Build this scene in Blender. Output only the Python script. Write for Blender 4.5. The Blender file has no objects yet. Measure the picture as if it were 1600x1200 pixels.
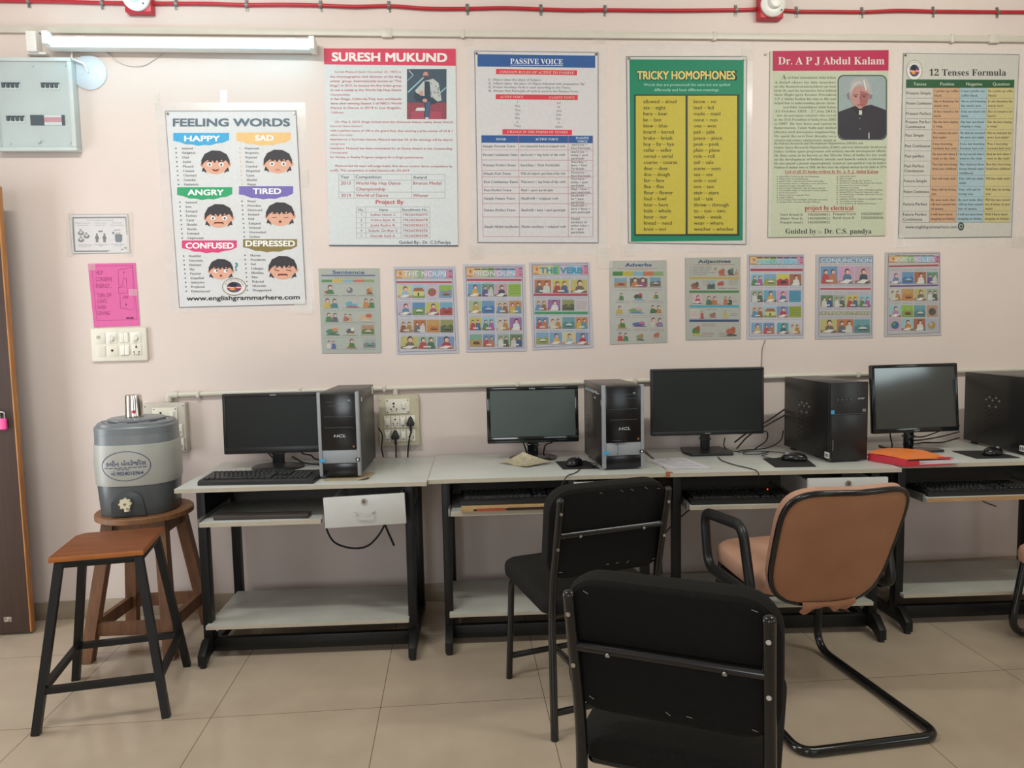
import bpy, bmesh, math, random
from mathutils import Vector, Matrix

# ------------------------------------------------------------------ camera, world, lights, exposure
SC = bpy.context.scene
COL = SC.collection
SC.view_settings.view_transform = 'Standard'
SC.view_settings.look = 'None'
SC.view_settings.gamma = 1.0
SC.view_settings.use_curve_mapping = False
SC.view_settings.exposure = 0.08
CAM_H = 1.384
WALL = 3.618          # y of the poster wall
YAW, PITCH, ROLL, FPX = 0.0772121, 0.0829913, 0.0206121, 1147.0


def camera():
    fwd = Vector((math.sin(YAW) * math.cos(PITCH), math.cos(YAW) * math.cos(PITCH), -math.sin(PITCH)))
    right = Vector((math.cos(YAW), -math.sin(YAW), 0))
    down = fwd.cross(right)
    r = math.cos(ROLL) * right + math.sin(ROLL) * down
    d = -math.sin(ROLL) * right + math.cos(ROLL) * down
    m = Matrix((r, -d, -fwd)).transposed().to_4x4()
    m.translation = (0, 0, CAM_H)
    c = bpy.data.cameras.new('camera')
    c.sensor_width = 36
    c.lens = FPX / 1600 * 36
    c.clip_start = 0.05
    o = bpy.data.objects.new('camera', c)
    o.matrix_world = m
    COL.objects.link(o)
    SC.camera = o


camera()
world = bpy.data.worlds.new('daylight')
SC.world = world
world.use_nodes = True
world.node_tree.nodes['Background'].inputs['Color'].default_value = (0.75, 0.88, 1.0, 1)
world.node_tree.nodes['Background'].inputs['Strength'].default_value = 1.0


def area(name, loc, direction, sx, sy, power, color):
    L = bpy.data.lights.new(name, 'AREA')
    L.shape = 'RECTANGLE'
    L.size, L.size_y = sx, sy
    L.energy = power
    L.color = color
    o = bpy.data.objects.new(name, L)
    o.location = loc
    o.rotation_euler = Vector(direction).to_track_quat('-Z', 'Y').to_euler()
    COL.objects.link(o)


RX0, RX1, RY0, CEIL = -2.95, 4.6, -3.2, 3.12
# daylight through the two windows of the rear wall and the open doorway on the left
area('window_daylight', (-1.35, RY0 + 0.05, 1.75), (0.0, 1, -0.12), 1.7, 1.3, 42, (0.92, 0.97, 1.0))
area('window_daylight', (2.2, RY0 + 0.05, 1.75), (0.0, 1, -0.12), 1.7, 1.3, 12, (0.92, 0.97, 1.0))
area('doorway_daylight', (RX0 + 0.04, 2.55, 1.05), (1, -0.15, 0), 0.85, 1.95, 26, (0.95, 0.98, 1.0))
area('window_daylight', (RX1 - 0.05, -0.7, 1.85), (-1, 0.1, -0.1), 1.7, 0.95, 13, (0.86, 1.0, 0.97))
# added fill lamps, unseen above the frame; both tilted to light the wall
area('overhead_fill_lamp', (2.2, 1.6, 3.06), (0, 1, -0.9), 1.2, 0.06, 27, (0.97, 1.0, 0.9))
area('overhead_fill_lamp', (-1.2, 1.6, 3.06), (0.15, 0.9, -1), 1.2, 0.06, 31, (0.98, 1.0, 0.97))
TUBE_STRENGTH = 8.5

# ------------------------------------------------------------------ materials


def lin(c):
    if isinstance(c, str):
        c = [int(c[i:i + 2], 16) / 255 for i in (0, 2, 4)]
    return tuple(x / 12.92 if x <= 0.04045 else ((x + 0.055) / 1.055) ** 2.4 for x in c)


MATS = {}


def mat(name, col, rough=0.5, metal=0.0, var=0.0, scale=30.0, spec=0.5, bump=0.0, bscale=200.0, emit=None, alpha=1.0, coat=0.0, stretch=None, col2=None):
    """procedural material: a colour with noise variation, optional bump"""
    if name in MATS:
        return MATS[name]
    m = bpy.data.materials.new(name)
    m.use_nodes = True
    nt = m.node_tree
    b = nt.nodes['Principled BSDF']
    c = lin(col)
    b.inputs['Base Color'].default_value = (*c, 1)
    b.inputs['Roughness'].default_value = rough
    b.inputs['Metallic'].default_value = metal
    b.inputs['Specular IOR Level'].default_value = spec
    b.inputs['Coat Weight'].default_value = coat
    b.inputs['Coat Roughness'].default_value = 0.08
    m.diffuse_color = (*c, 1)
    if var or bump:
        tc = nt.nodes.new('ShaderNodeTexCoord')
        mp = nt.nodes.new('ShaderNodeMapping')
        nt.links.new(tc.outputs['Object'], mp.inputs['Vector'])
        if stretch:
            mp.inputs['Scale'].default_value = stretch
    if var:
        n = nt.nodes.new('ShaderNodeTexNoise')
        n.inputs['Scale'].default_value = scale
        n.inputs['Detail'].default_value = 5
        nt.links.new(mp.outputs['Vector'], n.inputs['Vector'])
        r = nt.nodes.new('ShaderNodeValToRGB')
        r.color_ramp.elements[0].position = 0.3
        r.color_ramp.elements[1].position = 0.7
        if col2 is not None:
            a, z = lin(col2), c
        else:
            a = tuple(max(0, x * (1 - var)) for x in c)
            z = tuple(min(1, x * (1 + var)) for x in c)
        r.color_ramp.elements[0].color = (*a, 1)
        r.color_ramp.elements[1].color = (*z, 1)
        nt.links.new(n.outputs['Fac'], r.inputs['Fac'])
        nt.links.new(r.outputs['Color'], b.inputs['Base Color'])
    if bump:
        n2 = nt.nodes.new('ShaderNodeTexNoise')
        n2.inputs['Scale'].default_value = bscale
        n2.inputs['Detail'].default_value = 3
        nt.links.new(mp.outputs['Vector'], n2.inputs['Vector'])
        bp = nt.nodes.new('ShaderNodeBump')
        bp.inputs['Strength'].default_value = bump
        bp.inputs['Distance'].default_value = 0.002
        nt.links.new(n2.outputs['Fac'], bp.inputs['Height'])
        nt.links.new(bp.outputs['Normal'], b.inputs['Normal'])
    if emit:
        b.inputs['Emission Color'].default_value = (*lin(emit[0]), 1)
        b.inputs['Emission Strength'].default_value = emit[1]
    if alpha < 1:
        b.inputs['Alpha'].default_value = alpha
    MATS[name] = m
    return m


def ink(hexc):
    return mat('ink_' + hexc, hexc, 0.55, var=0.03, scale=60, spec=0.3)


# ------------------------------------------------------------------ mesh builder


class B:
    def __init__(s):
        s.bm = bmesh.new()

    def _mi(s, geom_faces, mi):
        for f in geom_faces:
            f.material_index = mi

    def box(s, c, d, rot=None, bev=0.0, seg=2, mi=0):
        r = bmesh.ops.create_cube(s.bm, size=1)
        vs = r['verts']
        M = Matrix.Translation(Vector(c)) @ ((rot.to_4x4()) if rot is not None else Matrix()) @ Matrix.Diagonal((*d, 1))
        bmesh.ops.transform(s.bm, matrix=M, verts=vs)
        fs = list({f for v in vs for f in v.link_faces})
        s._mi(fs, mi)
        if bev:
            es = list({e for v in vs for e in v.link_edges})
            rr = bmesh.ops.bevel(s.bm, geom=es, offset=bev, segments=seg, affect='EDGES', profile=0.5)
            s._mi(rr['faces'], mi)
        return s

    def box2(s, a, b, bev=0.0, mi=0, seg=2):
        c = [(a[i] + b[i]) / 2 for i in range(3)]
        d = [abs(b[i] - a[i]) for i in range(3)]
        return s.box(c, d, None, bev, seg, mi)

    def poly_prism(s, pts, h, axis=2, base=0.0, mi=0, bev=0.0, seg=2, fn=None):
        """extrude 2-D outline along an axis; (pts in the other two axes in order)"""
        def P(p, t):
            if axis == 2:
                return (p[0], p[1], t)
            if axis == 1:
                return (p[0], t, p[1])
            return (t, p[0], p[1])
        lo = [s.bm.verts.new(P(p, base)) for p in pts]
        hi = [s.bm.verts.new(P(p, base + h)) for p in pts]
        n = len(pts)
        fs = [s.bm.faces.new(lo[::-1]), s.bm.faces.new(hi)]
        for i in range(n):
            fs.append(s.bm.faces.new((lo[i], lo[(i + 1) % n], hi[(i + 1) % n], hi[i])))
        s._mi(fs, mi)
        if fn:
            for v in lo + hi:
                v.co = fn(v.co)
        if bev:
            es = [e for e in fs[1].edges] + [e for e in fs[0].edges]
            rr = bmesh.ops.bevel(s.bm, geom=es, offset=bev, segments=seg, affect='EDGES', profile=0.5)
            s._mi(rr['faces'], mi)
        return s

    def cyl(s, a, b, r, n=16, r2=None, mi=0, bev=0.0):
        a, b = Vector(a), Vector(b)
        d = b - a
        L = d.length
        q = d.to_track_quat('Z', 'Y').to_matrix().to_4x4()
        M = Matrix.Translation((a + b) / 2) @ q
        rr = bmesh.ops.create_cone(s.bm, cap_ends=True, cap_tris=False, segments=n, radius1=r, radius2=r if r2 is None else r2, depth=L, matrix=M)
        vs = rr['verts']
        fs = list({f for v in vs for f in v.link_faces})
        s._mi(fs, mi)
        if bev:
            es = [e for f in fs if len(f.verts) == n for e in f.edges]
            k = bmesh.ops.bevel(s.bm, geom=es, offset=bev, segments=2, affect='EDGES')
            s._mi(k['faces'], mi)
        return s

    def sphere(s, c, r, sc=(1, 1, 1), n=16, mi=0):
        rr = bmesh.ops.create_uvsphere(s.bm, u_segments=n, v_segments=max(6, n // 2), radius=r)
        vs = rr['verts']
        bmesh.ops.transform(s.bm, matrix=Matrix.Translation(Vector(c)) @ Matrix.Diagonal((*sc, 1)), verts=vs)
        s._mi({f for v in vs for f in v.link_faces}, mi)
        return s

    def tube(s, pts, r, n=8, closed=False, mi=0, sx=1.0, sy=1.0, up=None):
        """swept tube through points; sx/sy flatten the section"""
        pts = [Vector(p) for p in pts]
        N = len(pts)
        tg = []
        for i in range(N):
            if closed:
                t = pts[(i + 1) % N] - pts[i - 1]
            else:
                t = pts[min(i + 1, N - 1)] - pts[max(i - 1, 0)]
            tg.append(t.normalized())
        u = Vector(up) if up else Vector((0, 0, 1))
        if abs(u.dot(tg[0])) > 0.95:
            u = Vector((0, 1, 0)) if not up else Vector((1, 0, 0))
        nrm = (u - tg[0] * u.dot(tg[0])).normalized()
        rings = []
        for i in range(N):
            if i:
                nrm = (nrm - tg[i] * nrm.dot(tg[i]))
                nrm.normalize()
            bi = tg[i].cross(nrm)
            rings.append([s.bm.verts.new(pts[i] + nrm * (math.cos(2 * math.pi * k / n) * r * sy) + bi * (math.sin(2 * math.pi * k / n) * r * sx)) for k in range(n)])
        fs = []
        rng = range(N) if closed else range(N - 1)
        for i in rng:
            a, b = rings[i], rings[(i + 1) % N]
            off = 0
            if closed and i == N - 1:
                off = min(range(n), key=lambda o: (a[0].co - b[o].co).length)
            for k in range(n):
                fs.append(s.bm.faces.new((a[k], a[(k + 1) % n], b[(k + 1 + off) % n], b[(k + off) % n])))
        if not closed:
            fs.append(s.bm.faces.new(rings[0][::-1]))
            fs.append(s.bm.faces.new(rings[-1]))
        s._mi(fs, mi)
        return s

    def loft(s, rings, closed=True, mi=0, cap=True):
        """rings: list of equal-length point lists"""
        R = [[s.bm.verts.new(p) for p in ring] for ring in rings]
        n = len(R[0])
        fs = []
        for a, b in zip(R, R[1:]):
            for k in range(n if closed else n - 1):
                fs.append(s.bm.faces.new((a[k], a[(k + 1) % n], b[(k + 1) % n], b[k])))
        if cap and closed:
            fs.append(s.bm.faces.new(R[0][::-1]))
            fs.append(s.bm.faces.new(R[-1]))
        s._mi(fs, mi)
        return s

    def grid(s, f, nu, nv, mi=0, thick=None):
        """surface f(u,v)->point"""
        V = [[s.bm.verts.new(f(i / nu, j / nv)) for j in range(nv + 1)] for i in range(nu + 1)]
        fs = [s.bm.faces.new((V[i][j], V[i + 1][j], V[i + 1][j + 1], V[i][j + 1])) for i in range(nu) for j in range(nv)]
        s._mi(fs, mi)
        if thick:
            s.bm.normal_update()
            bmesh.ops.solidify(s.bm, geom=fs, thickness=thick)
        return s

    def xform(s, M):
        bmesh.ops.transform(s.bm, matrix=M, verts=s.bm.verts)
        return s

    def build(s, name, mats, parent=None, smooth=40, normals=True):
        if normals:
            bmesh.ops.recalc_face_normals(s.bm, faces=s.bm.faces)
        me = bpy.data.meshes.new(name)
        s.bm.to_mesh(me)
        s.bm.free()
        if not isinstance(mats, (list, tuple)):
            mats = [mats]
        for m in mats:
            me.materials.append(m)
        if smooth:
            me.shade_smooth()
            try:
                me.set_sharp_from_angle(angle=math.radians(smooth))
            except Exception:
                pass
        o = bpy.data.objects.new(name, me)
        COL.objects.link(o)
        if parent:
            o.parent = parent
        return o


def fillet(pts, r, n=6, closed=False):
    """round the corners of a polyline"""
    pts = [Vector(p) for p in pts]
    out = []
    N = len(pts)
    for i, p in enumerate(pts):
        if not closed and i in (0, N - 1):
            out.append(p)
            continue
        a, b = pts[i - 1], pts[(i + 1) % N]
        rr = r[i] if isinstance(r, (list, tuple)) else r
        da, db = (a - p), (b - p)
        rr = min(rr, da.length * 0.49, db.length * 0.49)
        s0, s1 = p + da.normalized() * rr, p + db.normalized() * rr
        for k in range(n + 1):
            t = k / n
            out.append((1 - t) ** 2 * s0 + 2 * t * (1 - t) * p + t * t * s1)
    return out


def smooth_path(pts, n=6):
    """Catmull-Rom through points"""
    P = [Vector(p) for p in pts]
    P = [P[0] * 2 - P[1]] + P + [P[-1] * 2 - P[-2]]
    out = []
    for i in range(1, len(P) - 2):
        for k in range(n):
            t = k / n
            a, b, c, d = P[i - 1:i + 3]
            out.append(0.5 * ((2 * b) + (c - a) * t + (2 * a - 5 * b + 4 * c - d) * t * t + (3 * b - a - 3 * c + d) * t ** 3))
    out.append(P[-2])
    return out


def rrect(x0, y0, x1, y1, r, n=5):
    out = []
    for cx, cy, a0 in ((x1 - r, y1 - r, 0), (x0 + r, y1 - r, 90), (x0 + r, y0 + r, 180), (x1 - r, y0 + r, 270)):
        for k in range(n + 1):
            a = math.radians(a0 + 90 * k / n)
            out.append((cx + r * math.cos(a), cy + r * math.sin(a)))
    return out


def rotz(deg):
    return Matrix.Rotation(math.radians(deg), 3, 'Z')


def tag(o, label, cat, group=None):
    o['label'] = label
    o['category'] = cat
    if group:
        o['group'] = group
    return o


def thing(name, label, cat, loc=(0, 0, 0), rz=0.0, group=None):
    o = bpy.data.objects.new(name, None)
    o.empty_display_size = 0.05
    o.location = loc
    o.rotation_euler = (0, 0, math.radians(rz))
    COL.objects.link(o)
    return tag(o, label, cat, group)


def struct(o):
    o['kind'] = 'structure'
    return o


# ------------------------------------------------------------------ lettering
_text = {}
SERIF = str.maketrans({**{chr(65 + i): chr(0x1D400 + i) for i in range(26)}, **{chr(97 + i): chr(0x1D41A + i) for i in range(26)}, **{chr(48 + i): chr(0x1D7CE + i) for i in range(10)}})


def glyphs(txt, bold, res):
    """(verts, faces, xmin, xmax) of a line of lettering with capital height 1"""
    key = (txt, bold, res)
    if key in _text:
        return _text[key]
    c = bpy.data.curves.new('lettering', 'FONT')
    c.body = txt
    c.size = 1
    c.resolution_u = res
    c.offset = bold
    o = bpy.data.objects.new('lettering', c)
    COL.objects.link(o)
    bpy.context.view_layer.update()
    me = bpy.data.meshes.new_from_object(o.evaluated_get(bpy.context.evaluated_depsgraph_get()))
    cap = 0.73
    vs = [(v.co.x / cap, v.co.y / cap) for v in me.vertices]
    fs = [tuple(p.vertices) for p in me.polygons]
    xs = [v[0] for v in vs] or [0, 1]
    bpy.data.objects.remove(o)
    bpy.data.curves.remove(c)
    bpy.data.meshes.remove(me)
    _text[key] = (vs, fs, min(xs), max(xs))
    return _text[key]


def solve_h(src, dst):
    """homography from four points to four points (drawing sheet -> wall)"""
    A = []
    for (x, y), (u, v) in zip(src, dst):
        A.append([x, y, 1, 0, 0, 0, -u * x, -u * y, u])
        A.append([0, 0, 0, x, y, 1, -v * x, -v * y, v])
    n = 8
    for i in range(n):
        p = max(range(i, n), key=lambda r: abs(A[r][i]))
        A[i], A[p] = A[p], A[i]
        for r in range(n):
            if r != i:
                k = A[r][i] / A[i][i]
                A[r] = [a - k * b for a, b in zip(A[r], A[i])]
    h = [A[i][8] / A[i][i] for i in range(n)]
    return lambda x, y: ((h[0] * x + h[1] * y + h[2]) / (h[6] * x + h[7] * y + 1), (h[3] * x + h[4] * y + h[5]) / (h[6] * x + h[7] * y + 1))


class Art:
    """printed matter: flat inked shapes laid on a sheet; sheet coordinates run right and down"""

    def __init__(s, quad, world, plane):
        s.h = solve_h(quad, world)
        s.plane = plane          # function (x, z, lift) -> 3-D point
        s.V, s.F, s.M, s.mats = [], [], [], []
        s.n = 0
        s.mute = 0.0

    def mi(s, m):
        if isinstance(m, str):
            if s.mute:
                v = [int(m[i:i + 2], 16) for i in (0, 2, 4)]
                g = 0.5 * (sum(v) / 3) + 0.5 * 150
                m = ''.join('%02x' % int(round((x + (g - x) * s.mute) / 4) * 4) for x in v)
            m = ink(m)
        if m not in s.mats:
            s.mats.append(m)
        return s.mats.index(m)

    def raw(s, pts, faces, m, layer):
        k = len(s.V)
        for p in pts:
            s.V.append(s.plane(*s.h(*p), layer * 0.00035 + s.n * 6e-7))
        s.n = (s.n + 1) % 400
        mi = s.mi(m)
        for f in faces:
            s.F.append(tuple(i + k for i in f))
            s.M.append(mi)

    def poly(s, pts, m, layer=1):
        s.raw(pts, [tuple(range(len(pts)))], m, layer)

    def rect(s, x0, y0, x1, y1, m, layer=1, slope=0.0):
        d = slope * (x1 - x0)
        s.poly([(x0, y0), (x1, y0 + d), (x1, y1 + d), (x0, y1)], m, layer)

    def frame(s, x0, y0, x1, y1, t, m, layer=1):
        s.rect(x0, y0, x1, y0 + t, m, layer)
        s.rect(x0, y1 - t, x1, y1, m, layer)
        s.rect(x0, y0, x0 + t, y1, m, layer)
        s.rect(x1 - t, y0, x1, y1, m, layer)

    def qframe(s, q, t, m, layer=1):
        n = len(q)
        cx, cy = sum(p[0] for p in q) / n, sum(p[1] for p in q) / n
        inner = []
        for x, y in q:
            inner.append((x + (t if x < cx else -t), y + (t if y < cy else -t)))
        for i in range(n):
            j = (i + 1) % n
            s.poly([q[i], q[j], inner[j], inner[i]], m, layer)

    def line(s, p, q, t, m, layer=1):
        dx, dy = q[0] - p[0], q[1] - p[1]
        L = math.hypot(dx, dy) or 1
        nx, ny = -dy / L * t / 2, dx / L * t / 2
        s.poly([(p[0] + nx, p[1] + ny), (q[0] + nx, q[1] + ny), (q[0] - nx, q[1] - ny), (p[0] - nx, p[1] - ny)], m, layer)

    def oval(s, cx, cy, rx, ry, m, layer=1, n=18, a0=0, a1=360):
        s.poly([(cx + rx * math.cos(math.radians(a0 + (a1 - a0) * k / n)), cy + ry * math.sin(math.radians(a0 + (a1 - a0) * k / n))) for k in range(n + (0 if a1 - a0 == 360 else 1))], m, layer)

    def ring(s, cx, cy, rx, ry, t, m, layer=1, n=32):
        for k in range(n):
            a, b = 2 * math.pi * k / n, 2 * math.pi * (k + 1) / n
            s.poly([(cx + rx * math.cos(a), cy + ry * math.sin(a)), (cx + rx * math.cos(b), cy + ry * math.sin(b)),
                    (cx + (rx - t) * math.cos(b), cy + (ry - t) * math.sin(b)), (cx + (rx - t) * math.cos(a), cy + (ry - t) * math.sin(a))], m, layer)

    def text(s, t, x, y, h, m, w=None, align='l', bold=0.0, layer=2, res=2, slope=0.0, serif=False, shear=0.0, maxw=None):
        """baseline at (x, y), capital height h; w = exact width; align l / c / r"""
        if serif:
            t = t.translate(SERIF)
        d = h * bold * 1.25
        if bold > 0.015:
            copies = ((0, 0), (-d, -d * 0.7), (d, -d * 0.7), (-d, d * 0.7), (d, d * 0.7))
        elif bold > 0.003:
            copies = ((-d, 0), (d, 0))
        else:
            copies = ((0, 0),)
        vs, fs, a, b = glyphs(t, 0.0, res)
        k = h
        if w:
            k = w / (b - a)
        elif maxw and (b - a) * h > maxw:
            k = maxw / (b - a)
        W = (b - a) * k
        ox = x - a * k - (0 if align == 'l' else W / 2 if align == 'c' else W)
        for dx, dy in copies:
            s.raw([(ox + dx + vx * k + vy * h * shear, y + dy - vy * h + slope * (ox + vx * k - x)) for vx, vy in vs], fs, m, layer)

    def mesh(s, name, parent=None, extra=None):
        me = bpy.data.meshes.new(name)
        me.from_pydata(s.V, [], s.F)
        for m in s.mats:
            me.materials.append(m)
        me.polygons.foreach_set('material_index', s.M)
        me.update()
        o = bpy.data.objects.new(name, me)
        COL.objects.link(o)
        if parent:
            o.parent = parent
        return o
# ------------------------------------------------------------------ the room
M_WALL = mat('pink_wall_paint', (0.845, 0.785, 0.752), 0.55, var=0.035, scale=1.6, spec=0.35, bump=0.08, bscale=60)
M_CEIL = mat('ceiling_paint', 'e6e2dc', 0.7, var=0.02, scale=3)
M_SKIRT = mat('skirting_tile', '9c8c78', 0.3, var=0.08, scale=8)


def floor_material():
    m = bpy.data.materials.new('vitrified_floor_tile')
    m.use_nodes = True
    nt = m.node_tree
    b = nt.nodes['Principled BSDF']
    tc = nt.nodes.new('ShaderNodeTexCoord')
    mp = nt.nodes.new('ShaderNodeMapping')
    mp.inputs['Location'].default_value = (0.903 + 0.6 * 6, -2.596 + 0.6 * 10, 0)
    br = nt.nodes.new('ShaderNodeTexBrick')
    br.offset = 0
    br.squash = 1
    br.inputs['Scale'].default_value = 1.0
    br.inputs['Brick Width'].default_value = 0.6
    br.inputs['Row Height'].default_value = 0.6
    br.inputs['Mortar Size'].default_value = 0.0014
    br.inputs['Mortar Smooth'].default_value = 0.1
    br.inputs['Color1'].default_value = (*lin('b8a792'), 1)
    br.inputs['Color2'].default_value = (*lin('b5a48f'), 1)
    br.inputs['Mortar'].default_value = (*lin('6b5a48'), 1)
    n = nt.nodes.new('ShaderNodeTexNoise')
    n.inputs['Scale'].default_value = 4
    n.inputs['Detail'].default_value = 6
    mix = nt.nodes.new('ShaderNodeMixRGB')
    mix.blend_type = 'MULTIPLY'
    mix.inputs['Fac'].default_value = 1.0
    rp = nt.nodes.new('ShaderNodeValToRGB')
    rp.color_ramp.elements[0].color = (0.90, 0.89, 0.88, 1)
    rp.color_ramp.elements[1].color = (1, 1, 1, 1)
    rp.color_ramp.elements[0].position = 0.35
    rp.color_ramp.elements[1].position = 0.65
    nt.links.new(tc.outputs['Object'], mp.inputs['Vector'])
    nt.links.new(mp.outputs['Vector'], br.inputs['Vector'])
    nt.links.new(tc.outputs['Object'], n.inputs['Vector'])
    nt.links.new(n.outputs['Fac'], rp.inputs['Fac'])
    nt.links.new(br.outputs['Color'], mix.inputs['Color1'])
    nt.links.new(rp.outputs['Color'], mix.inputs['Color2'])
    nt.links.new(mix.outputs['Color'], b.inputs['Base Color'])
    b.inputs['Roughness'].default_value = 0.15
    b.inputs['Specular IOR Level'].default_value = 0.45
    return m


struct(B().box2((RX0, RY0, -0.05), (RX1, WALL, 0)).build('floor', floor_material(), smooth=0))
struct(B().box2((RX0, RY0, CEIL), (RX1, WALL, CEIL + 0.05)).build('ceiling', M_CEIL, smooth=0))
struct(B().box2((RX0 - 0.1, WALL, -0.05), (RX1 + 0.1, WALL + 0.1, CEIL + 0.05)).build('wall_back', M_WALL, smooth=0))
b = B()
for y0, y1, z0, z1 in ((RY0, -1.55, -0.05, CEIL + 0.05), (0.15, WALL, -0.05, CEIL + 0.05), (-1.55, 0.15, -0.05, 1.37), (-1.55, 0.15, 2.33, CEIL + 0.05)):
    b.box2((RX1, y0, z0), (RX1 + 0.1, y1, z1))
struct(b.build('wall_right', M_WALL, smooth=0))
# left wall with the doorway the door leaf belongs to
b = B()
b.box2((RX0 - 0.1, RY0, -0.05), (RX0, 2.1, CEIL + 0.05))
b.box2((RX0 - 0.1, 3.0, -0.05), (RX0, WALL, CEIL + 0.05))
b.box2((RX0 - 0.1, 2.1, 2.08), (RX0, 3.0, CEIL + 0.05))
struct(b.build('wall_left', M_WALL, smooth=0))
# rear wall with two window openings
b = B()
ys = (RY0 - 0.1, RY0)
for x0, x1, z0, z1 in ((RX0 - 0.1, -2.25, -0.05, CEIL + 0.05), (-0.45, 1.3, -0.05, CEIL + 0.05), (3.1, RX1 + 0.1, -0.05, CEIL + 0.05),
                       (-2.25, -0.45, -0.05, 1.05), (-2.25, -0.45, 2.45, CEIL + 0.05), (1.3, 3.1, -0.05, 1.05), (1.3, 3.1, 2.45, CEIL + 0.05)):
    b.box2((x0, ys[0], z0), (x1, ys[1], z1))
struct(b.build('wall_rear', M_WALL, smooth=0))
M_ALU = mat('window_aluminium', 'b9bcbd', 0.35, metal=0.8, var=0.05)
for k, x0 in enumerate((-2.25, 1.3)):
    b = B()
    for a, c in (((x0, 1.05), (x0 + 1.8, 1.09)), ((x0, 2.41), (x0 + 1.8, 2.45)), ((x0, 1.05), (x0 + 0.04, 2.45)), ((x0 + 1.76, 1.05), (x0 + 1.8, 2.45)), ((x0 + 0.88, 1.05), (x0 + 0.92, 2.45))):
        b.box2((a[0], RY0 - 0.07, a[1]), (c[0], RY0 - 0.03, c[1]))
    struct(b.build('window_%d' % (k + 1), M_ALU, smooth=0))
b = B()
for a, c in (((-1.55, 1.37), (0.15, 1.41)), ((-1.55, 2.29), (0.15, 2.33)), ((-1.55, 1.37), (-1.51, 2.33)), ((0.11, 1.37), (0.15, 2.33)), ((-0.72, 1.37), (-0.68, 2.33))):
    b.box2((RX1 + 0.03, a[0], a[1]), (RX1 + 0.07, c[0], c[1]))
struct(b.build('window_3', M_ALU, smooth=0))
# tiled skirting
b = B()
b.box2((RX0, WALL - 0.012, 0), (RX1, WALL, 0.088), bev=0.002)
struct(b.build('baseboard_back', M_SKIRT))

# ------------------------------------------------------------------ door leaf, swung open against the wall
M_LAM = mat('brown_laminate', '43322a', 0.42, var=0.12, scale=6, stretch=(14, 1, 0.8))
M_LIP = mat('teak_lipping', 'a8703a', 0.45, var=0.22, scale=9, stretch=(8, 8, 0.7))
M_STEEL = mat('bright_steel', 'b8b8b6', 0.28, metal=0.95, var=0.06)
M_PINKPL = mat('pink_lock_enamel', 'e0488c', 0.35, var=0.05)
door = bpy.data.objects.new('door_1', None)
COL.objects.link(door)
door.location = (-2.0, 3.44, 0)
struct(door)
DX = 0.025
B().box2((DX - 0.90, 0, 0.012), (DX - 0.007, 0.034, 2.03), bev=0.001).build('door_leaf', M_LAM, door)
B().box2((DX - 0.007, 0.0, 0.012), (DX, 0.034, 2.03), bev=0.0015).build('edge_lipping', M_LIP, door)['label'] = 'teak coloured edge of the door'
b = B()
b.cyl((-0.048, 0.0, 1.028), (-0.048, -0.012, 1.028), 0.017, 20, bev=0.002)
b.box2((-0.075, -0.008, 1.02), (-0.03, 0, 1.036), bev=0.002)
b.box2((-0.068, -0.006, 1.10), (-0.045, 0, 1.125), bev=0.002)
b.build('hasp', M_STEEL, door)['label'] = 'steel hasp'
b = B()
b.box2((-0.092, -0.0012, 0.066), (-0.058, 0.0, 0.088))
b.build('worn_sticker', mat('worn_sticker', 'b9b09e', 0.6, var=0.5, scale=90, col2='4a2c26'), door)
pl = thing('padlock', 'small pink padlock hanging from the brown door', 'padlock', (-2.0, 3.44, 0))
B().box2((-0.037, -0.021, 0.955), (-0.004, -0.007, 1.006), bev=0.005, seg=3).build('lock_body', M_PINKPL, pl)
B().tube(fillet([(-0.031, -0.014, 1.0), (-0.031, -0.014, 1.035), (-0.012, -0.014, 1.035), (-0.012, -0.014, 1.0)], 0.009), 0.003, 8).build('shackle', M_STEEL, pl)

# ------------------------------------------------------------------ wiring on the wall
M_PVC = mat('white_pvc', 'cbc4b6', 0.4, var=0.03, scale=12)
M_RED = mat('red_cable_sheath', 'b3202c', 0.4, var=0.06, scale=20)
M_REDBOX = mat('red_enamel_box', 'c22236', 0.4, var=0.05)
M_WHITEPL = mat('white_plastic', 'e6e4de', 0.35, var=0.02, scale=40)
M_GALV = mat('galvanised_strip', '8f8d88', 0.4, metal=0.7, var=0.2, scale=60)
clips = [(-1.877, 2.878), (-1.557, 2.874), (-1.231, 2.875), (-0.915, 2.873), (-0.579, 2.875), (-0.263, 2.876), (0.104, 2.868), (0.455, 2.87), (0.765, 2.87), (1.41, 2.878), (1.716, 2.875), (2.05, 2.876), (2.419, 2.883), (2.756, 2.884)]
pts = [(-2.9, WALL - 0.010, 2.886)]
for x, z in clips:
    pts.append((x, WALL - 0.010, z))
pts.append((4.5, WALL - 0.010, 2.89))
rnd = random.Random(3)
full = []
for a, c in zip(pts, pts[1:]):
    full.append(a)
    full.append(((a[0] + c[0]) / 2, WALL - 0.012, (a[2] + c[2]) / 2 + rnd.uniform(-0.006, 0.006)))
full.append(pts[-1])
o = B().tube(smooth_path(full, 8), 0.0085, 10).build('alarm_cable', M_RED)
tag(o, 'red fire alarm cable clipped along the top of the wall', 'cable')
proto = None
order = 'first second third fourth fifth sixth seventh eighth ninth tenth eleventh twelfth thirteenth fourteenth'.split()
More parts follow.
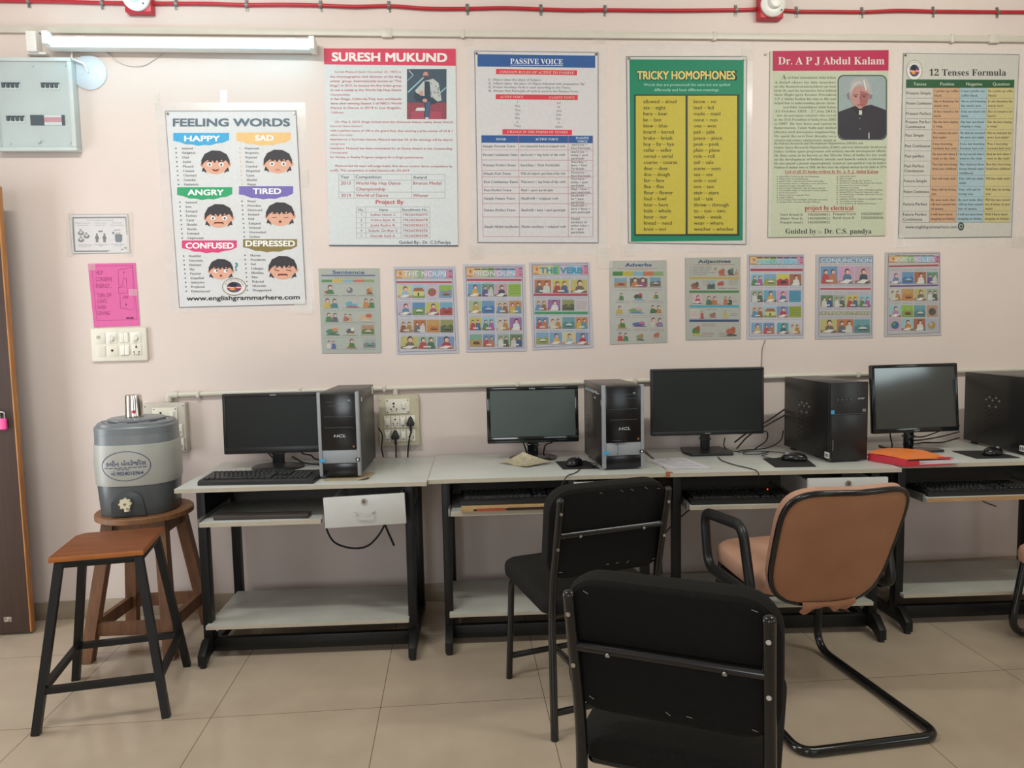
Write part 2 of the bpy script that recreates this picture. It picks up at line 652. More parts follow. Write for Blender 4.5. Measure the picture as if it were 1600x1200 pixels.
for k, (x, z) in enumerate(clips):
    if proto is None:
        b = B()
        b.box((0, -0.0015, 0), (0.016, 0.003, 0.052), bev=0.001)
        b.tube([(0, -0.002 - 0.018 * math.sin(math.pi * t / 10), -0.012 + 0.024 * t / 10) for t in range(11)], 0.002, 6, sx=4, up=(0, -1, 0))
        b.cyl((0, -0.003, -0.019), (0, -0.006, -0.019), 0.004, 10)
        b.cyl((0, -0.003, 0.019), (0, -0.006, 0.019), 0.004, 10)
        proto = b.build('cable_clip', M_GALV)
        c = proto
    else:
        c = proto.copy()
        COL.objects.link(c)
    c.location = (x, WALL, z)
    tag(c, 'metal saddle clip on the red cable, %s from the left' % order[k], 'clip', 'saddle clips on the red cable')


def detector(x, z, label):
    t = thing('alarm_sounder', label, 'fire alarm', (x, WALL, z))
    B().box2((-0.058, -0.05, -0.055), (0.058, 0, 0.06), bev=0.004).build('back_box', M_REDBOX, t)
    b = B()
    prof = [(0.058, -0.05), (0.06, -0.056), (0.06, -0.066), (0.052, -0.074), (0.036, -0.078)]
    rings = [[(0.0 + r * math.cos(2 * math.pi * k / 32), y, 0.005 + r * math.sin(2 * math.pi * k / 32)) for k in range(32)] for r, y in prof]
    b.loft(rings)
    b.build('dome_base', M_WHITEPL, t)
    b = B()
    prof = [(0.031, -0.078), (0.031, -0.09), (0.027, -0.098), (0.015, -0.102)]
    b.loft([[(r * math.cos(2 * math.pi * k / 28), y, 0.005 + r * math.sin(2 * math.pi * k / 28)) for k in range(28)] for r, y in prof])
    b.build('sounder_cap', M_WHITEPL, t)
    b = B()
    b.cyl((0.035, -0.077, -0.03), (0.035, -0.082, -0.03), 0.003, 8)
    b.build('indicator', ink('303030'), t)


detector(-1.385, 2.876, 'white round alarm sounder on red box above the lit tube light')
detector(1.572, 2.882, 'white round alarm sounder on red box above the two right posters')

# upper casing
b = B()
b.box2((-2.94, WALL - 0.019, 2.737), (4.59, WALL, 2.768), bev=0.003)
o = b.build('cable_casing', M_PVC)
tag(o, 'long white cable casing running across the wall above the posters', 'cable casing')
for k, (x, n) in enumerate(((-0.276, 'above the gap left of the first red topped poster'), (0.079, 'just left of the blue banded poster'), (1.301, 'above the green poster'), (2.516, 'above the tenses table poster'), (2.736, 'at the right edge of the photo'))):
    b = B()
    w = 0.05 if k in (0, 4) else 0.016
    b.box2((x - w / 2, WALL - 0.022, 2.731), (x + w / 2, WALL, 2.774), bev=0.003)
    tag(b.build('casing_joint', M_PVC), 'white joint on the upper casing %s' % n, 'joint', 'joints of the upper casing')

# lower conduit pipe
PY = WALL - 0.014


def zlow(x):
    return 1.0755 + (x + 1.23) * 0.0032


path = fillet([(-1.365, PY, 1.036), (-1.365, PY, zlow(-1.365)), (-0.3, PY, zlow(-0.3)), (4.5, PY, zlow(4.5))], [0, 0.03, 0.01, 0])
o = B().tube(path, 0.0125, 12).build('conduit_pipe', M_PVC)
tag(o, 'round white conduit pipe along the wall behind the computers', 'pipe')
B().tube(fillet([(-1.365, PY, 1.045), (-1.365, PY, zlow(-1.365)), (-1.32, PY, zlow(-1.32))], 0.028), 0.0155, 12).build('elbow', M_PVC, o)
B().tube([(-0.292, PY, zlow(-0.29)), (-0.292, PY, 1.046)], 0.0125, 12).build('branch', M_PVC, o)
for x, n in ((-1.226, 'near the elbow behind the steel tumbler'), (-0.749, 'above the leftmost monitor'), (-0.346, 'above the beige switchboard'), (0.305, 'above the second monitor from the left'), (0.896, 'beside the second tower'), (2.055, 'left of the rightmost monitor')):
    b = B()

    b.box2((x - 0.008, PY - 0.0165, zlow(x) - 0.016), (x + 0.008, WALL, zlow(x) + 0.016), bev=0.005)
    b.box2((x - 0.006, WALL - 0.006, zlow(x) - 0.028), (x + 0.006, WALL, zlow(x)), bev=0.002)
    tag(b.build('pipe_clip', M_PVC), 'white pipe clip %s' % n, 'clip', 'clips of the lower pipe')
o = B().tube(smooth_path([(1.572, WALL - 0.004, 1.272), (1.556, WALL - 0.004, 1.22), (1.553, WALL - 0.004, 1.13), (1.546, WALL - 0.004, 1.085)], 6), 0.0022, 6).build('thin_wire', mat('grey_wire', '8b8078', 0.5, var=0.05))
tag(o, 'thin grey wire running down the wall behind a small chart', 'wire')

# ------------------------------------------------------------------ tube light
tl = thing('tube_light', 'lit fluorescent tube light on the wall at upper left', 'light', (-1.18, WALL, 2.675))
M_BAT = mat('batten_enamel', 'e8ecea', 0.4, var=0.02)
b = B()
b.box2((-0.60, -0.078, -0.022), (0.58, -0.019, 0.026), bev=0.004)
b.box2((-0.5, -0.02, 0.0), (-0.46, 0, 0.05), bev=0.002)
b.box2((0.44, -0.02, 0.0), (0.48, 0, 0.05), bev=0.002)
b.build('batten', M_BAT, tl)
b = B()
TZ = lambda x: -0.006 - 0.011 * x
b.cyl((-0.575, -0.092, TZ(-0.575)), (0.560, -0.092, TZ(0.56)), 0.0145, 20)
b.build('tube', mat('lit_tube', 'ffffff', 0.4, emit=('8ee6ff', TUBE_STRENGTH), var=0.01), tl)
for x in (-0.59, 0.57):
    b = B()
    b.box2((x - 0.013, -0.108, TZ(x) - 0.018), (x + 0.013, -0.03, TZ(x) + 0.04), bev=0.004)
    b.build('end_holder', M_BAT, tl)
b = B()
b.box2((-0.70, -0.05, -0.03), (-0.655, 0, 0.06), bev=0.004)
b.box2((-0.71, -0.03, -0.036), (-0.625, 0, -0.026), bev=0.002)
o = b.build('bracket', M_WHITEPL)
o.location = (-1.18, WALL, 2.675)
tag(o, 'white plastic bracket left of the lit tube light', 'bracket')
o = B().tube(smooth_path([(-1.70, WALL - 0.01, 2.66), (-1.70, WALL - 0.02, 2.63), (-1.685, WALL - 0.03, 2.615), (-1.65, WALL - 0.022, 2.60), (-1.636, WALL - 0.013, 2.565)], 6), 0.004, 8).build('supply_wire', M_WHITEPL)
tag(o, 'short white wire from the tube light to the round cover plate', 'wire')
o = B().tube(smooth_path([(-1.56, WALL - 0.004, 2.66), (-1.50, WALL - 0.004, 2.615), (-1.44, WALL - 0.004, 2.598), (-1.38, WALL - 0.004, 2.606), (-1.30, WALL - 0.004, 2.66)], 6), 0.0022, 6).build('slack_wire', mat('pale_wire', 'c9c8c2', 0.5, var=0.04))
tag(o, 'thin slack wire drooping in an arc below the tube light', 'wire')
b = B()
b.loft([[(r * math.cos(2 * math.pi * k / 36), y, r * math.sin(2 * math.pi * k / 36)) for k in range(36)] for r, y in ((0.078, 0), (0.078, -0.005), (0.074, -0.008))])
for sx in (-0.035, 0.04):
    b.cyl((sx, -0.008, -0.005), (sx, -0.010, -0.005), 0.004, 8)
o = b.build('round_cover_plate', mat('bluish_white_plastic', 'cfdbe4', 0.4, var=0.02))
o.location = (-1.636, WALL, 2.568)
tag(o, 'round white junction cover plate beside the distribution box', 'cover plate')

# ------------------------------------------------------------------ distribution box
M_GREY = mat('grey_enamel', 'c2cac8', 0.4, var=0.03, scale=10)
M_PANEL = mat('grey_panel', 'b4bebd', 0.4, var=0.03, scale=10)
M_DARK = mat('dark_grey_plastic', '4b555b', 0.45, var=0.05)
db = thing('distribution_box', 'grey electrical distribution box with breaker rows at upper left', 'electrical box', (-1.853, WALL, 2.412))
b = B()
b.box2((-0.185, -0.05, -0.205), (0.162, 0, -0.188), bev=0.003)
b.box2((-0.185, -0.05, 0.19), (0.162, 0, 0.207), bev=0.003)
b.box2((-0.185, -0.05, -0.188), (-0.168, 0, 0.19), bev=0.003)
b.box2((0.143, -0.05, -0.188), (0.162, 0, 0.19), bev=0.003)
b.build('case', M_GREY, db)
b = B()
b.box2((-0.168, -0.041, -0.188), (0.143, -0.036, 0.19))
for x, z in ((-0.155, 0.175), (-0.01, 0.172), (0.13, 0.175), (-0.13, -0.17), (0.13, -0.168)):
    b.cyl((x, -0.041, z), (x, -0.044, z), 0.006, 10)
b.cyl((0.0, -0.041, -0.163), (0.0, -0.051, -0.163), 0.007, 12)
b.build('front_panel', M_PANEL, db)


def breakers(x, z, n, w):
    b = B()
    b.box2((x - w / 2, -0.044, z - 0.017), (x + w / 2, -0.040, z + 0.017), bev=0.001)
    for k in range(n):
        cx = x - w / 2 + w * (k + 0.5) / n
        b.box2((cx - w / n * 0.33, -0.053, z - 0.008), (cx + w / n * 0.25, -0.044, z + 0.012), bev=0.001, mi=1)
    b.box2((x - w / 2, -0.048, z + 0.009), (x + w / 2, -0.043, z + 0.014), mi=1)
    b.build('breaker_row', [M_GREY, M_DARK], db)


breakers(-0.108, 0.083, 4, 0.078)
breakers(0.062, 0.083, 4, 0.078)
breakers(-0.098, -0.063, 4, 0.078)
b = B()
b.box2((-0.034, -0.045, -0.09), (0.026, -0.040, -0.045))
b.box2((0.026, -0.045, -0.09), (0.102, -0.040, -0.077), mi=1)
b.box2((0.026, -0.045, -0.077), (0.102, -0.041, -0.055), mi=2)
b.box2((0.026, -0.045, -0.055), (0.102, -0.040, -0.045), mi=1)
b.box2((0.102, -0.045, -0.09), (0.114, -0.040, -0.045))
b.build('main_breaker', [M_DARK, M_GREY, mat('breaker_pink', 'b88a92', 0.5, var=0.05)], db)
b = B()
b.box((0, -0.16, 0), (0.012, 0.30, 0.36), bev=0.003)
for z in (-0.15, 0.15):
    b.cyl((0.0, -0.012, z - 0.02), (0.0, -0.012, z + 0.02), 0.007, 10)
o = b.build('box_door', M_GREY, db)
o.location = (-0.186, -0.050, 0.0)
o.rotation_euler = (0, 0, math.radians(-42))

# ------------------------------------------------------------------ switchboards
M_IVORY = mat('ivory_plastic', 'dcd6c6', 0.35, var=0.03, scale=20)
M_BEIGE = mat('beige_board', 'b9b096', 0.5, var=0.05, scale=14)
M_GREYB = mat('pale_grey_board', 'bdb6aa', 0.45, var=0.04, scale=14)
M_HOLE = mat('socket_hole', '16130f', 0.7, var=0.1)
M_SWPL = mat('switch_white', 'e8e4d8', 0.3, var=0.02)


def rocker(par, x, z, w, h, y, plate=True, screws=True):
    b = B()
    if plate:
        b.box2((x - w / 2, y - 0.004, z - h / 2), (x + w / 2, y, z + h / 2), bev=0.001)
        y -= 0.004
    rw, rh = w * 0.62, h * 0.52
    b.box((x, y - 0.002, z), (rw, 0.006, rh), Matrix.Rotation(math.radians(8), 3, 'X'), bev=0.0012, mi=1)
    b.box((x, y - 0.0005, z - rh * 0.62), (rw, 0.002, 0.0016), mi=2)
    if screws:
        for s in (-1, 1):
            b.cyl((x, y, z + s * h * 0.42), (x, y - 0.0012, z + s * h * 0.42), 0.0022, 8, mi=2)
    b.build('rocker_switch', [M_IVORY, M_SWPL, M_HOLE], par)


def socket(par, x, z, w, h, y, big=False):
    b = B()
    b.box2((x - w / 2, y - 0.004, z - h / 2), (x + w / 2, y, z + h / 2), bev=0.001)
    y -= 0.004
    k = w / 0.04
    for hx, hz, r in ((0, 0.012, 0.0042), (0, 0.001 if big else 0.030, 0.0032 if big else 0.001), (-0.0105, -0.008, 0.0028), (0.0105, -0.008, 0.0028), (-0.0085, -0.017, 0.0024), (0.0085, -0.017, 0.0024)):
        b.cyl((x + hx * k, y, z + hz * k), (x + hx * k, y - 0.0006, z + hz * k), r * k, 12, mi=1)
    for s in (-1, 1):
        b.cyl((x, y, z + s * h * 0.44), (x, y - 0.0008, z + s * h * 0.44), 0.002, 8, mi=1)
    b.build('socket', [M_IVORY, M_HOLE], par)


# white modular board under the pink notice
t = thing('switchboard', 'white modular switchboard with two round knobs below the pink notice', 'switchboard', (-1.577, WALL, 1.32))
B().box2((-0.128, -0.016, -0.079), (0.128, 0, 0.079), bev=0.006, seg=3).build('cover_plate', M_IVORY, t)
Y = -0.016
for x in (-0.031, 0.078):
    b = B()
    b.box2((x - 0.024, Y - 0.002, 0.006), (x + 0.024, Y, 0.058), bev=0.001)
    b.cyl((x, Y - 0.002, 0.031), (x, Y - 0.017, 0.031), 0.016, 20, r2=0.013, bev=0.001)
    b.box2((x - 0.002, Y - 0.019, 0.02), (x + 0.002, Y - 0.017, 0.045))
    b.build('regulator_knob', M_SWPL, t)
for x in (0.017, 0.037):
    b = B()
    b.box((x, Y - 0.003, 0.033), (0.019, 0.008, 0.046), Matrix.Rotation(math.radians(6), 3, 'X'), bev=0.0015)

    b.build('rocker_switch', M_SWPL, t)
    b = B()
    b.box((x, Y - 0.003, -0.026), (0.019, 0.008, 0.046), Matrix.Rotation(math.radians(-6), 3, 'X'), bev=0.0015)
    b.build('rocker_switch', M_SWPL, t)
b = B()
b.box2((-0.108, Y - 0.002, 0.006), (-0.06, Y, 0.058), bev=0.001)
b.box2((-0.098, Y - 0.003, 0.03), (-0.082, Y - 0.002, 0.044), mi=1)
b.build('indicator', [M_IVORY, mat('indicator_grey', 'a7a496', 0.5, var=0.05)], t)
b = B()
b.box2((-0.108, Y - 0.002, -0.054), (-0.062, Y, -0.002), bev=0.001)
b.box2((-0.055, Y - 0.002, -0.054), (-0.006, Y, -0.002), bev=0.001)
b.cyl((-0.031, Y - 0.002, -0.027), (-0.031, Y - 0.003, -0.027), 0.0055, 14, mi=1)
b.build('blank_module', [M_IVORY, M_HOLE], t)
socket(t, 0.079, -0.027, 0.046, 0.052, Y + 0.002)

# pale board behind the water dispenser
t = thing('switchboard', 'pale grey switchboard partly hidden behind the water dispenser', 'switchboard', (-1.355, WALL, 0.92))
B().box2((-0.12, -0.045, -0.12), (0.075, 0, 0.12), bev=0.006, seg=3).build('board', M_GREYB, t)
Y = -0.045
b = B()
b.box2((-0.075, Y - 0.005, 0.03), (0.038, Y, 0.098), bev=0.0015)
for hx, hz, r in ((-0.038, 0.074, 0.005), (-0.037, 0.06, 0.0035), (-0.05, 0.049, 0.003), (-0.024, 0.049, 0.003)):
    b.cyl((hx, Y - 0.005, hz), (hx, Y - 0.006, hz), r, 12, mi=1)
for hx in (-0.068, 0.031):
    for hz in (0.037, 0.091):
        b.cyl((hx, Y - 0.005, hz), (hx, Y - 0.006, hz), 0.003, 10, mi=1)
b.build('socket', [M_IVORY, M_HOLE], t)
rocker(t, 0.014, 0.064, 0.028, 0.06, Y - 0.005, False, False)
socket(t, 0.039, -0.012, 0.036, 0.058, Y)
socket(t, 0.043, -0.079, 0.036, 0.058, Y)
socket(t, -0.005, -0.079, 0.036, 0.058, Y)
socket(t, -0.09, -0.079, 0.036, 0.058, Y)
for hx in (-0.11, 0.064):
    for hz in (-0.105, 0.105):
        B().cyl((hx, Y, hz), (hx, Y - 0.0015, hz), 0.003, 10).build('screw', M_GALV, t)

# beige board with two plugs
t = thing('switchboard', 'beige switchboard with two black plugs right of the first tower', 'switchboard', (-0.278, WALL, 0.921))
B().box2((-0.097, -0.03, -0.126), (0.097, 0, 0.124), bev=0.003).build('board', M_BEIGE, t)
Y = -0.03
b = B()
b.box2((-0.063, Y - 0.006, 0.034), (0.053, Y, 0.106), bev=0.0015)
for hx, hz, r in ((-0.024, 0.084, 0.0055), (-0.024, 0.069, 0.004), (-0.037, 0.057, 0.0036), (-0.010, 0.057, 0.0036), (-0.033, 0.048, 0.0025), (-0.013, 0.048, 0.0025)):
    b.cyl((hx, Y - 0.006, hz), (hx, Y - 0.0068, hz), r, 12, mi=1)
for hx in (-0.055, 0.045):
    for hz in (0.041, 0.099):
        b.cyl((hx, Y - 0.006, hz), (hx, Y - 0.007, hz), 0.0032, 10, mi=1)
b.build('socket', [M_IVORY, M_HOLE], t)
rocker(t, 0.024, 0.074, 0.026, 0.056, Y - 0.006, False, False)
for z in (-0.006, -0.073):
    rocker(t, -0.058, z, 0.030, 0.058, Y)
    socket(t, -0.019, z, 0.040, 0.058, Y)
    rocker(t, 0.018, z, 0.028, 0.058, Y)
    socket(t, 0.056, z, 0.042, 0.058, Y)
for hx in (-0.088, 0.088):
    for hz in (-0.1, 0.1):
        B().cyl((hx, Y, hz), (hx, Y - 0.0015, hz), 0.0028, 10).build('screw', M_GALV, t)
M_BLK = mat('black_plastic', '1d1d1e', 0.45, var=0.12, scale=30)
M_CORD = mat('black_cord', '151515', 0.5, var=0.1)


def plug(x, z, xe, label):
    t = thing('power_plug', label, 'plug', (x, WALL - 0.035, z))
    b = B()
    ol = [(-0.006, 0.024), (0.006, 0.024), (0.020, -0.008), (0.017, -0.02), (-0.017, -0.02), (-0.020, -0.008)]
    b.poly_prism([(px, pz) for px, pz in ol], -0.026, axis=1, base=0, bev=0.004)
    b.build('plug_body', M_BLK, t)
    b = B()
    b.tube(smooth_path([(0, -0.015, -0.018), (0.002, -0.016, -0.045), (xe * 0.5, -0.012, -0.09), (xe, -0.001, -0.16), (xe, 0.010, -0.22)], 6), 0.0038, 8)
    b.tube([(0, -0.015, -0.016), (0.0015, -0.016, -0.045)], 0.006, 8)
    b.build('cord', M_CORD, t)


plug(-0.298, 0.852, 0.002, 'black three pin plug low on the beige switchboard')
plug(-0.223, 0.915, -0.018, 'black three pin plug at right on the beige switchboard')
# ------------------------------------------------------------------ posters on the wall
M_FILM = mat('laminate_film', 'f2f0ee', 0.18, var=0.04, scale=25, alpha=0.30, spec=0.6, bump=0.25, bscale=22)
M_TAPE = mat('clear_tape', 'e8e2d8', 0.15, var=0.05, scale=30, alpha=0.30, spec=0.7, bump=0.3, bscale=40)
PIN = mat('drawing_pin', '6a6660', 0.3, metal=0.7, var=0.1)


def poster(name, label, cat, quad, world, paper, th=0.002, group=None, curl=0.0):
    x0, z0 = world[0]
    cx = sum(p[0] for p in world) / 4
    zt, zb = (world[0][1] + world[1][1]) / 2, (world[2][1] + world[3][1]) / 2

    def plane(x, z, lift):
        y = WALL - 0.0015 - th - lift
        if curl:
            u = max(0.0, min(1.0, (zt - z) / (zt - zb)))
            y -= curl * max(0, u - 0.55) ** 2 * 5 + curl * 0.25 * max(0, 0.15 - u) * 6
        return (x, y, z)
    a = Art(quad, world, plane)
    a.mute = 0.28 if name == 'small_chart' else 0.08
    a.name, a.label, a.cat, a.group, a.quad = name, label, cat, group, quad
    n = 10
    q = quad
    # the sheet: a slab with real edges, gridded so that it can curl

    def P(u, v):
        l = (q[0][0] + (q[3][0] - q[0][0]) * v, q[0][1] + (q[3][1] - q[0][1]) * v)
        r = (q[1][0] + (q[2][0] - q[1][0]) * v, q[1][1] + (q[2][1] - q[1][1]) * v)
        return (l[0] + (r[0] - l[0]) * u, l[1] + (r[1] - l[1]) * u)
    for k in range(n):
        a.poly([P(0, k / n), P(1, k / n), P(1, (k + 1) / n), P(0, (k + 1) / n)], paper, 0)
    loop = [P(0, k / n) for k in range(n + 1)] + [P(1, 1 - k / n) for k in range(n + 1)]
    for c, d in zip(loop, loop[1:] + loop[:1]):
        k = len(a.V)
        for p, lift in ((c, 0), (d, 0), (d, -th), (c, -th)):
            a.V.append(plane(*a.h(*p), lift))
        a.F.append((k, k + 1, k + 2, k + 3))
        a.M.append(a.mi(paper))
    a.P = P
    return a


def finish(a, film=None, tapes=(), pins=()):
    o = a.mesh(a.name)
    tag(o, a.label, a.cat, a.group)
    if film:
        l, t, r, bt = film
        q = a.quad
        outer = [(q[0][0] - l, q[0][1] - t), (q[1][0] + r, q[1][1] - t), (q[2][0] + r, q[2][1] + bt), (q[3][0] - l, q[3][1] + bt)]
        f = Art(a.quad, a.W, lambda x, z, lift: (x, WALL - 0.0008 - lift, z))
        for i in range(4):
            j = (i + 1) % 4
            f.poly([outer[i], outer[j], a.quad[j], a.quad[i]], M_FILM, 0)
        f.mesh('laminate_border', o)['label'] = 'clear laminated border'
    for k, (x0, y0, x1, y1) in enumerate(tapes):
        f = Art(a.quad, a.W, lambda x, z, lift: (x, WALL - 0.0052 - lift - 0.0004 * k, z))
        f.rect(x0, y0, x1, y1, M_TAPE, 0)
        f.mesh('tape_strip', o)
    for x, y in pins:
        wx, wz = a.h(x, y)
        b = B()
        b.cyl((wx, WALL - 0.003, wz), (wx, WALL - 0.007, wz), 0.0055, 12)
        b.build('pin', PIN, o)
    return o


def new_poster(name, label, cat, quad, world, paper, **k):
    a = poster(name, label, cat, quad, world, paper, **k)
    a.W = world
    return a


SKIN, SKIN2, HAIR = 'dca68c', 'b9785a', '3a3438'


def banner(a, x0, y0, x1, y1, m, txt, tx, tw, base, h):
    pts = [(x0, y0), (x1, y0)]
    n = 9
    for k in range(n + 1):
        u = k / n
        pts.append((x1 + (x0 - x1) * u, y1 - 0.42 * (y1 - y0) * (abs(2 * u - 1) ** 2) + (5 if k % 2 else 0)))
    a.poly(pts, m, 1)
    a.text(txt, tx, base, h, 'ecebe8', w=tw, align='c', bold=0.045, layer=2, res=3)


def boy(a, cx, cy, mood, s=1.0):
    """a cartoon boy's head"""
    R = lambda *p: [(cx + x * s, cy + y * s) for x, y in p]
    a.oval(cx - 74 * s, cy + 12 * s, 13 * s, 15 * s, SKIN, 1)
    a.oval(cx + 76 * s, cy + 12 * s, 13 * s, 15 * s, SKIN, 1)
    a.poly(R((-72, 28), (-60, 30), (-48, 62), (-66, 50), (-78, 52)), HAIR, 1)
    a.poly(R((72, 28), (60, 30), (48, 62), (66, 50), (78, 52)), HAIR, 1)
    a.oval(cx, cy + 12 * s, 70 * s, 54 * s, SKIN, 2, n=26)
    hair = [(-80, 22), (-81, -12), (-62, -48), (-22, -68), (26, -66), (64, -46), (80, -12), (80, 18), (68, -2), (58, -12), (44, -4), (34, -16), (20, 2), (8, -14), (-4, 4), (-18, -12), (-30, -2), (-44, -14), (-58, -4), (-66, 2)]
    a.poly(R(*hair), HAIR, 3)
    if mood == 'tired':
        for e in (-34, 34):
            a.line((cx + (e - 13) * s, cy + 18 * s), (cx + (e + 13) * s, cy + 18 * s), 4 * s, '6b4a3c', 4)
    elif mood == 'cry':
        for e in (-34, 34):
            a.line((cx + (e - 14) * s, cy + 10 * s), (cx + (e + 14) * s, cy + 17 * s), 5 * s, '6b3a2c', 4)
    else:
        for e in (-33, 33):
            a.oval(cx + e * s, cy + 12 * s, 14 * s, 12 * s, 'ece8e2', 4)
            d = (6, -2) if mood == 'confused' else (0, 1)
            a.oval(cx + (e + d[0]) * s, cy + (12 + d[1]) * s, 6 * s, 7 * s, '40596c', 5)
    for e in (-33, 33):
        tilt = {'angry': 6 if e < 0 else -6, 'sad': -4 if e < 0 else 4, 'cry': -6 if e < 0 else 6}.get(mood, 0)
        a.line((cx + (e - 13) * s, cy + (-5 - tilt) * s), (cx + (e + 13) * s, cy + (-5 + tilt) * s), 4 * s, '4a3630', 5)
    if mood == 'happy':
        a.poly(R((-22, 36), (0, 42), (22, 36), (12, 50), (-10, 50)), '7a2a2a', 4)
    elif mood == 'sad':
        a.line((cx - 14 * s, cy + 46 * s), (cx + 14 * s, cy + 46 * s), 4 * s, '9a5a4a', 4)
    elif mood in ('angry', 'cry'):
        a.poly(R((-30, 48), (-24, 34), (24, 34), (30, 48), (20, 42), (-20, 42)), '6a2420', 4)
    else:
        a.oval(cx, cy + 42 * s, 8 * s, 7 * s, '7a2a2a', 4)


def emblem(a, cx, cy, rx, ry):
    """round seal with a flag patchwork in the middle"""
    a.oval(cx, cy, rx, ry, 'd8d6d0', 3, n=30)
    a.ring(cx, cy, rx, ry, rx * 0.06, '8a7250', 4)
    a.oval(cx, cy + 2, rx * 0.62, ry * 0.60, '40486a', 4, n=24)
    a.rect(cx - rx * 0.60, cy - ry * 0.06, cx + rx * 0.60, cy + ry * 0.26, 'c03a4a', 5)
    a.rect(cx - rx * 0.60, cy + ry * 0.05, cx + rx * 0.60, cy + ry * 0.12, 'e4dcdc', 6)
    a.rect(cx + rx * 0.05, cy - ry * 0.5, cx + rx * 0.16, cy + ry * 0.6, 'c03a4a', 6)
    a.oval(cx - rx * 0.08, cy - ry * 0.22, rx * 0.34, ry * 0.26, '22262c', 7)
    a.oval(cx - rx * 0.14, cy + ry * 0.26, rx * 0.24, ry * 0.14, 'd89a4a', 7)
    for k in range(14):
        an = math.radians(200 + k * 140 / 13)
        a.oval(cx + rx * 0.78 * math.cos(an), cy + ry * 0.78 * math.sin(an), rx * 0.045, ry * 0.05, '9a5058', 4, n=6)


# ---- FEELING WORDS
a = new_poster('wall_poster', 'large white feeling words poster with six boy faces below the tube light', 'poster', [(66, 50), (810, 48), (868, 1147), (147, 1165)],
               [(-1.309, 2.397), (-0.712, 2.4), (-0.704, 1.493), (-1.296, 1.489)], 'd3d3d4', th=0.002)
a.qframe([(66, 50), (810, 48), (868, 1147), (147, 1165)], 3, '5a5a60', 1)
a.text('FEELING WORDS', 443, 136, 44, '5a6a76', w=660, align='c', bold=0.05, res=4)
for args in (((113, 175, 430, 243, '3f9fd2', 'HAPPY', 277, 200, 221, 32)), ((470, 172, 780, 243, 'e6b878', 'SAD', 630, 102, 218, 31)),
             ((135, 482, 448, 550, '2fa066', 'ANGRY', 297, 202, 527, 32)), ((486, 477, 794, 547, '7464ae', 'TIRED', 645, 158, 520, 32)),
             ((162, 784, 474, 852, 'd83c78', 'CONFUSED', 320, 270, 829, 33)), ((509, 777, 816, 847, '84743f', 'DEPRESSED', 664, 278, 817, 33))):
    banner(a, *args)
LISTS = [(160, 268, 13.5, 128, 'Amused Delighted Glad Joyful Pleased Content Charmed Grateful Optimistic', 25.6, 1.8, '3f9fd2'),
         (518, 268, 13.5, 490, 'Depressed Desperate Dejected Heavy Crushed Disgusted Upset Hateful Weepy', 25.6, 1.6, 'e6b878'),
         (180, 574, 13.5, 150, 'Annoyed Sore Enraged Furious Upset Hateful Hostile Irritated Unpleasant', 25.3, 1.8, '4a6a5c'),
         (532, 568, 13.5, 503, 'Weary Powerless Distressed Drained Dull Fatigued Irritated Overworked Listless', 25.1, 1.7, '54506a'),
         (200, 879, 13.5, 172, 'Doubtful Uncertain Hesitant Shy Puzzled Atupefied Indecisive Perplexed Embarrassed', 24.9, 1.9, 'b04060'),
         (549, 875, 13.5, 520, 'Morose Pessimistic Sad Unhappy Bleeding Blue Dejected Miserable Disappointed', 24.7, 1.8, '6a5c44')]
for x, y, h, bx, words, pitch, dx, c in LISTS:
    for k, w in enumerate(words.split()):
        a.text(w, x + dx * k, y + pitch * k, h, '4a484c', serif=True, layer=1)
        a.oval(bx + dx * k, y + pitch * k - 6, 4.5, 4.5, '5c5c66' if c != 'e6b878' else c, 1, n=8)
for cx, cy, m in ((353, 342, 'happy'), (707, 338, 'sad'), (372, 646, 'angry'), (720, 636, 'tired'), (384, 948, 'confused'), (735, 940, 'cry')):
    boy(a, cx, cy, m, 1.0 if m != 'confused' else 0.86)
a.text('?', 472, 955, 46, '3f8a8c', align='c', bold=0.03, layer=2, res=3)
emblem(a, 459, 1047, 68, 50)
a.text('www.englishgrammarhere.com', 510, 1121, 26, '2c2a2c', w=640, align='c', bold=0.03, slope=-0.012, res=3)
finish(a, film=(58, 48, 50, 32), tapes=((8, -60, 36, 40), (380, -64, 420, 8), (840, 380, 878, 480), (800, 1120, 905, 1200)), pins=((82, 66), (798, 66)))

# ---- biography with a red band
a = new_poster('wall_poster', 'white biography poster with red top band and photo of a seated person', 'poster', [(57, 58), (782, 60), (797, 1145), (87, 1143)],
               [(-0.572, 2.683), (0.043, 2.686), (0.031, 1.762), (-0.584, 1.771)], 'd0d3d3', th=0.004)
a.poly([(57, 58), (782, 60), (783, 154), (59, 146)], 'd2405a', 1)
a.text('SURESH MUKUND', 419, 129, 48, 'e6e2de', w=630, align='c', bold=0.045, slope=0.006, res=4)
RT = 'b8565a'
L1 = ['     Suresh Mukund (born December 24, 1987) is', 'the choreographer and director of the king', 'united  group. Internationally known as "The', 'Kings", In 2015, he became the first Indian group', 'to win a medal at the World Hip Hop Dance', 'Championships', 'in San Diego, California.They won worldwide', 'fame after winning Season 3 of NBC\'s World', 'Dance in Dance in 2019 in Los Angeles,', 'California.']
for k, s in enumerate(L1):
    y = 193 + k * 24.5
    x = 90 + 0.03 * (y - 190)
    if k == 0:
        a.text(s.strip(), 117, y, 13, RT, w=364, bold=0.008, layer=1)
    elif k in (5, 9):
        a.text(s, x, y + 3, 13, RT, bold=0.008, layer=1)
    else:
        a.text(s, x, y + 2, 13, RT, w=484 - x, bold=0.02, layer=1)
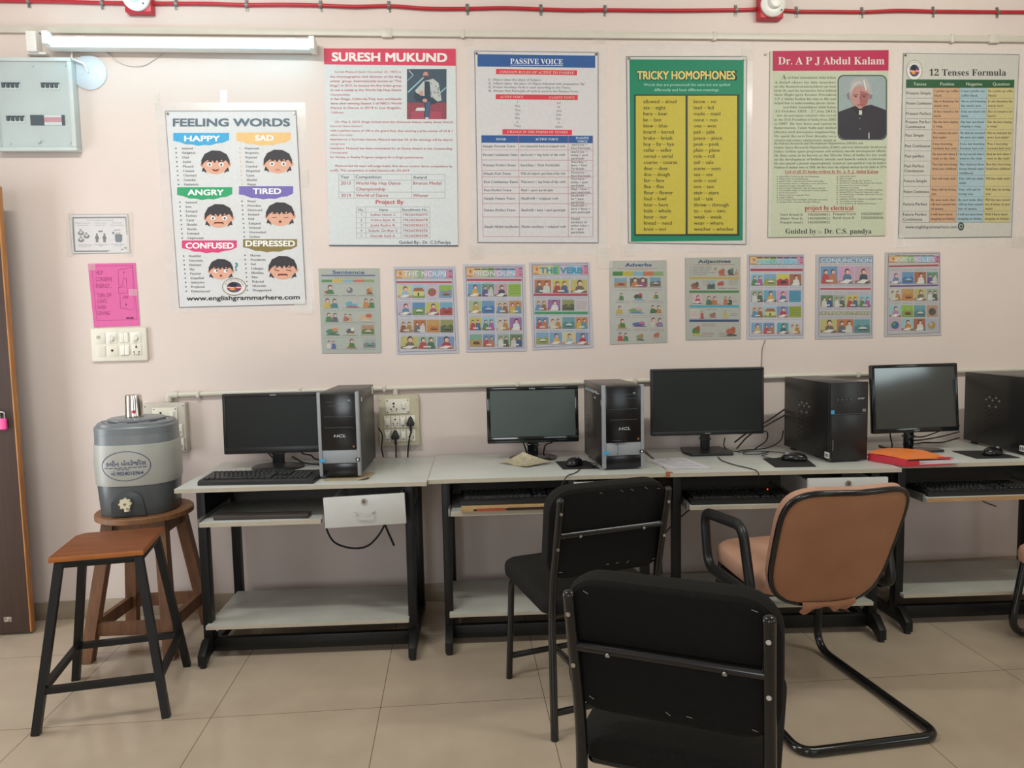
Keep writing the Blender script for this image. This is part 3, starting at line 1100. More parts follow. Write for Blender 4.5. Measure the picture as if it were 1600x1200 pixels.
L2 = ['On May 5, 2019, Kings United won the American Dance reality show World', 'Dance for Dance Season 3', 'with a perfect score of 100 in the grand final, thus winning a prize money of US $ 1', 'million. In a recent', 'interview to a YouTube channel, Mukund said that 5% of the winnings will be shared', 'among team', 'members. Mukund has been nominated for an Emmy Award in the Outstanding', 'Choreography', 'for Variety or Reality Program category for a King\'s performance.', '', 'Mukund and his team will judge India\'s first dance contine dance competition by', 'sonEL. This competition is called Dance\'s Life -D3-2019']
for k, s in enumerate(L2):
    if not s:
        continue
    y = 467 + k * 24.3
    if k in (0, 10):
        a.text(s, 120, y, 12, RT, w=646, bold=0.018, layer=1, slope=0.004)
    elif k in (1, 3, 5, 7):
        a.text(s, 92, y, 12, RT, bold=0.006, layer=1)
    else:
        a.text(s, 92, y, 12, RT, w={8: 515, 11: 436}.get(k, 672), bold=0.018, layer=1, slope=0.004)
TB = '8a9090'
for y in (752, 783, 849, 883):
    a.line((140, y), (725, y), 1.6, TB, 1)
for x, y1 in ((140, 883), (224, 883), (541, 883), (725, 883)):
    a.line((x, 750), (x, y1), 1.6, TB, 1)
for s, x, y, c, w in (('Year', 150, 774, '5a6068', 48), ('Competition', 232, 774, '5a6068', 142), ('Award', 548, 776, '5a6068', 75), ('2015', 152, 808, RT, 55), ('World Hip Hop Dance', 233, 808, RT, 247), ('Championship', 235, 840, RT, 162), ('Bronze Medal', 549, 808, RT, 155), ('2019', 152, 875, RT, 55), ('World of Dance', 234, 875, RT, 178), ('Winner', 549, 876, RT, 85)):
    a.text(s, x, y, 18, c, w=w, bold=0.012, layer=2)
a.text('Project By', 420, 914, 24, 'c0484c', w=152, align='c', bold=0.02)
for y in (930, 960, 988, 1018, 1046, 1074, 1102):
    a.line((236, y), (642, y), 1.6, TB, 1)
for x in (236, 288, 482, 642):
    a.line((x, 930), (x, 1102), 1.6, TB, 1)
a.text('No.', 262, 953, 15, '5a6068', align='c', bold=0.01)
a.text('Name', 386, 953, 15, '5a6068', align='c', bold=0.01)
a.text('Enrollment No.', 561, 953, 15, '5a6068', w=140, align='c', bold=0.01)
for k, (n_, e_) in enumerate((('Suthar Harsh S.', '196260306070'), ('Vohra Ayan A.', '196260306078'), ('Joshi Rudra R.', '196260306515'), ('Solanki Girdhar S.', '196260306536'), ('Davoda Sahil A.', '196260306508'))):
    y = 980 + 29 * k
    a.text(str(k + 1), 264, y, 14, RT, align='c')
    a.text(n_, 384, y, 14, RT, align='c', w=140 + 22 * (k == 3), bold=0.008)
    a.text(e_, 562, y, 14, RT, align='c', w=136, bold=0.008)
a.text('Guided By:- Dr. C.S.Pandya', 614, 1134, 18, '454c58', w=284, align='c', bold=0.015, slope=0.004)
a.poly([(87, 1139), (797, 1141), (797, 1147), (87, 1145)], '4a5668', 1)
# photo of a person sitting on a red sofa
x0, y0, x1, y1 = 515, 172, 733, 447
a.rect(x0, y0, x1, y1, '44525e', 1)
a.rect(x0, 356, x1, y1, '8e4450', 2)
a.rect(540, 405, 705, y1, 'a8485a', 2)
a.line((520, 300), (610, 215), 7, '8fc0cc', 2)
a.line((525, 178), (550, 205), 4, 'a9c4d0', 2)
a.line((550, 205), (518, 236), 4, '8fb0c0', 2)
a.line((690, 310), (732, 272), 6, '84b8c4', 2)
a.poly([(560, 290), (605, 240), (660, 225), (690, 250), (702, 320), (706, 345), (680, 352), (660, 330), (600, 320), (570, 310)], 'b4b8b4', 3)
a.poly([(612, 240), (640, 240), (648, 330), (612, 330)], '35424c', 4)
a.poly([(560, 300), (600, 318), (660, 332), (690, 356), (640, 370), (628, 446), (610, 446), (612, 360), (570, 350), (552, 330)], '33414c', 3)
a.poly([(620, 350), (645, 352), (640, 440), (615, 440)], '43597a', 4)
a.oval(618, 205, 15, 19, 'c08a80', 4, n=20)
a.poly([(604, 208), (632, 208), (628, 226), (608, 226)], '5a4a4c', 5)
a.oval(594, 305, 11, 14, 'c48e84', 4)
a.oval(614, 345, 13, 10, 'c48e84', 5)
a.poly([(560, 402), (570, 385), (612, 384), (614, 402)], 'c8ccc8', 4)
a.oval(625, 442, 10, 5, 'c8ccc8', 5)
for k in range(14):
    a.oval(rnd.uniform(645, 695), rnd.uniform(240, 330), 4, 5, '7f8684', 4, n=7)
finish(a)

# ---- PASSIVE VOICE
a = new_poster('wall_poster', 'white poster about passive voice with blue and red bands and a table', 'poster', [(40, 70), (722, 78), (722, 1130), (58, 1127)],
               [(0.133, 2.678), (0.73, 2.676), (0.72, 1.767), (0.127, 1.776)], 'cfcccb', th=0.002)
a.qframe([(40, 70), (722, 78), (722, 1130), (58, 1127)], 3, '55575c', 1)
a.poly([(57, 88), (705, 97), (705, 164), (57, 156)], '2c5490', 1)
a.text('PASSIVE VOICE', 382, 143, 31, 'e2e4e6', w=290, align='c', serif=True, res=3, slope=0.01)
a.line((238, 149), (527, 152), 2.5, 'e2e4e6', 2)
RED = 'd23a48'
a.poly([(159, 170), (605, 178), (605, 205), (159, 198)], RED, 1)
a.text('COMMON RULES OF ACTIVE TO PASSIVE', 382, 196, 15, 'e0b8b4', w=410, align='c', serif=True, shear=0.2, slope=0.012)
for k, s in enumerate(('1)  Object takes the place of Subject.', '2)  Subject takes  the place of Object followed with preposition \'By\'', '3)  Proper Auxiliary Verb is used according to the Tense', '4)  Always Past Participle of verb is used in the Passive Voice')):
    a.text(s, 116, 234 + k * 20.5, 13, '595c66', w=(293, 533, 452, 496)[k], layer=1, slope=0.008, bold=0.006)
a.poly([(157, 309), (609, 313), (609, 341), (157, 337)], RED, 1)
a.text('ACTIVE VOICE', 243, 330, 13, 'e8b0ac', w=128, align='c', serif=True, shear=0.2)
a.text('PASSIVE VOICE', 520, 333, 13, 'e8b0ac', w=140, align='c', serif=True, shear=0.2)
for k, (p, q_) in enumerate((('I', 'me'), ('We', 'us'), ('You', 'you'), ('He', 'him'), ('She', 'her'), ('It', 'it'), ('They', 'them'))):
    a.text(p, 277, 358 + 22 * k, 14, '5a5c68', align='c', layer=1)
    a.text(q_, 504, 362 + 22 * k, 14, '5a5c68', align='c', layer=1)
a.rect(194, 502, 577, 531, RED, 1, slope=0.01)
a.text('CHANGE IN THE FORMS OF TENSES', 386, 524, 14, 'e8b8b4', w=332, align='c', serif=True, shear=0.2, slope=0.008)
a.rect(78, 535, 692, 576, '2c5490', 1, slope=0.005)
for s, x, y in (('TENSE', 186, 563), ('ACTIVE VOICE', 438, 563), ('PASSIVE', 634, 557), ('VOICE', 634, 575)):
    a.text(s, x, y, 13, 'd4dae4', align='c', serif=True)
ROWS = [576, 615, 671, 729, 764, 820, 856, 911, 985, 1093]
TEN = ['Simple Present Tense', 'Present Continuous Tense', 'Present Perfect Tense', 'Simple Past Tense', 'Past Continuous Tense', 'Past Perfect Tense', 'Simple Future Tense', 'Future Perfect Tense', 'Simple Modal Auxiliaries']
ACT = ['s/es-connected form or original verb', 'am/is/are + ing form of the verb', 'have/has + Past Participle', 'With all subjects -past form of the verb', 'Was/were + ing form of the verb', 'Had + past participle', 'Shall/will + original verb', 'Shall/will + have + past participle', 'Modal auxiliary + original verb']
PAS = [['Am/is/are +', 'Past Participle'], ['Am/is/are +', 'being + past', 'participle'], ['Have/has +', 'been + Past', 'Participle'], ['Was/were +', 'Past Participle'], ['Was/were +', 'being + past', 'participle'], ['Had + been +', 'past participle'], ['Shall/will +', ' be + past', 'participle'], ['Shall/will +', 'have + been +', 'past participle'], ['Modal', 'auxiliary of', 'active voice +', 'be + past', 'participle']]
for y in ROWS[1:]:
    xo = (y - 576) * 0.016
    a.line((78 + xo, y), (692, y + 2), 2, 'c08084', 2)
for x, d in ((78, 9), (282, 6), (556, 1), (692, 0)):
    a.line((x, 537), (x + d, 1094), 2, 'c08084', 2)
for k in range(9):
    ym = (ROWS[k] + ROWS[k + 1]) / 2 + 6
    if k in (0,):
        ym -= 0
    a.text(TEN[k], 86 + k, ym, 14, '54586a', serif=True, layer=1, maxw=190)
    a.text(ACT[k], 293 + k * 0.6, ym, 14, '63666c', serif=True, layer=1, maxw=245)
    for j, s in enumerate(PAS[k]):
        a.text(s, 571, ROWS[k] + 17 + j * 18.5, 13, '66686e', serif=True, layer=1, maxw=108)
finish(a, film=(42, 30, 52, 62), tapes=((-20, -10, 30, 40), (690, -40, 760, 30), (10, 1140, 90, 1215), (720, 1150, 800, 1270)), pins=((52, 85), (710, 90)))

# ---- TRICKY HOMOPHONES
a = new_poster('wall_poster', 'green and yellow tricky homophones poster with word pairs in two columns', 'poster', [(65, 100), (730, 100), (725, 1138), (75, 1130)],
               [(0.867, 2.658), (1.468, 2.663), (1.469, 1.75), (0.87, 1.765)], 'c6c2bd', th=0.002)
a.qframe([(65, 100), (730, 100), (725, 1138), (75, 1130)], 3, '5a5a5a', 1)
a.poly([(82, 117), (712, 121), (706, 1115), (90, 1122)], '0f7f5c', 1)
a.text('TRICKY HOMOPHONES', 397, 231, 53, '26281a', w=550, align='c', bold=0.05, layer=2, res=3)
a.text('TRICKY HOMOPHONES', 394, 227, 47, 'd8c472', w=538, align='c', bold=0.028, layer=3, res=3)
a.text('Words that are pronounced the same but are spelled', 398, 264, 16, 'aacfb8', w=475, align='c', bold=0.004)
a.text('differently and have different meanings.', 398, 292, 16, 'aacfb8', w=358, align='c', bold=0.004)
a.rect(108, 310, 688, 1090, '2b3a38', 2)
a.rect(117, 318, 391, 1080, 'c0ae3a', 3)
a.rect(403, 318, 675, 1078, 'c0ae3a', 3)
HL = 'allowed – aloud|ate – eight|bare – bear|be – bee|blew – blue|board – bored|brake – break|buy – by – bye|cellar – seller|cereal – serial|coarse – course|dear – deer|doe – dough|fair – fare|flea – flee|flour – flower|foul – fowl|hear – here|hole – whole|hour – our|knead – need|knot – not'.split('|')
HR = 'know – no|lead – led|made – maid|none – nun|one – won|pail – pale|peace – piece|peak – peek|plain – plane|role – roll|sail – sale|scene – seen|sea – see|sole – soul|son – sun|stair – stare|tail – tale|threw – through|to – too – two|weak – week|wear – where|weather – whether'.split('|')
for k in range(22):
    y = 359 + 33.45 * k
    a.text(HL[k], 159 + k * 0.15, y, 21, '37361e', layer=4, bold=0.014, maxw=190)
    a.text(HR[k], 437, y, 21, '37361e', layer=4, bold=0.014, maxw=220)
finish(a, film=(40, 70, 32, 45), tapes=((40, 1130, 110, 1200), (700, 60, 770, 120)), pins=((80, 112), (715, 117)))

# ---- portrait biography with a crimson band
a = new_poster('wall_poster', 'pale green poster with crimson top band and portrait of a grey haired person', 'poster', [(82, 75), (753, 70), (735, 1120), (70, 1130)],
               [(1.584, 2.687), (2.19, 2.696), (2.194, 1.787), (1.581, 1.785)], 'b9bda6', th=0.006)
a.poly([(82, 75), (96, 75), (84, 1129), (70, 1130)], 'c2c0b2', 1)
a.poly([(95, 75), (753, 70), (752, 186), (95, 188)], 'b4244e', 2)
a.text('Dr. A P J Abdul Kalam', 427, 151, 45, 'd8ccc4', w=602, align='c', serif=True, res=4, layer=3)
T = '5b5e50'
a.text('A', 146, 235, 28, T, serif=True, layer=2)
a.text('vul Pakir Jainulabdeen Abdul Kalam', 176, 232, 14, T, w=278, serif=True, layer=1)
L = ['A brief class by his teacher', 'on the Rameswaramseashore on how', 'birds fly and the locomotive force behind', 'their flight gave former President', 'A P J Abdul Kalam his aim in life and', 'helped him in understanding physics better.', '    Avul Pakir Jainulabdeen Abdul Kalam', '(15 October 1931 - 27 July 2015)', 'was an aerospace scientist who served', 'as the 11th President of India from 2002', 'to 2007. He was born and raised in', 'Rameswaram, Tamil Nadu and studied', 'physics and aerospace engineering.', 'He spent the next four decades as a', 'scientist and science administrator, mainly at']
for k, s in enumerate(L):
    y = 259 + k * 23.4
    x = 152 if k == 6 else 118 if k == 8 else 104
    a.text(s.strip(), x, y, 13.5, T, w=455 - x, serif=True, layer=1)
L = ['the Defence Research and Development Organisation (DRDO) and', 'Indian Space Research Organisation (ISRO) and was intimately involved in', 'India\'s civilian space programme and military missile development efforts.', 'He thus came to be known as the Missile Man of India for his work', 'on the development of ballistic missile and launch vehicle technology.', 'He also played a pivotal organisational, technical, and political role in India\'s', 'Pokhran-II nuclear tests in 1998, the first since the original nuclear test by India in 1974']
for k, s in enumerate(L):
    a.text(s, 103, 605 + k * 22.6, 13.5, T, w=505 if k == 0 else 637, serif=True, layer=1, slope=-0.004)
a.text('List of all 25 books written by Dr. A. P. J. Abdul Kalam', 429, 766, 17, 'a83440', w=530, align='c', serif=True, layer=2)
a.line((163, 771), (695, 769), 2, 'a83440', 1)
BK = ['India 2020: A Vision for the New Millennium', 'Wings of Fire: An Autobiography', 'Ignited Minds: Unleashing the Power within India', 'The Luminous Sparks: A Biography in Verse and Colours', 'Inspiring Thoughts: Quotation Series', 'You Are Born to Blossom: Take My Journey Beyond', 'The Scientific Indian: A Twenty-First Century Guide to', 'the World around Us', 'Failure to Success: Legendry Lives', 'Target 3 Billion', 'You are Unique: Scale New Heights by Thoughts and Actions', 'Turning Points: A Journey through Challenges']
BK2 = ['Indomitable Spirit', 'Spirit of India', 'Thoughts for Change: We Can Do It', 'My Journey: Transforming Dreams into Actions', 'Governance for Growth in India', 'Manifesto for Change', 'Forge Your Future: Candid, Forthright, Inspiring', 'Beyond 2020: A Vision for Tomorrow\'s India', 'The Guiding Light: A Selection of Quotations from My', 'Favourite Books', 'Reignited: Scientific Pathways to a Brighter Future', 'The Family and the Nation', 'Transcendence: My Spiritual Experiences']
for k, s in enumerate(BK):
    a.text(s, 131, 790 + k * 13.1, 8.5, '6a6c5e', serif=True, layer=1, maxw=275)
    a.rect(119, 785 + k * 13.1, 124, 790 + k * 13.1, '6a6c5e', 1)
for k, s in enumerate(BK2):
    a.text(s, 474, 788 + k * 12.9, 8.5, '6a6c5e', serif=True, layer=1, maxw=245)
    a.rect(458, 783 + k * 12.9, 464, 788 + k * 12.9, '6a6c5e', 1)
a.text('project by electrical', 415, 976, 27, 'a83440', w=276, align='c', serif=True, res=3)
a.line((277, 986), (553, 984), 2.5, 'a83440', 1)
for s, x, y in (('Guru Krunal K.', 138, 1008), ('196260309011', 293, 1008), ('Prajapati Vral R.', 437, 1004), ('196260309037', 596, 1004), ('Khatri Nisar K.', 138, 1030), ('196260309012', 293, 1030), ('Raval Aryan B.', 437, 1026), ('196260309044', 596, 1026), ('Prajapati Anand J.', 138, 1052), ('196260309022', 293, 1052)):
    a.text(s, x, y, 14, '5c5e52', serif=True, layer=1, maxw=132)
a.text('Guided by :- Dr. C.S. pandya', 412, 1109, 29, '3c3e3a', w=488, align='c', serif=True, res=3)
# portrait
pr = rrect(463, 211, 743, 579, 34, 6)
a.poly(pr, '39423c', 1)
a.poly(rrect(469, 217, 737, 573, 30, 6), '8f9e9c', 2)
a.poly([(469, 420), (530, 398), (570, 385), (620, 385), (655, 380), (700, 396), (737, 410), (737, 545), (728, 564), (708, 573), (498, 573), (478, 564), (469, 545)], '312d36', 3)
a.poly([(520, 350), (508, 318), (530, 290), (538, 250), (566, 228), (604, 222), (636, 236), (648, 272), (662, 318), (664, 336), (640, 352)], 'a5a0a0', 3)
a.poly([(512, 320), (528, 306), (534, 352), (520, 350)], '7c7276', 4)
a.poly([(640, 318), (663, 326), (656, 345), (636, 352)], '7c7276', 4)
a.oval(588, 338, 51, 66, 'b4847a', 4, n=28)
a.poly([(540, 320), (552, 280), (580, 262), (600, 262), (596, 246), (560, 250), (536, 290)], 'b4b0ae', 5)
a.poly([(606, 240), (640, 262), (642, 320), (628, 290), (610, 268)], 'a8a4a4', 5)
a.line((610, 238), (624, 300), 8, 'cfcac6', 6)
a.poly([(590, 300), (640, 316), (630, 372), (606, 398), (590, 380)], '9c5f5a', 5)
for e in (565, 612):
    a.line((e - 14, 326), (e + 14, 324), 5, '5a4644', 6)
    a.oval(e, 334, 8, 4, '4c3c40', 6, n=10)
a.line((590, 330), (592, 358), 6, '8e5a54', 6)
a.line((572, 382), (606, 380), 5, '8a4448', 6)
a.poly([(536, 396), (562, 386), (590, 406), (620, 386), (640, 392), (600, 430), (580, 430)], '2a262e', 6)
a.rect(583, 412, 600, 437, 'c4c0b4', 7)
for y in (457, 516):
    a.oval(588, y, 5, 5, '66606a', 5, n=8)
a.rect(637, 538, 643, 572, 'b8b4b4', 5)
finish(a, pins=((58, 92),))

# ---- 12 Tenses Formula
a = new_poster('wall_poster', 'white tenses formula poster with a coloured table at upper right', 'poster', [(75, 85), (735, 92), (690, 1130), (47, 1137)],
               [(2.269, 2.684), (2.883, 2.682), (2.875, 1.772), (2.265, 1.772)], 'c2bdb7', th=0.002)
a.qframe([(75, 85), (735, 92), (690, 1130), (47, 1137)], 3, '6a6a68', 1)
emblem(a, 137, 183, 45, 58)
a.text('12 Tenses Formula', 440, 213, 38, '35342e', w=436, align='c', serif=True, res=3)
a.poly([(91, 235), (705, 237), (703, 281), (90, 283)], '2c5638', 4)
for s, x in (('Tenses', 168), ('Positive', 323), ('Negative', 476), ('Question', 629)):
    a.text(s, x, 270, 19, 'b8c4ac', align='c', bold=0.015, layer=5)
TY = [283, 341, 399, 458, 521, 583, 641, 699, 780, 842, 901, 983, 1046]
CX = lambda x, y: x + (y - 283) * (-0.029)
cols = [(91, None), (243, 'c49c7a'), (397, '9ab4be'), (550, 'c2b87c'), (705, None)]
for j in (1, 2, 3):
    a.poly([(cols[j][0], 281), (cols[j + 1][0], 281), (CX(cols[j + 1][0], 1046) - (0 if j < 3 else 6), 1046), (CX(cols[j][0], 1046), 1046)], cols[j][1], 1)
for y in TY:
    a.line((CX(91, y), y), (CX(704, y), y), 1.6, '7c7a74', 2)
for x, _ in cols:
    a.line((x, 281), (CX(x, 1046), 1046), 1.4, '8a8780', 2)
TN = ['Present Simple', 'Present Continuous', 'Present Perfect', 'Present Perfect|Continuous', 'Past Simple', 'Past Continuous', 'Past perfect', 'Past Perfect|Continuous', 'Future Simple', 'Future Continuous', 'Future Perfect', 'Future Perfect|Continuous']
PO = ['I prefer my coffee|black.', 'She is listening the|music now.', 'It has rained a lot|lately.', 'She has been singing|a song.', 'We watched the news|last night.', 'I was learning|German last year.', 'He had left when I|went to the club.', 'They had been being|friend since childhood.', 'They will study math.', 'They will be loving|you.', 'By next week, they|will have earned lots|of money.', 'I will have been|shopping on Sunday.']
NE = ['I don\'t prefer my|coffee black.', 'She is not listening|the music now.', 'It has not rained a lot|lately.', 'She has not been|singing a song.', 'We did not watched|the news last night.', 'I was not learning|German last year.', 'He had not left when I|went to the club.', 'They had not been|being friend since|childhood.', 'They will not study|math.', 'They will not be|loving you.', 'By next week, they|will not have earned|lots of money.', 'I will not have been|shopping on Sunday.']
QU = ['Do I prefer my coffee|black?', 'Is she listening the|music now?', 'Has it rained a lot|lately?', 'Has she been singing|a song?', 'Did we watched the|news last night?', 'Was I learning|German last year?', 'Had he left when I|went to the club?', 'Had they been being|friend since childhood?', 'Will they study math?', 'Will they be loving|you?', 'Will they have earned|lots of money, by next|week?', 'Will I have been|shopping on Sunday?']
for k in range(12):
    y0, y1 = TY[k], TY[k + 1]
    ln = TN[k].split('|')
    for j, s in enumerate(ln):
        a.text(s, CX(93, y0) + 1, (y0 + y1) / 2 + 8 + (j - (len(ln) - 1) / 2) * 27, 17, '4b4a48', layer=2, maxw=142, bold=0.006)
    for cx0, src in ((243, PO), (397, NE), (550, QU)):
        for j, s in enumerate(src[k].split('|')):
            a.text(s, CX(cx0, y0) + 7, y0 + 24 + 25 * j, 13.5, '50483f', layer=2, serif=True, maxw=140)
a.text('www.englishgrammarhere.com', 87, 1080, 18, '4c4b48', w=290, layer=2, bold=0.006)
a.oval(402, 1069, 18, 24, '3d4a48', 2)
a.ring(402, 1069, 10, 14, 4, 'a8b0a8', 3, n=16)
finish(a, film=(28, 30, 40, 52), tapes=((690, 1120, 800, 1190), (40, 1120, 80, 1190)), pins=((86, 98),))

# ---- small picture charts
DARK = '3a3230'


def pic(a, x0, y0, x1, y1, kind, c1='c8c4a8', c2='4a6ea0', c3='a04a3a'):
    w, h = x1 - x0, y1 - y0
    X, Y_ = lambda u: x0 + w * u, lambda v: y0 + h * v

    def person(u, v, s, shirt, hair=DARK, layer=4, lean=0.0):
        """v = chin height, s = head half width as a share of the cell's width"""
        r = s * w
        a.poly([(X(u) - 1.9 * r + lean * r, Y_(1)), (X(u) - 1.5 * r, Y_(v) + 0.7 * r), (X(u) - 0.5 * r, Y_(v) + 0.1 * r), (X(u) + 0.5 * r, Y_(v) + 0.1 * r), (X(u) + 1.5 * r, Y_(v) + 0.7 * r), (X(u) + 1.9 * r + lean * r, Y_(1))], shirt, layer)
        a.oval(X(u), Y_(v) - 0.9 * r, r, 1.15 * r, hair, layer + 1, n=12)
        a.oval(X(u) + 0.12 * r, Y_(v) - 0.6 * r, 0.8 * r, 0.85 * r, SKIN, layer + 2, n=12)
    if kind in ('p', 'pp', 'l', 'h', 'o'):
        a.rect(x0, y0, x1, y1, c1, 2)
    if kind == 'p':
        a.rect(x0, Y_(0.82), x1, y1, c3, 3)
        person(0.55, 0.42, 0.16, c2)
        a.poly([(X(0.05), Y_(0.95)), (X(0.5), Y_(0.74)), (X(0.9), Y_(0.78)), (X(0.55), Y_(1))], 'd8d0c4', 6)
    elif kind == 'pp':
        a.rect(x0, Y_(0.8), x1, y1, '8a6a50', 3)
        person(0.28, 0.42, 0.12, c2)
        person(0.72, 0.40, 0.12, c3, layer=4)
        a.rect(X(0.3), Y_(0.78), X(0.72), Y_(0.9), 'cfc8bc', 7)
    elif kind == 'l':
        a.poly([(x0, Y_(0.55)), (X(0.3), Y_(0.38)), (X(0.55), Y_(0.52)), (X(0.8), Y_(0.34)), (x1, Y_(0.5)), (x1, y1), (x0, y1)], c2, 3)
        a.oval(X(0.55), Y_(0.68), w * 0.26, h * 0.13, c3, 4)
        a.rect(X(0.3), Y_(0.72), X(0.82), Y_(0.8), DARK, 5)
    elif kind == 'h':
        a.rect(x0, Y_(0.78), x1, y1, '7a8a4a', 3)
        a.rect(X(0.1), Y_(0.45), X(0.92), Y_(0.85), c2, 4)
        a.poly([(X(0.05), Y_(0.48)), (X(0.22), Y_(0.2)), (X(0.8), Y_(0.2)), (X(0.97), Y_(0.48))], c3, 5)
        a.rect(X(0.44), Y_(0.6), X(0.56), Y_(0.85), '3a5a40', 6)
    elif kind == 'o':
        a.oval(X(0.5), Y_(0.55), w * 0.34, h * 0.32, c2, 3)
        a.oval(X(0.4), Y_(0.45), w * 0.16, h * 0.16, c3, 4)
    elif kind == 'b':
        a.rect(x0, y0, x1, y1, c1, 2)
        for k in range(4):
            a.rect(X(0.1), Y_(0.2 + 0.18 * k), X(0.9), Y_(0.23 + 0.18 * k), c2, 3)
    elif kind == 'f':       # figure on bare paper
        person(0.5, 0.42, 0.17, c1, layer=2)
        a.rect(X(0.05), Y_(0.92), X(0.95), Y_(1.0), c2, 5)
        a.oval(X(0.2), Y_(0.7), w * 0.12, h * 0.12, c3, 5, n=10)
    elif kind == 'ff':
        person(0.25, 0.42, 0.13, c1, layer=2)
        person(0.72, 0.46, 0.13, c2, layer=2)
        a.oval(X(0.5), Y_(0.72), w * 0.1, h * 0.1, c3, 6, n=10)
    elif kind == 'fo':
        a.oval(X(0.45), Y_(0.6), w * 0.38, h * 0.28, c1, 2)
        a.oval(X(0.65), Y_(0.4), w * 0.18, h * 0.2, c2, 3)
        a.poly([(X(0.05), Y_(0.95)), (X(0.4), Y_(0.75)), (X(0.95), Y_(0.9)), (X(0.9), Y_(1))], c3, 4)


def dashes(a, x0, x1, y, m='8a8684', t=4, n=3, layer=1):
    w = (x1 - x0) / n
    for k in range(n):
        a.rect(x0 + w * k + w * 0.06, y, x0 + w * (k + 0.94), y + t, m, layer)


def row(a, xs, y0, y1, specs, slope=0.0):
    for k, ((x0, x1), sp) in enumerate(zip(xs, specs)):
        d = slope * (x0 - xs[0][0])
        pic(a, x0, y0 + d, x1, y1 + d, *sp)


GC = 'small wall charts'
# Sentence
a = new_poster('small_chart', 'small grey picture chart about the sentence, leftmost of the small charts', 'chart', [(50, 130), (683, 128), (705, 1010), (90, 1015)],
               [(-0.64, 1.663), (-0.352, 1.66), (-0.356, 1.251), (-0.639, 1.256)], 'a9aaa0', group=GC, th=0.0015)
a.text('Sentence', 365, 186, 36, '35558a', w=332, align='c', bold=0.035, res=3)
a.rect(82, 196, 642, 211, '5a5f8c', 1)
a.text('Types of Sentences', 365, 234, 17, 'b09a3c', w=300, align='c', bold=0.01)
for k, c in enumerate(('4a8a4a', 'c8a83c', '6aa4bc', 'c0604a', '7f9a5c')):
    a.rect(84 + 110 * k, 247, 194 + 110 * k, 273, c, 1)
cells = [((105, 305, 240, 405), (330, 305, 425, 400), (545, 305, 625, 400)), ((105, 440, 262, 540), (320, 440, 485, 540), (515, 430, 640, 540)), ((125, 585, 262, 685), (310, 590, 410, 680), (455, 580, 640, 685)), ((120, 730, 280, 825), (335, 725, 445, 825), (500, 722, 632, 815)), ((138, 865, 238, 965), (340, 860, 455, 960), (520, 862, 645, 955))]
kinds = [(('f', '3f7a4c', 'b9b0a4', 'b04a4a'), ('o', 'a9aaa0', '6a6a72', 'b8a8a0'), ('fo', 'b0683c', 'c49a4a', '7a4a34')), (('ff', 'c4a43c', '3c7484', '6f8a6a'), ('fo', '5a9ab0', 'b0a8a0', 'a0506a'), ('ff', 'b8783c', '3f7a4c', 'c8703c')), (('ff', '3f7a4c', '50546a', 'a8603c'), ('ff', 'b05a50', 'c09a6a', '50544c'), ('fo', 'c4a47c', 'c05a3c', 'b9b09a')), (('fo', '4a7a5a', 'c87a4a', '3f6a4c'), ('fo', '50545c', 'd0c8b8', 'b8a86a'), ('l', 'b07a5a', '5a7a3c', 'c8c0b0')), (('ff', 'c4c4bc', '4a5a9a', 'b0a8a0'), ('f', '3f7a3c', 'b85a3c', 'c8a85a'), ('l', '9aa09c', '7a7c78', '4f9080'))]
for r, (cs, ks) in enumerate(zip(cells, kinds)):
    for c, kk in zip(cs, ks):
        pic(a, *c, *kk)
    y = (290, 425, 570, 708, 850)[r]
    a.rect(90 + r * 5, y, 640 + r * 5, y + 2.5, '8a8c84', 1)
    dashes(a, 100 + r * 5, 640 + r * 4, y + 119, '6a6c66', 3, 3)
finish(a)

# THE NOUN
Wt = 'b9b8c2'


def chart_head(a, x0, y0, x1, y1, title, col, tx0, tx1, base, h, out='6a6a8a'):
    n = 8
    cs = ('d8a860', 'd8b878', 'b8c88a', '8ab86a', 'c0a8c8', '8ab0d0', '90bcd8', 'c87a9a')
    for k in range(n):
        a.rect(x0 + (x1 - x0) * k / n, y0, x0 + (x1 - x0) * (k + 1) / n, y1, cs[k], 1)
    a.frame(x0, y0, x1, y1, 3, '8a6a7c', 2)
    pic(a, x0 + 4, y0 + 4, x0 + 70, y1 - 3, 'fo', SKIN, 'b06a3c', 'c88a3c')
    for k in range(3):
        a.rect(x1 - 36, y0 + 8 + k * (y1 - y0 - 10) / 3, x1 - 8, y0 + 20 + k * (y1 - y0 - 10) / 3, ('5a4a7a', 'c05a7a', 'b83a4a')[k], 3)
    a.text(title, (tx0 + tx1) / 2 + 2, base + 3, h, out, w=tx1 - tx0, align='c', bold=0.04, layer=3, res=3)
    a.text(title, (tx0 + tx1) / 2, base, h, col, w=tx1 - tx0, align='c', bold=0.02, layer=4, res=3)


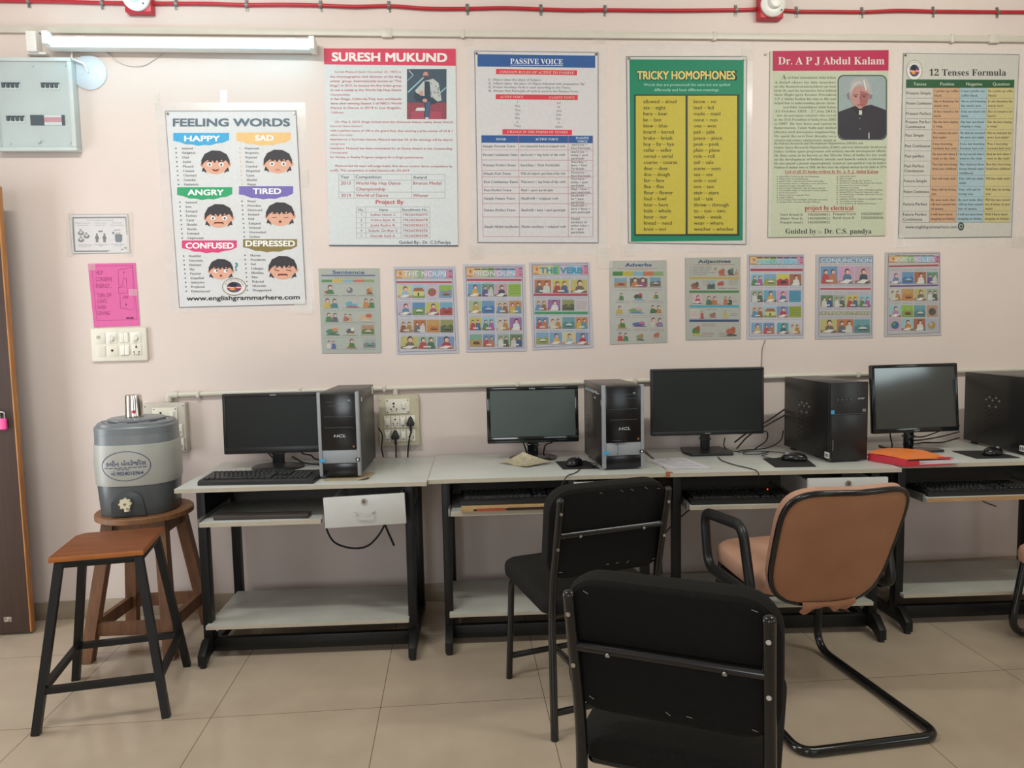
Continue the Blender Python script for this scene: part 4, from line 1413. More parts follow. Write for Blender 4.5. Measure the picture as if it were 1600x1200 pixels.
PAL = dict(
    girl=('p', 'c8bc7c', '8aa8b8', 'b87850'), house=('h', '8ab8c8', 'c8bc6a', '9a5a3c'), fruit=('o', 'b8a8b8', 'b0443c', '5a7a3c'), train=('l', '8aa83c', '6a86a8', 'a8643c'),
    hat=('p', 'b8a4b8', '4a7aa0', '8a7090'), dome=('l', '4a7ab0', '6a8a4a', 'c8ccd0'), turban=('p', 'b8b04c', 'a04a5c', 'a84a58'), fort=('l', '5a9ab8', 'b03a3c', 'a03a38'),
    klass=('pp', 'b8b0a4', '8a4a3c', 'a07838'), bike=('pp', 'b8683c', '5a6068', 'c0bcb8'), orange=('l', 'b88a4a', 'c07830', 'a8602c'), forest=('l', '8a8a4a', '4f5c38', '6a6a48'),
    sit=('p', 'b4a85a', '6a5a50', '8a5a38'), santa=('pp', '8aa890', 'b03a38', '3f6a4c'), red=('p', '6a86b0', 'b03038', 'b87a48'),
    yellow=('p', '5a96b8', 'c89838', '5a5048'), purple=('pp', '5a9078', '5a4a8a', 'b8b4b0'), suit=('p', 'b890a0', '3c4450', '8a5a40'), green=('b', '8ab03c', '5a7a2c'),
    mira=('p', '9ab078', 'b8903c', '8a7a60'), sea=('l', '5a86b0', '3a6aa8', '8ab0c8'), read=('pp', 'b8a898', '4a80b0', '8a5a40'), shop=('pp', 'b87a48', 'c0a03c', '50809a'),
    two=('pp', 'c0b04c', 'b03a38', '3f5a88'), balloon=('pp', '7ab0c8', '4a7a4c', 'a0488c'), clerk=('pp', 'b8b4a8', 'c0b8a0', 'b07838'), doctor=('p', '8a5a98', 'c0ccd0', 'a03c4a'),
    hay=('l', '6a9a88', 'a88a48', '6a4a30'), play=('pp', '5a88b0', 'b83c38', 'b86a40'), grove=('pp', '8aa08a', 'c0c4bc', '4a5a4a'), desk=('pp', '5a7a50', 'c0b8ac', '2f4a88'),
    blue=('b', '3f86a8', '2c6a8a'), olive=('b', '8a9a2c', '6a7a24'), pinkb=('p', 'c088b0', '4a6a8a', 'b07a90'), bed=('p', '6a96b8', 'c8a04c', 'c06a8a'), lines=('b', 'b8b0b0', '9a6a6a'),
    bull=('l', 'c8bc3c', 'b03038', '3a3a40'), doc2=('p', 'a05a40', 'c8c8c4', '4a6a48'), bluesq=('p', '3f96a8', '3c5a5a', 'b83038'), sky=('l', '6a9ab8', '8a9a3c', 'c8c4b8'),
    lake=('l', '5a9098', '4a7a78', 'b8c4c0'), boy2=('p', '8ab8b8', 'b07098', '8a5a4a'), deer=('l', '8ab03c', '7a9a3c', '8a4a2c'), book=('o', 'b08468', '4a4c50', '3f4246'), globe=('o', 'b898a8', '2f5a8a', '4a8a6a'), orangeb=('p', '8ab0b8', 'c87a28', '9a4a38'), spoon=('o', '9aa4b8', 'b8842c', '9aa4b8'))


def q(a, names, xs, y0, y1):
    row(a, xs, y0, y1, [PAL[n] for n in names])


def span(x0, x1, n, gap=8):
    w = (x1 - x0) / n
    return [(x0 + w * k + gap / 2, x0 + w * (k + 1) - gap / 2) for k in range(n)]


a = new_poster('small_chart', 'small picture chart about the noun with white lettered heading', 'chart', [(832, 112), (1470, 105), (1515, 1010), (870, 1028)],
               [(-0.283, 1.666), (0.012, 1.665), (0.022, 1.242), (-0.28, 1.241)], Wt, group=GC, th=0.0015)
a.qframe([(850, 140), (1446, 134), (1485, 985), (888, 1003)], 4, '6a4a6a', 1)
chart_head(a, 856, 145, 1446, 235, 'THE NOUN', 'dcdae0', 942, 1380, 214, 58)
a.rect(864, 262, 1440, 282, 'b83a4a', 1)
q(a, ('girl', 'house', 'fruit', 'train'), [(880, 1018), (1025, 1160), (1168, 1300), (1308, 1440)], 305, 435)
q(a, ('hat', 'dome', 'turban', 'fort'), [(885, 1022), (1030, 1162), (1172, 1308), (1318, 1446)], 485, 615)
q(a, ('klass', 'bike', 'orange', 'forest'), [(898, 1034), (1042, 1172), (1180, 1314), (1322, 1455)], 665, 795)
q(a, ('sit', 'santa', 'red'), [(908, 1084), (1090, 1274), (1288, 1462)], 840, 965)
for k, y in enumerate((297, 448, 476, 630, 655, 808, 830)):
    dashes(a, 880 + k * 4, 1440 + k * 4, y, '8a869a', 3, 4)
finish(a)

a = new_poster('small_chart', 'small picture chart about the pronoun, third from the left', 'chart', [(95, 92), (760, 88), (785, 1035), (130, 1045)],
               [(0.053, 1.673), (0.353, 1.67), (0.356, 1.243), (0.058, 1.245)], Wt, group=GC, th=0.0015)
a.qframe([(120, 118), (738, 112), (755, 1000), (150, 1018)], 4, '7a3a5a', 1)
chart_head(a, 126, 124, 738, 232, 'PRONOUN', 'd8d6da', 206, 660, 218, 52)
dashes(a, 210, 660, 138, '4a4a4a', 12, 6, 4)
a.rect(134, 248, 728, 272, 'b83a4a', 1)
q(a, ('yellow', 'purple', 'suit', 'green'), [(148, 288), (295, 432), (440, 572), (584, 720)], 302, 440)
q(a, ('mira', 'sea', 'read', 'shop'), [(160, 290), (298, 434), (456, 586), (594, 726)], 488, 622)
q(a, ('two', 'balloon', 'clerk', 'doctor'), [(164, 292), (300, 438), (460, 590), (600, 730)], 668, 806)
q(a, ('hay', 'play', 'grove', 'desk'), [(165, 298), (308, 438), (465, 596), (604, 738)], 850, 985)
for k, y in enumerate((288, 455, 476, 640, 655, 822, 838)):
    dashes(a, 150 + k * 3, 725 + k * 2, y, '8a869a', 3, 4)
finish(a)

a = new_poster('small_chart', 'small picture chart about the verb with a turquoise heading', 'chart', [(812, 72), (1462, 65), (1510, 995), (850, 1022)],
               [(0.376, 1.677), (0.673, 1.676), (0.69, 1.253), (0.386, 1.248)], Wt, group=GC, th=0.0015)
a.qframe([(840, 92), (1448, 80), (1475, 965), (872, 995)], 4, '7a4a6a', 1)
chart_head(a, 848, 100, 1446, 205, 'THE VERB', '2f96b4', 930, 1385, 184, 64, '1f5a70')
q(a, ('bike', 'two', 'sit'), [(872, 1050), (1068, 1242), (1264, 1440)], 258, 402)
a.rect(862, 408, 1446, 434, 'b83a4a', 1)
q(a, ('read', 'doctor', 'forest', 'lines'), [(876, 1008), (1014, 1150), (1170, 1302), (1316, 1446)], 474, 592)
a.rect(870, 604, 1450, 634, '3f8a5c', 1)
q(a, ('play', 'clerk', 'lake', 'shop'), [(886, 1020), (1030, 1162), (1172, 1306), (1314, 1446)], 662, 790)
q(a, ('sky', 'bed', 'girl', 'red'), [(888, 1022), (1034, 1168), (1178, 1308), (1318, 1455)], 830, 960)
for k, y in enumerate((222, 245, 450, 460, 648, 806, 816)):
    dashes(a, 870 + k * 2, 1440 + k * 2, y, '8a869a', 3, 4)
finish(a)

a = new_poster('small_chart', 'small glossy grey picture chart about adverbs below the green poster', 'chart', [(85, 125), (702, 115), (712, 1010), (92, 1030)],
               [(0.776, 1.679), (1.062, 1.679), (1.065, 1.27), (0.775, 1.267)], mat('glossy_grey_card', 'a2a198', 0.22, var=0.02, spec=0.6, bump=0.3, bscale=14), group=GC, th=0.0015)
a.text('Adverbs', 396, 184, 38, '2f4a7c', w=284, align='c', bold=0.04, res=3, slope=-0.01)
dashes(a, 140, 640, 203, 'a86a5c', 4, 1)
dashes(a, 260, 520, 218, 'a86a5c', 4, 1)
for k, c in enumerate(('3f7a34', 'b8a82c', '6aa4bc', 'c0603c', '7f9a5c')):
    a.rect(118 + 110 * k, 240, 228 + 110 * k, 286, c, 1, slope=-0.012)
for c, kk in (((135, 310, 270, 405), ('l', '6a9ab0', 'b07a50', 'a83c4a')), ((305, 312, 495, 405), ('pp', '5a5a50', 'c06a3c', '8a3c6a')), ((522, 302, 640, 402), ('l', '5a90a8', '6a5a50', 'b0a8a0')),
              ((170, 455, 255, 560), ('f', '3f7a4c', 'b9b0a4', 'c08a5a')), ((340, 455, 460, 550), ('fo', '4a4c3c', 'b03a48', '5a9ab0')), ((555, 450, 630, 540), ('f', '4a7a3c', 'a2a198', 'b09038')),
              ((145, 605, 245, 700), ('f', 'c0a02c', 'a2a198', 'c0a02c')), ((275, 612, 470, 695), ('fo', '6a9a4c', 'c08aa0', '4a78a0')), ((522, 598, 655, 692), ('ff', '3f6a3c', 'b07a3c', '3f5a34')),
              ((165, 748, 280, 855), ('f', '3f7a34', 'c0703c', 'b8743c')), ((318, 765, 498, 840), ('fo', '4a5a98', 'b85a80', '6a3c70')), ((522, 735, 672, 840), ('ff', 'b8b0a4', '7a6a9a', 'b05a4a')),
              ((170, 890, 295, 992), ('ff', 'b84038', '3f7a4c', 'c08a6a')), ((365, 895, 470, 990), ('fo', '7a8a5a', 'b07048', '5a5a50')), ((555, 875, 640, 975), ('fo', 'b05a48', 'a86a48', 'a2a198'))):
    pic(a, *c, *kk)
for k, y in enumerate((412, 438, 556, 575, 712, 735, 862, 880)):
    dashes(a, 130 + k * 3, 668 + k * 3, y, '7c6a64', 3, 3)
finish(a)

a = new_poster('small_chart', 'small grey picture chart about adjectives with a red camel', 'chart', [(905, 90), (1505, 82), (1512, 970), (915, 985)],
               [(1.157, 1.689), (1.44, 1.689), (1.445, 1.28), (1.161, 1.279)], 'a8a89c', group=GC, th=0.0015)
a.text('Adjectives', 1222, 145, 36, '2f3f58', w=350, align='c', bold=0.04, res=3, slope=-0.01)
dashes(a, 960, 1470, 162, 'a0544c', 4, 1)
for k in range(5):
    dashes(a, 985, (1195, 1192, 1175, 1240, 1150)[k], 186 + 21 * k, '54504c', 4, 3)
    a.oval(968, 188 + 21 * k, 4, 4, '54504c', 1, n=6)
for c, kk in (((1215, 182, 1250, 235), ('fo', 'b0803c', '8a5a38', 'a8a89c')), ((1260, 185, 1350, 285), ('fo', 'b84a38', 'b0503c', 'b8603c')), ((1360, 180, 1445, 280), ('fo', '4a4c50', '5a6a6a', '5a3c34')), ((1440, 200, 1495, 285), ('f', 'b08a5c', 'a8a89c', 'b06a48'))):
    pic(a, *c, *kk)
BARS = ((298, 318, 'b8982c'), (445, 470, '3f7a38'), (603, 630, '3f98b0'), (760, 785, '2f3f6c'))
for y0, y1, c in BARS:
    a.rect(952, y0, 1490, y1, c, 1)
for c, kk in (((960, 332, 1072, 430), ('fo', '8a4a34', '4a4844', 'a8543c')), ((1145, 332, 1230, 430), ('l', '8aa0a0', '4a5a5c', '3f484a')), ((1248, 322, 1340, 410), ('fo', 'a83c34', 'b0503c', 'a8a89c')),
              ((985, 492, 1090, 582), ('p', 'c8a0a8', 'b03848', 'c0b0b0')), ((1130, 495, 1262, 600), ('ff', '3f6a48', 'b06a3c', 'b83c38')), ((1320, 490, 1420, 600), ('ff', 'b0603c', '3a4a3c', 'a8a89c')),
              ((958, 650, 1055, 745), ('b', 'c0b4ac', 'b8705a')), ((1065, 642, 1115, 750), ('f', 'b03440', 'b03440', 'c08a6a')), ((1160, 670, 1252, 740), ('fo', '9a6a58', '8a5a4a', '7a5a4c')), ((1320, 635, 1370, 742), ('f', 'c0a838', 'a8a89c', 'c08a5a')),
              ((975, 800, 1085, 940), ('fo', '3f7a34', 'a83c34', 'c0a838')), ((1340, 815, 1475, 940), ('fo', 'b05a38', 'a84a34', '4a4a48'))):
    pic(a, *c, *kk)
for x0, x1, y in ((1090, 1140, 340), (1090, 1140, 362), (1095, 1140, 384), (1375, 1478, 330), (1375, 1478, 352), (1375, 1478, 374), (1260, 1478, 418), (980, 1090, 584), (1175, 1300, 592), (1410, 1470, 560), (1140, 1250, 648), (1400, 1470, 695), (1390, 1470, 712), (1085, 1240, 808), (1085, 1240, 826), (1085, 1220, 904), (1085, 1220, 922), (1085, 1210, 940), (1270, 1420, 905), (1270, 1420, 922), (1270, 1420, 940)):
    dashes(a, x0, x1, y, 'a0544c' if (x0 + y) % 3 == 0 else '5c5854', 4, 2)
finish(a)

a = new_poster('small_chart', 'small picture chart about prepositions beside the adjectives chart', 'chart', [(120, 120), (738, 118), (735, 1030), (115, 1045)],
               [(1.476, 1.703), (1.771, 1.7), (1.775, 1.277), (1.476, 1.277)], Wt, group=GC, th=0.0015)
a.qframe([(138, 138), (728, 136), (720, 1000), (140, 1012)], 4, '6a3a5a', 1)
chart_head(a, 144, 144, 728, 235, 'PREPOSITION', '7accdc', 222, 668, 226, 46, '20809a')
dashes(a, 215, 660, 153, '5a3a2a', 12, 6, 5)
a.rect(152, 278, 718, 304, 'b02c3c', 1)
q(a, ('balloon', 'sky', 'bull', 'doc2'), [(160, 292), (300, 432), (440, 570), (578, 706)], 336, 462)
q(a, ('grove', 'yellow', 'pinkb', 'blue'), [(160, 292), (300, 432), (438, 562), (572, 702)], 512, 640)
q(a, ('read', 'house', 'red', 'olive'), [(164, 292), (300, 432), (440, 566), (572, 704)], 685, 806)
q(a, ('bed', 'play', 'bluesq', 'clerk'), [(164, 282), (292, 412), (444, 566), (576, 694)], 865, 985)
for k, y in enumerate((246, 262, 318, 480, 498, 655, 668, 826)):
    dashes(a, 155, 715, y, '8a869a', 3, 4)
finish(a)

a = new_poster('small_chart', 'small picture chart about conjunctions with a pale blue heading', 'chart', [(865, 122), (1490, 120), (1485, 1030), (858, 1045)],
               [(1.832, 1.697), (2.135, 1.694), (2.142, 1.269), (1.835, 1.269)], 'b4b0b4', group=GC, th=0.0015)
a.qframe([(900, 150), (1484, 142), (1466, 998), (892, 1022)], 4, '4a4a6a', 1)
a.rect(908, 156, 1480, 215, '6a8eac', 1)
a.text('CONJUNCTION', 1195, 206, 42, 'c4ccd4', w=550, align='c', bold=0.03, layer=3, res=3)
q(a, ('play', 'pinkb', 'suit'), [(918, 1100), (1110, 1280), (1290, 1455)], 252, 440)
a.rect(910, 488, 1460, 506, 'b03c44', 1)
q(a, ('desk', 'grove', 'two', 'balloon'), [(916, 1050), (1056, 1182), (1196, 1326), (1332, 1456)], 566, 694)
a.rect(908, 742, 1458, 780, '8a8c68', 1)
a.text('INTERJECTION', 1185, 774, 26, 'c4c4b0', w=530, align='c', bold=0.02, layer=3)
q(a, ('sit', 'bike', 'lake'), [(914, 1088), (1094, 1272), (1278, 1450)], 828, 974)
for k, y in enumerate((232, 450, 462, 530, 550, 706, 720, 800, 812)):
    dashes(a, 912, 1458, y, '8a869a', 3, 4)
finish(a)

a = new_poster('small_chart', 'small picture chart about articles, rightmost of the small charts', 'chart', [(150, 95), (722, 90), (735, 960), (140, 975)],
               [(2.197, 1.703), (2.491, 1.702), (2.51, 1.274), (2.202, 1.274)], 'b4b0b0', group=GC, th=0.0015)
a.qframe([(182, 112), (720, 106), (716, 930), (170, 955)], 4, '5a4a6a', 1)
chart_head(a, 186, 132, 716, 205, 'ARTICLES', 'd4d6d8', 256, 668, 192, 42)
dashes(a, 250, 660, 128, '7a5a3c', 8, 6, 4)
a.rect(188, 232, 706, 250, 'b03c44', 1, slope=-0.02)
q(a, ('hat', 'sea', 'doc2', 'purple'), [(196, 314), (324, 446), (454, 574), (582, 698)], 300, 422)
a.rect(196, 440, 700, 456, '5a3c7a', 1, slope=-0.02)
q(a, ('clerk', 'orange', 'sit', 'grove'), [(194, 312), (322, 444), (454, 572), (582, 698)], 476, 596)
q(a, ('boy2', 'deer', 'lake', 'book'), [(192, 312), (320, 440), (450, 568), (582, 696)], 645, 768)
q(a, ('globe', 'orangeb', 'doc2', 'spoon'), [(192, 312), (320, 440), (446, 566), (574, 692)], 785, 910)
for k, y in enumerate((270, 284, 610, 628)):
    dashes(a, 192, 700, y, '8a869a', 3, 4)
finish(a)

# ---- notices at left
a = new_poster('notice', 'white landscape hygiene notice with grey pictograms above the pink notice', 'notice', [(122, 65), (515, 62), (533, 325), (140, 328)],
               [(-1.768, 1.929), (-1.505, 1.928), (-1.504, 1.747), (-1.768, 1.748)], 'd2d0cd', th=0.0015)
k_ = 857 / 200 * 105 / 1600      # coordinates below were taken at a finer scale
N = lambda x, y: ((105 - 80) / 200 * 857 + x * k_, (330 - 320) * 857 / 200 + y * k_)


def nrect(x0, y0, x1, y1, m, l=1):
    a.poly([N(x0, y0), N(x1, y0), N(x1, y1), N(x0, y1)], m, l)


def npoly(pts, m, l=1):
    a.poly([N(*p) for p in pts], m, l)


def noval(cx, cy, rx, ry, m, l=1):
    c = N(cx, cy)
    a.oval(c[0], c[1], rx * k_, ry * k_, m, l)


npoly([(55, 85), (1450, 70), (1450, 78), (55, 93)], '8a8a88')
npoly([(55, 85), (66, 85), (135, 1015), (122, 1015)], '8a8a88')
npoly([(1445, 75), (1455, 75), (1515, 990), (1500, 990)], '8a8a88')
npoly([(125, 1008), (1515, 985), (1515, 995), (125, 1018)], '8a8a88')
npoly([(110, 140), (1410, 130), (1412, 165), (112, 178)], '84847f')
npoly([(110, 140), (160, 140), (210, 970), (170, 970)], '84847f')
npoly([(1385, 135), (1425, 135), (1450, 560), (1420, 560)], '8f8f8a')
npoly([(180, 940), (1040, 938), (960, 972), (185, 978)], '84847f')
for s, x, y, w in (('Wash your hands regularly for at least 20 seconds', 785, 228, 640), ('Regular handwash', 380, 297, 350), ('Avoid close contact', 780, 293, 320), ('Disinfect hands', 1190, 290, 220), ('with soap & water', 385, 350, 260), ('with others (2m)', 790, 348, 250), ('with alcohol sanitiser', 1190, 345, 320), ('Use soap and water, wash', 425, 810, 330), ('for 20 seconds', 425, 850, 280), ('Maintain distance with others', 820, 808, 310), ('always', 820, 840, 90), ('Use sanitiser regularly', 1220, 802, 330), ('if no soap', 1220, 836, 150)):
    p = N(x, y)
    a.text(s, p[0], p[1], 26 * k_, '8c8c8a', w=w * k_, align='c', layer=1)
for cx, cy in ((335, 525), (470, 600), (340, 690)):
    noval(cx, cy, 72, 52, '7e7e7c', 1)
    noval(cx, cy - 18, 34, 26, 'c8c6c3', 2)
    noval(cx - 10, cy - 75, 30, 18, '8a8a88', 1)
for cx in (715, 893):
    noval(cx, 553, 24, 26, '7a7978', 1)
    npoly([(cx - 55, 665), (cx - 28, 580), (cx + 28, 580), (cx + 58, 665), (cx + 36, 660), (cx + 32, 745), (cx + 6, 745), (cx + 2, 680), (cx - 2, 745), (cx - 26, 745), (cx - 30, 655)], '7a7978', 1)
npoly([(745, 462), (860, 462), (850, 500), (750, 500)], '8a8a88')
npoly([(1140, 560), (1320, 560), (1320, 700), (1290, 742), (1180, 742), (1150, 700)], '7c8084', 1)
npoly([(1175, 500), (1270, 500), (1270, 545), (1320, 560), (1140, 560), (1175, 545)], '9a9a98', 1)
nrect(1195, 500, 1250, 530, 'd2d0cd', 2)
npoly([(1120, 455), (1150, 442), (1270, 442), (1270, 456), (1160, 458), (1125, 475)], '8a8a88', 1)
noval(1105, 520, 26, 32, '7e7e7c', 1)
nrect(1365, 860, 1430, 895, '8a8a88')
nrect(1290, 900, 1345, 925, '8a8a88')
finish(a, tapes=((100, 45, 150, 345), (505, 45, 548, 345)))

a = new_poster('notice', 'bright pink help conserve energy notice above the white switchboard', 'notice', [(248, 395), (565, 390), (595, 808), (288, 820)],
               [(-1.699, 1.701), (-1.485, 1.701), (-1.482, 1.408), (-1.691, 1.404)], 'd8609c', th=0.0015)
a.qframe([(273, 412), (548, 404), (580, 770), (308, 775)], 2, 'a03c70', 1)
PT = '96305f'
for s, x, y, w, h in (('HELP', 302, 468, 46, 28), ('CONSERVE', 301, 513, 110, 31), ('ENERGY...', 302, 558, 108, 31), ('TURN OFF', 310, 621, 94, 30), ('LIGHTS', 312, 658, 64, 28), ('WHEN', 311, 699, 60, 28), ('LEAVING', 314, 738, 80, 28)):
    a.text(s, x, y, h, PT, w=w, layer=1, bold=-0.004)
for p, q_ in (((450, 437), (545, 416)), ((450, 437), (456, 545)), ((463, 600), (466, 690)), ((466, 690), (548, 705)), ((485, 495), (505, 492)), ((505, 492), (512, 592)), ((482, 512), (484, 530)), ((485, 495), (482, 512)), ((484, 530), (452, 556)), ((452, 556), (456, 594)), ((456, 594), (512, 590)), ((452, 556), (500, 548))):
    a.line(p, q_, 2.5, PT, 1)
a.line((545, 416), (560, 700), 1.5, PT, 1)
a.text('OFF', 500, 630, 22, PT, w=38, align='c', layer=1, bold=0.006)
a.rect(486, 446, 492, 460, PT, 1)
a.oval(504, 668, 5, 8, PT, 1)
dashes(a, 503, 555, 752, '6a2248', 11, 2)
finish(a, tapes=((250, 395, 300, 440), (525, 565, 580, 610)))
# ------------------------------------------------------------------ computer desks
M_TOP = mat('pale_grey_laminate', 'b9bab4', 0.28, var=0.05, scale=7, spec=0.5)
M_EDGE = mat('cream_edge_band', 'b3aa98', 0.5, var=0.05, scale=30)
M_FRAME = mat('black_powder_coat', '131312', 0.42, var=0.15, scale=14, spec=0.35)
M_SHEET = mat('black_side_sheet', '191a1a', 0.5, var=0.12, scale=10)
M_DRAW = mat('white_drawer_laminate', 'c4c4c0', 0.35, var=0.04, scale=9)
M_BRASS = mat('worn_lock_metal', '9a8a78', 0.35, metal=0.85, var=0.2, scale=80)
M_WOODE = mat('wood_edge_band', 'a8845c', 0.5, var=0.15, scale=20, stretch=(1, 8, 8))
M_FOOTCAP = mat('foot_cap_plastic', '202020', 0.6, var=0.1)
M_SHELF = mat('shaded_grey_laminate', 'a8a79e', 0.4, var=0.08, scale=6)  # desk top laminate darkened; the shade under the desk is in the colour
DH = 0.75


def desk(label, loc, rz, W, legs, tray, drawer, edge=None, tray_edge=None):
    """origin at the front left corner of the top, on the floor; +x right, +y to the wall"""
    t = thing('computer_desk', label, 'desk', loc, rz, 'computer desks along the wall')
    D = 0.565
    b = B()
    b.box2((0, 0, DH - 0.0175), (W, D, DH), bev=0.0015)
    b.box2((0.0005, -0.0012, DH - 0.0172), (W - 0.0005, 0.0005, DH - 0.0006), mi=1)
    b.box2((-0.0012, 0, DH - 0.0172), (0.0005, D, DH - 0.0006), mi=1)
    b.box2((W - 0.0005, 0, DH - 0.0172), (W + 0.0012, D, DH - 0.0006), mi=1)
    b.build('desk_top', [M_TOP, edge or M_EDGE], t)
    l0, l1 = legs
    fy, by = 0.085, 0.52
    for k, x in enumerate((l0, l1)):
        lx = x - 0.003 if k == 0 else x - 0.005
        for y0, y1 in ((fy, fy + 0.048), (by - 0.045, by)):
            B().box2((lx, y0, 0.06), (lx + 0.036, y1, DH - 0.018), bev=0.003).build('leg', M_FRAME, t)
        b = B()
        b.box2((x + 0.010, fy + 0.02, 0.585), (x + 0.018, by - 0.02, DH - 0.018))
        b.build('side_panel', M_SHEET, t)
        # foot bar with its raked toe
        b = B()
        b.poly_prism([(0.0, 0.012), (0.0, 0.055), (0.055, 0.098), (0.15, 0.098), (0.16, 0.06), (by + 0.02, 0.055), (by + 0.045, 0.03), (by + 0.045, 0.012), (by, 0.012), (by - 0.02, 0.03), (0.06, 0.034), (0.03, 0.012)], 0.032, axis=0, base=x - 0.001, bev=0.003)
        b.build('foot_bar', M_FRAME, t)
        for y in (0.017, by + 0.025):
            B().cyl((x + 0.015, y, 0), (x + 0.015, y, 0.014), 0.014, 12).build('foot_cap', M_FOOTCAP, t)
    a0, a1 = l0 + 0.03, l1
    b = B()
    b.box2((a0, 0.10, 0.028), (a1, 0.13, 0.088), bev=0.006)
    b.build('front_beam', M_FRAME, t)
    b = B()
    b.box2((a0, by - 0.035, 0.028), (a1, by - 0.005, 0.088), bev=0.006)
    b.build('rear_beam', M_FRAME, t)
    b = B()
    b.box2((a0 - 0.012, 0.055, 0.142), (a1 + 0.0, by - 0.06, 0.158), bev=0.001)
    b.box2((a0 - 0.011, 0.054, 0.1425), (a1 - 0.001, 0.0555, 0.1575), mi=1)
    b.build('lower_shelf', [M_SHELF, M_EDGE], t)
    b = B()
    b.box2((a0, by - 0.052, 0.505), (a1, by - 0.046, DH - 0.018))
    b.build('back_panel', M_SHEET, t)
    b = B()
    b.box2((a0, fy + 0.03, DH - 0.04), (a1, fy + 0.055, DH - 0.018))
    b.build('apron_rail', M_FRAME, t)
    if tray:
        x0, x1, y0, z1 = tray
        b = B()
        b.box2((x0, y0, z1 - 0.018), (x1, y0 + 0.34, z1), bev=0.001)
        b.box2((x0 + 0.0005, y0 - 0.0012, z1 - 0.0178), (x1 - 0.0005, y0 + 0.0005, z1 - 0.0006), mi=1)
        tr = b.build('keyboard_tray', [M_TOP, tray_edge or M_EDGE], t)
        for x in (x0 - 0.011, x1 + 0.003):
            B().box2((x, y0 + 0.01, z1 - 0.02), (x + 0.008, y0 + 0.38, z1 + 0.012)).build('slide_rail', M_GALV, tr)
    if drawer:
        x0, x1, y0, z0, z1, tilt = drawer
        dr = B()
        w, h = x1 - x0, z1 - z0
        dr.box2((-w / 2, 0, -h / 2), (w / 2, 0.016, h / 2), bev=0.0015)
        dr.box2((-w / 2 + 0.02, 0.016, -h / 2 + 0.01), (w / 2 - 0.02, 0.36, -h / 2 + 0.02))
        dr.box2((-w / 2 + 0.02, 0.016, -h / 2 + 0.01), (-w / 2 + 0.03, 0.36, h / 2 - 0.02))
        dr.box2((w / 2 - 0.03, 0.016, -h / 2 + 0.01), (w / 2 - 0.02, 0.36, h / 2 - 0.02))
        o = dr.build('drawer', M_DRAW, t)
        o.location = ((x0 + x1) / 2, y0, (z0 + z1) / 2)
        o.rotation_euler = (0, math.radians(-tilt), 0)
        b = B()
        b.cyl((0, 0.0, h / 2 - 0.022), (0, -0.005, h / 2 - 0.022), 0.0125, 20, bev=0.001)
        b.cyl((0, -0.005, h / 2 - 0.022), (0, -0.007, h / 2 - 0.022), 0.008, 16, mi=1)
        b.box2((-0.0012, -0.0078, h / 2 - 0.027), (0.0012, -0.0068, h / 2 - 0.017), mi=2)
        b.build('drawer_lock', [M_STEEL, M_BRASS, M_HOLE], o)
        b = B()
        b.tube(smooth_path([(-0.038, 0, -0.006), (-0.034, -0.014, -0.008), (-0.016, -0.017, -0.0125), (0.016, -0.017, -0.0125), (0.034, -0.014, -0.008), (0.038, 0, -0.006)], 5), 0.0032, 8)
        b.build('drawer_handle', M_STEEL, o)
    return t


# (loc, rz, width, leg offsets)
d1 = desk('leftmost computer desk, with an open white drawer and bare lower shelf', (-1.130, 2.985, 0), -2.0, 1.003, (0.052, 0.908), (0.092, 0.575, -0.005, 0.61), (0.595, 0.918, -0.035, 0.585, 0.708, 1.8))
d2 = desk('second computer desk from the left, behind the black chair by the wall', (-0.123, 2.985, 0), -2.0, 1.0, (0.052, 0.905), (0.09, 0.57, 0.0, 0.612), (0.60, 0.915, -0.01, 0.588, 0.722, 0.0))
d3 = desk('third computer desk from the left, under the largest monitor', (0.879, 2.945, 0), -4.2, 0.962, (0.032, 0.885), (0.085, 0.545, 0.012, 0.606), (0.572, 0.905, -0.005, 0.588, 0.714, 0.0))
d4 = desk('rightmost computer desk, cut by the right edge of the photo', (1.868, 2.945, 0), -2.5, 1.05, (0.052, 0.925), (0.105, 0.70, -0.04, 0.612), None, tray_edge=M_WOODE)
b = B()
b.box2((0.862, 2.9455, 0.7315), (0.892, 2.947, 0.7465))
b.box2((0.862, 2.9455, 0.7465), (0.892, 2.965, 0.7512))
o = b.build('orange_tape', mat('brown_packing_tape', 'a4603c', 0.4, var=0.12, scale=50))
tag(o, 'orange brown tape bridging the second and third desk tops', 'tape')

# ------------------------------------------------------------------ computers
M_MON = mat('matt_black_bezel', '181919', 0.38, var=0.1, scale=20)
M_MONG = mat('gloss_black_bezel', '14181a', 0.08, var=0.05, spec=0.6)
M_SCR = mat('dark_matt_screen', '1d2120', 0.42, var=0.04, scale=4, spec=0.3)
M_SCRG = mat('glossy_grey_green_screen', '46524e', 0.30, var=0.04, scale=3, spec=0.6)
M_SCRR = mat('reflective_screen', '1e2826', 0.10, var=0.03, scale=3, spec=1.0, coat=0.9)
M_LOGO = mat('silver_lettering', 'c8ccd0', 0.3, metal=0.3, var=0.02)
M_SILV = mat('silver_plastic', '93979b', 0.5, metal=0.1, var=0.04, scale=30)
M_CASE = mat('black_steel_case', '1b1a1a', 0.33, var=0.1, scale=12, spec=0.5)
M_FACE = mat('gloss_black_front', '131415', 0.22, var=0.05)
M_BLUEST = mat('blue_sticker', '3f9ed0', 0.4, var=0.1, scale=120)
M_CASEBR = mat('brown_black_case', '2a2322', 0.28, var=0.12, scale=12, spec=0.6)


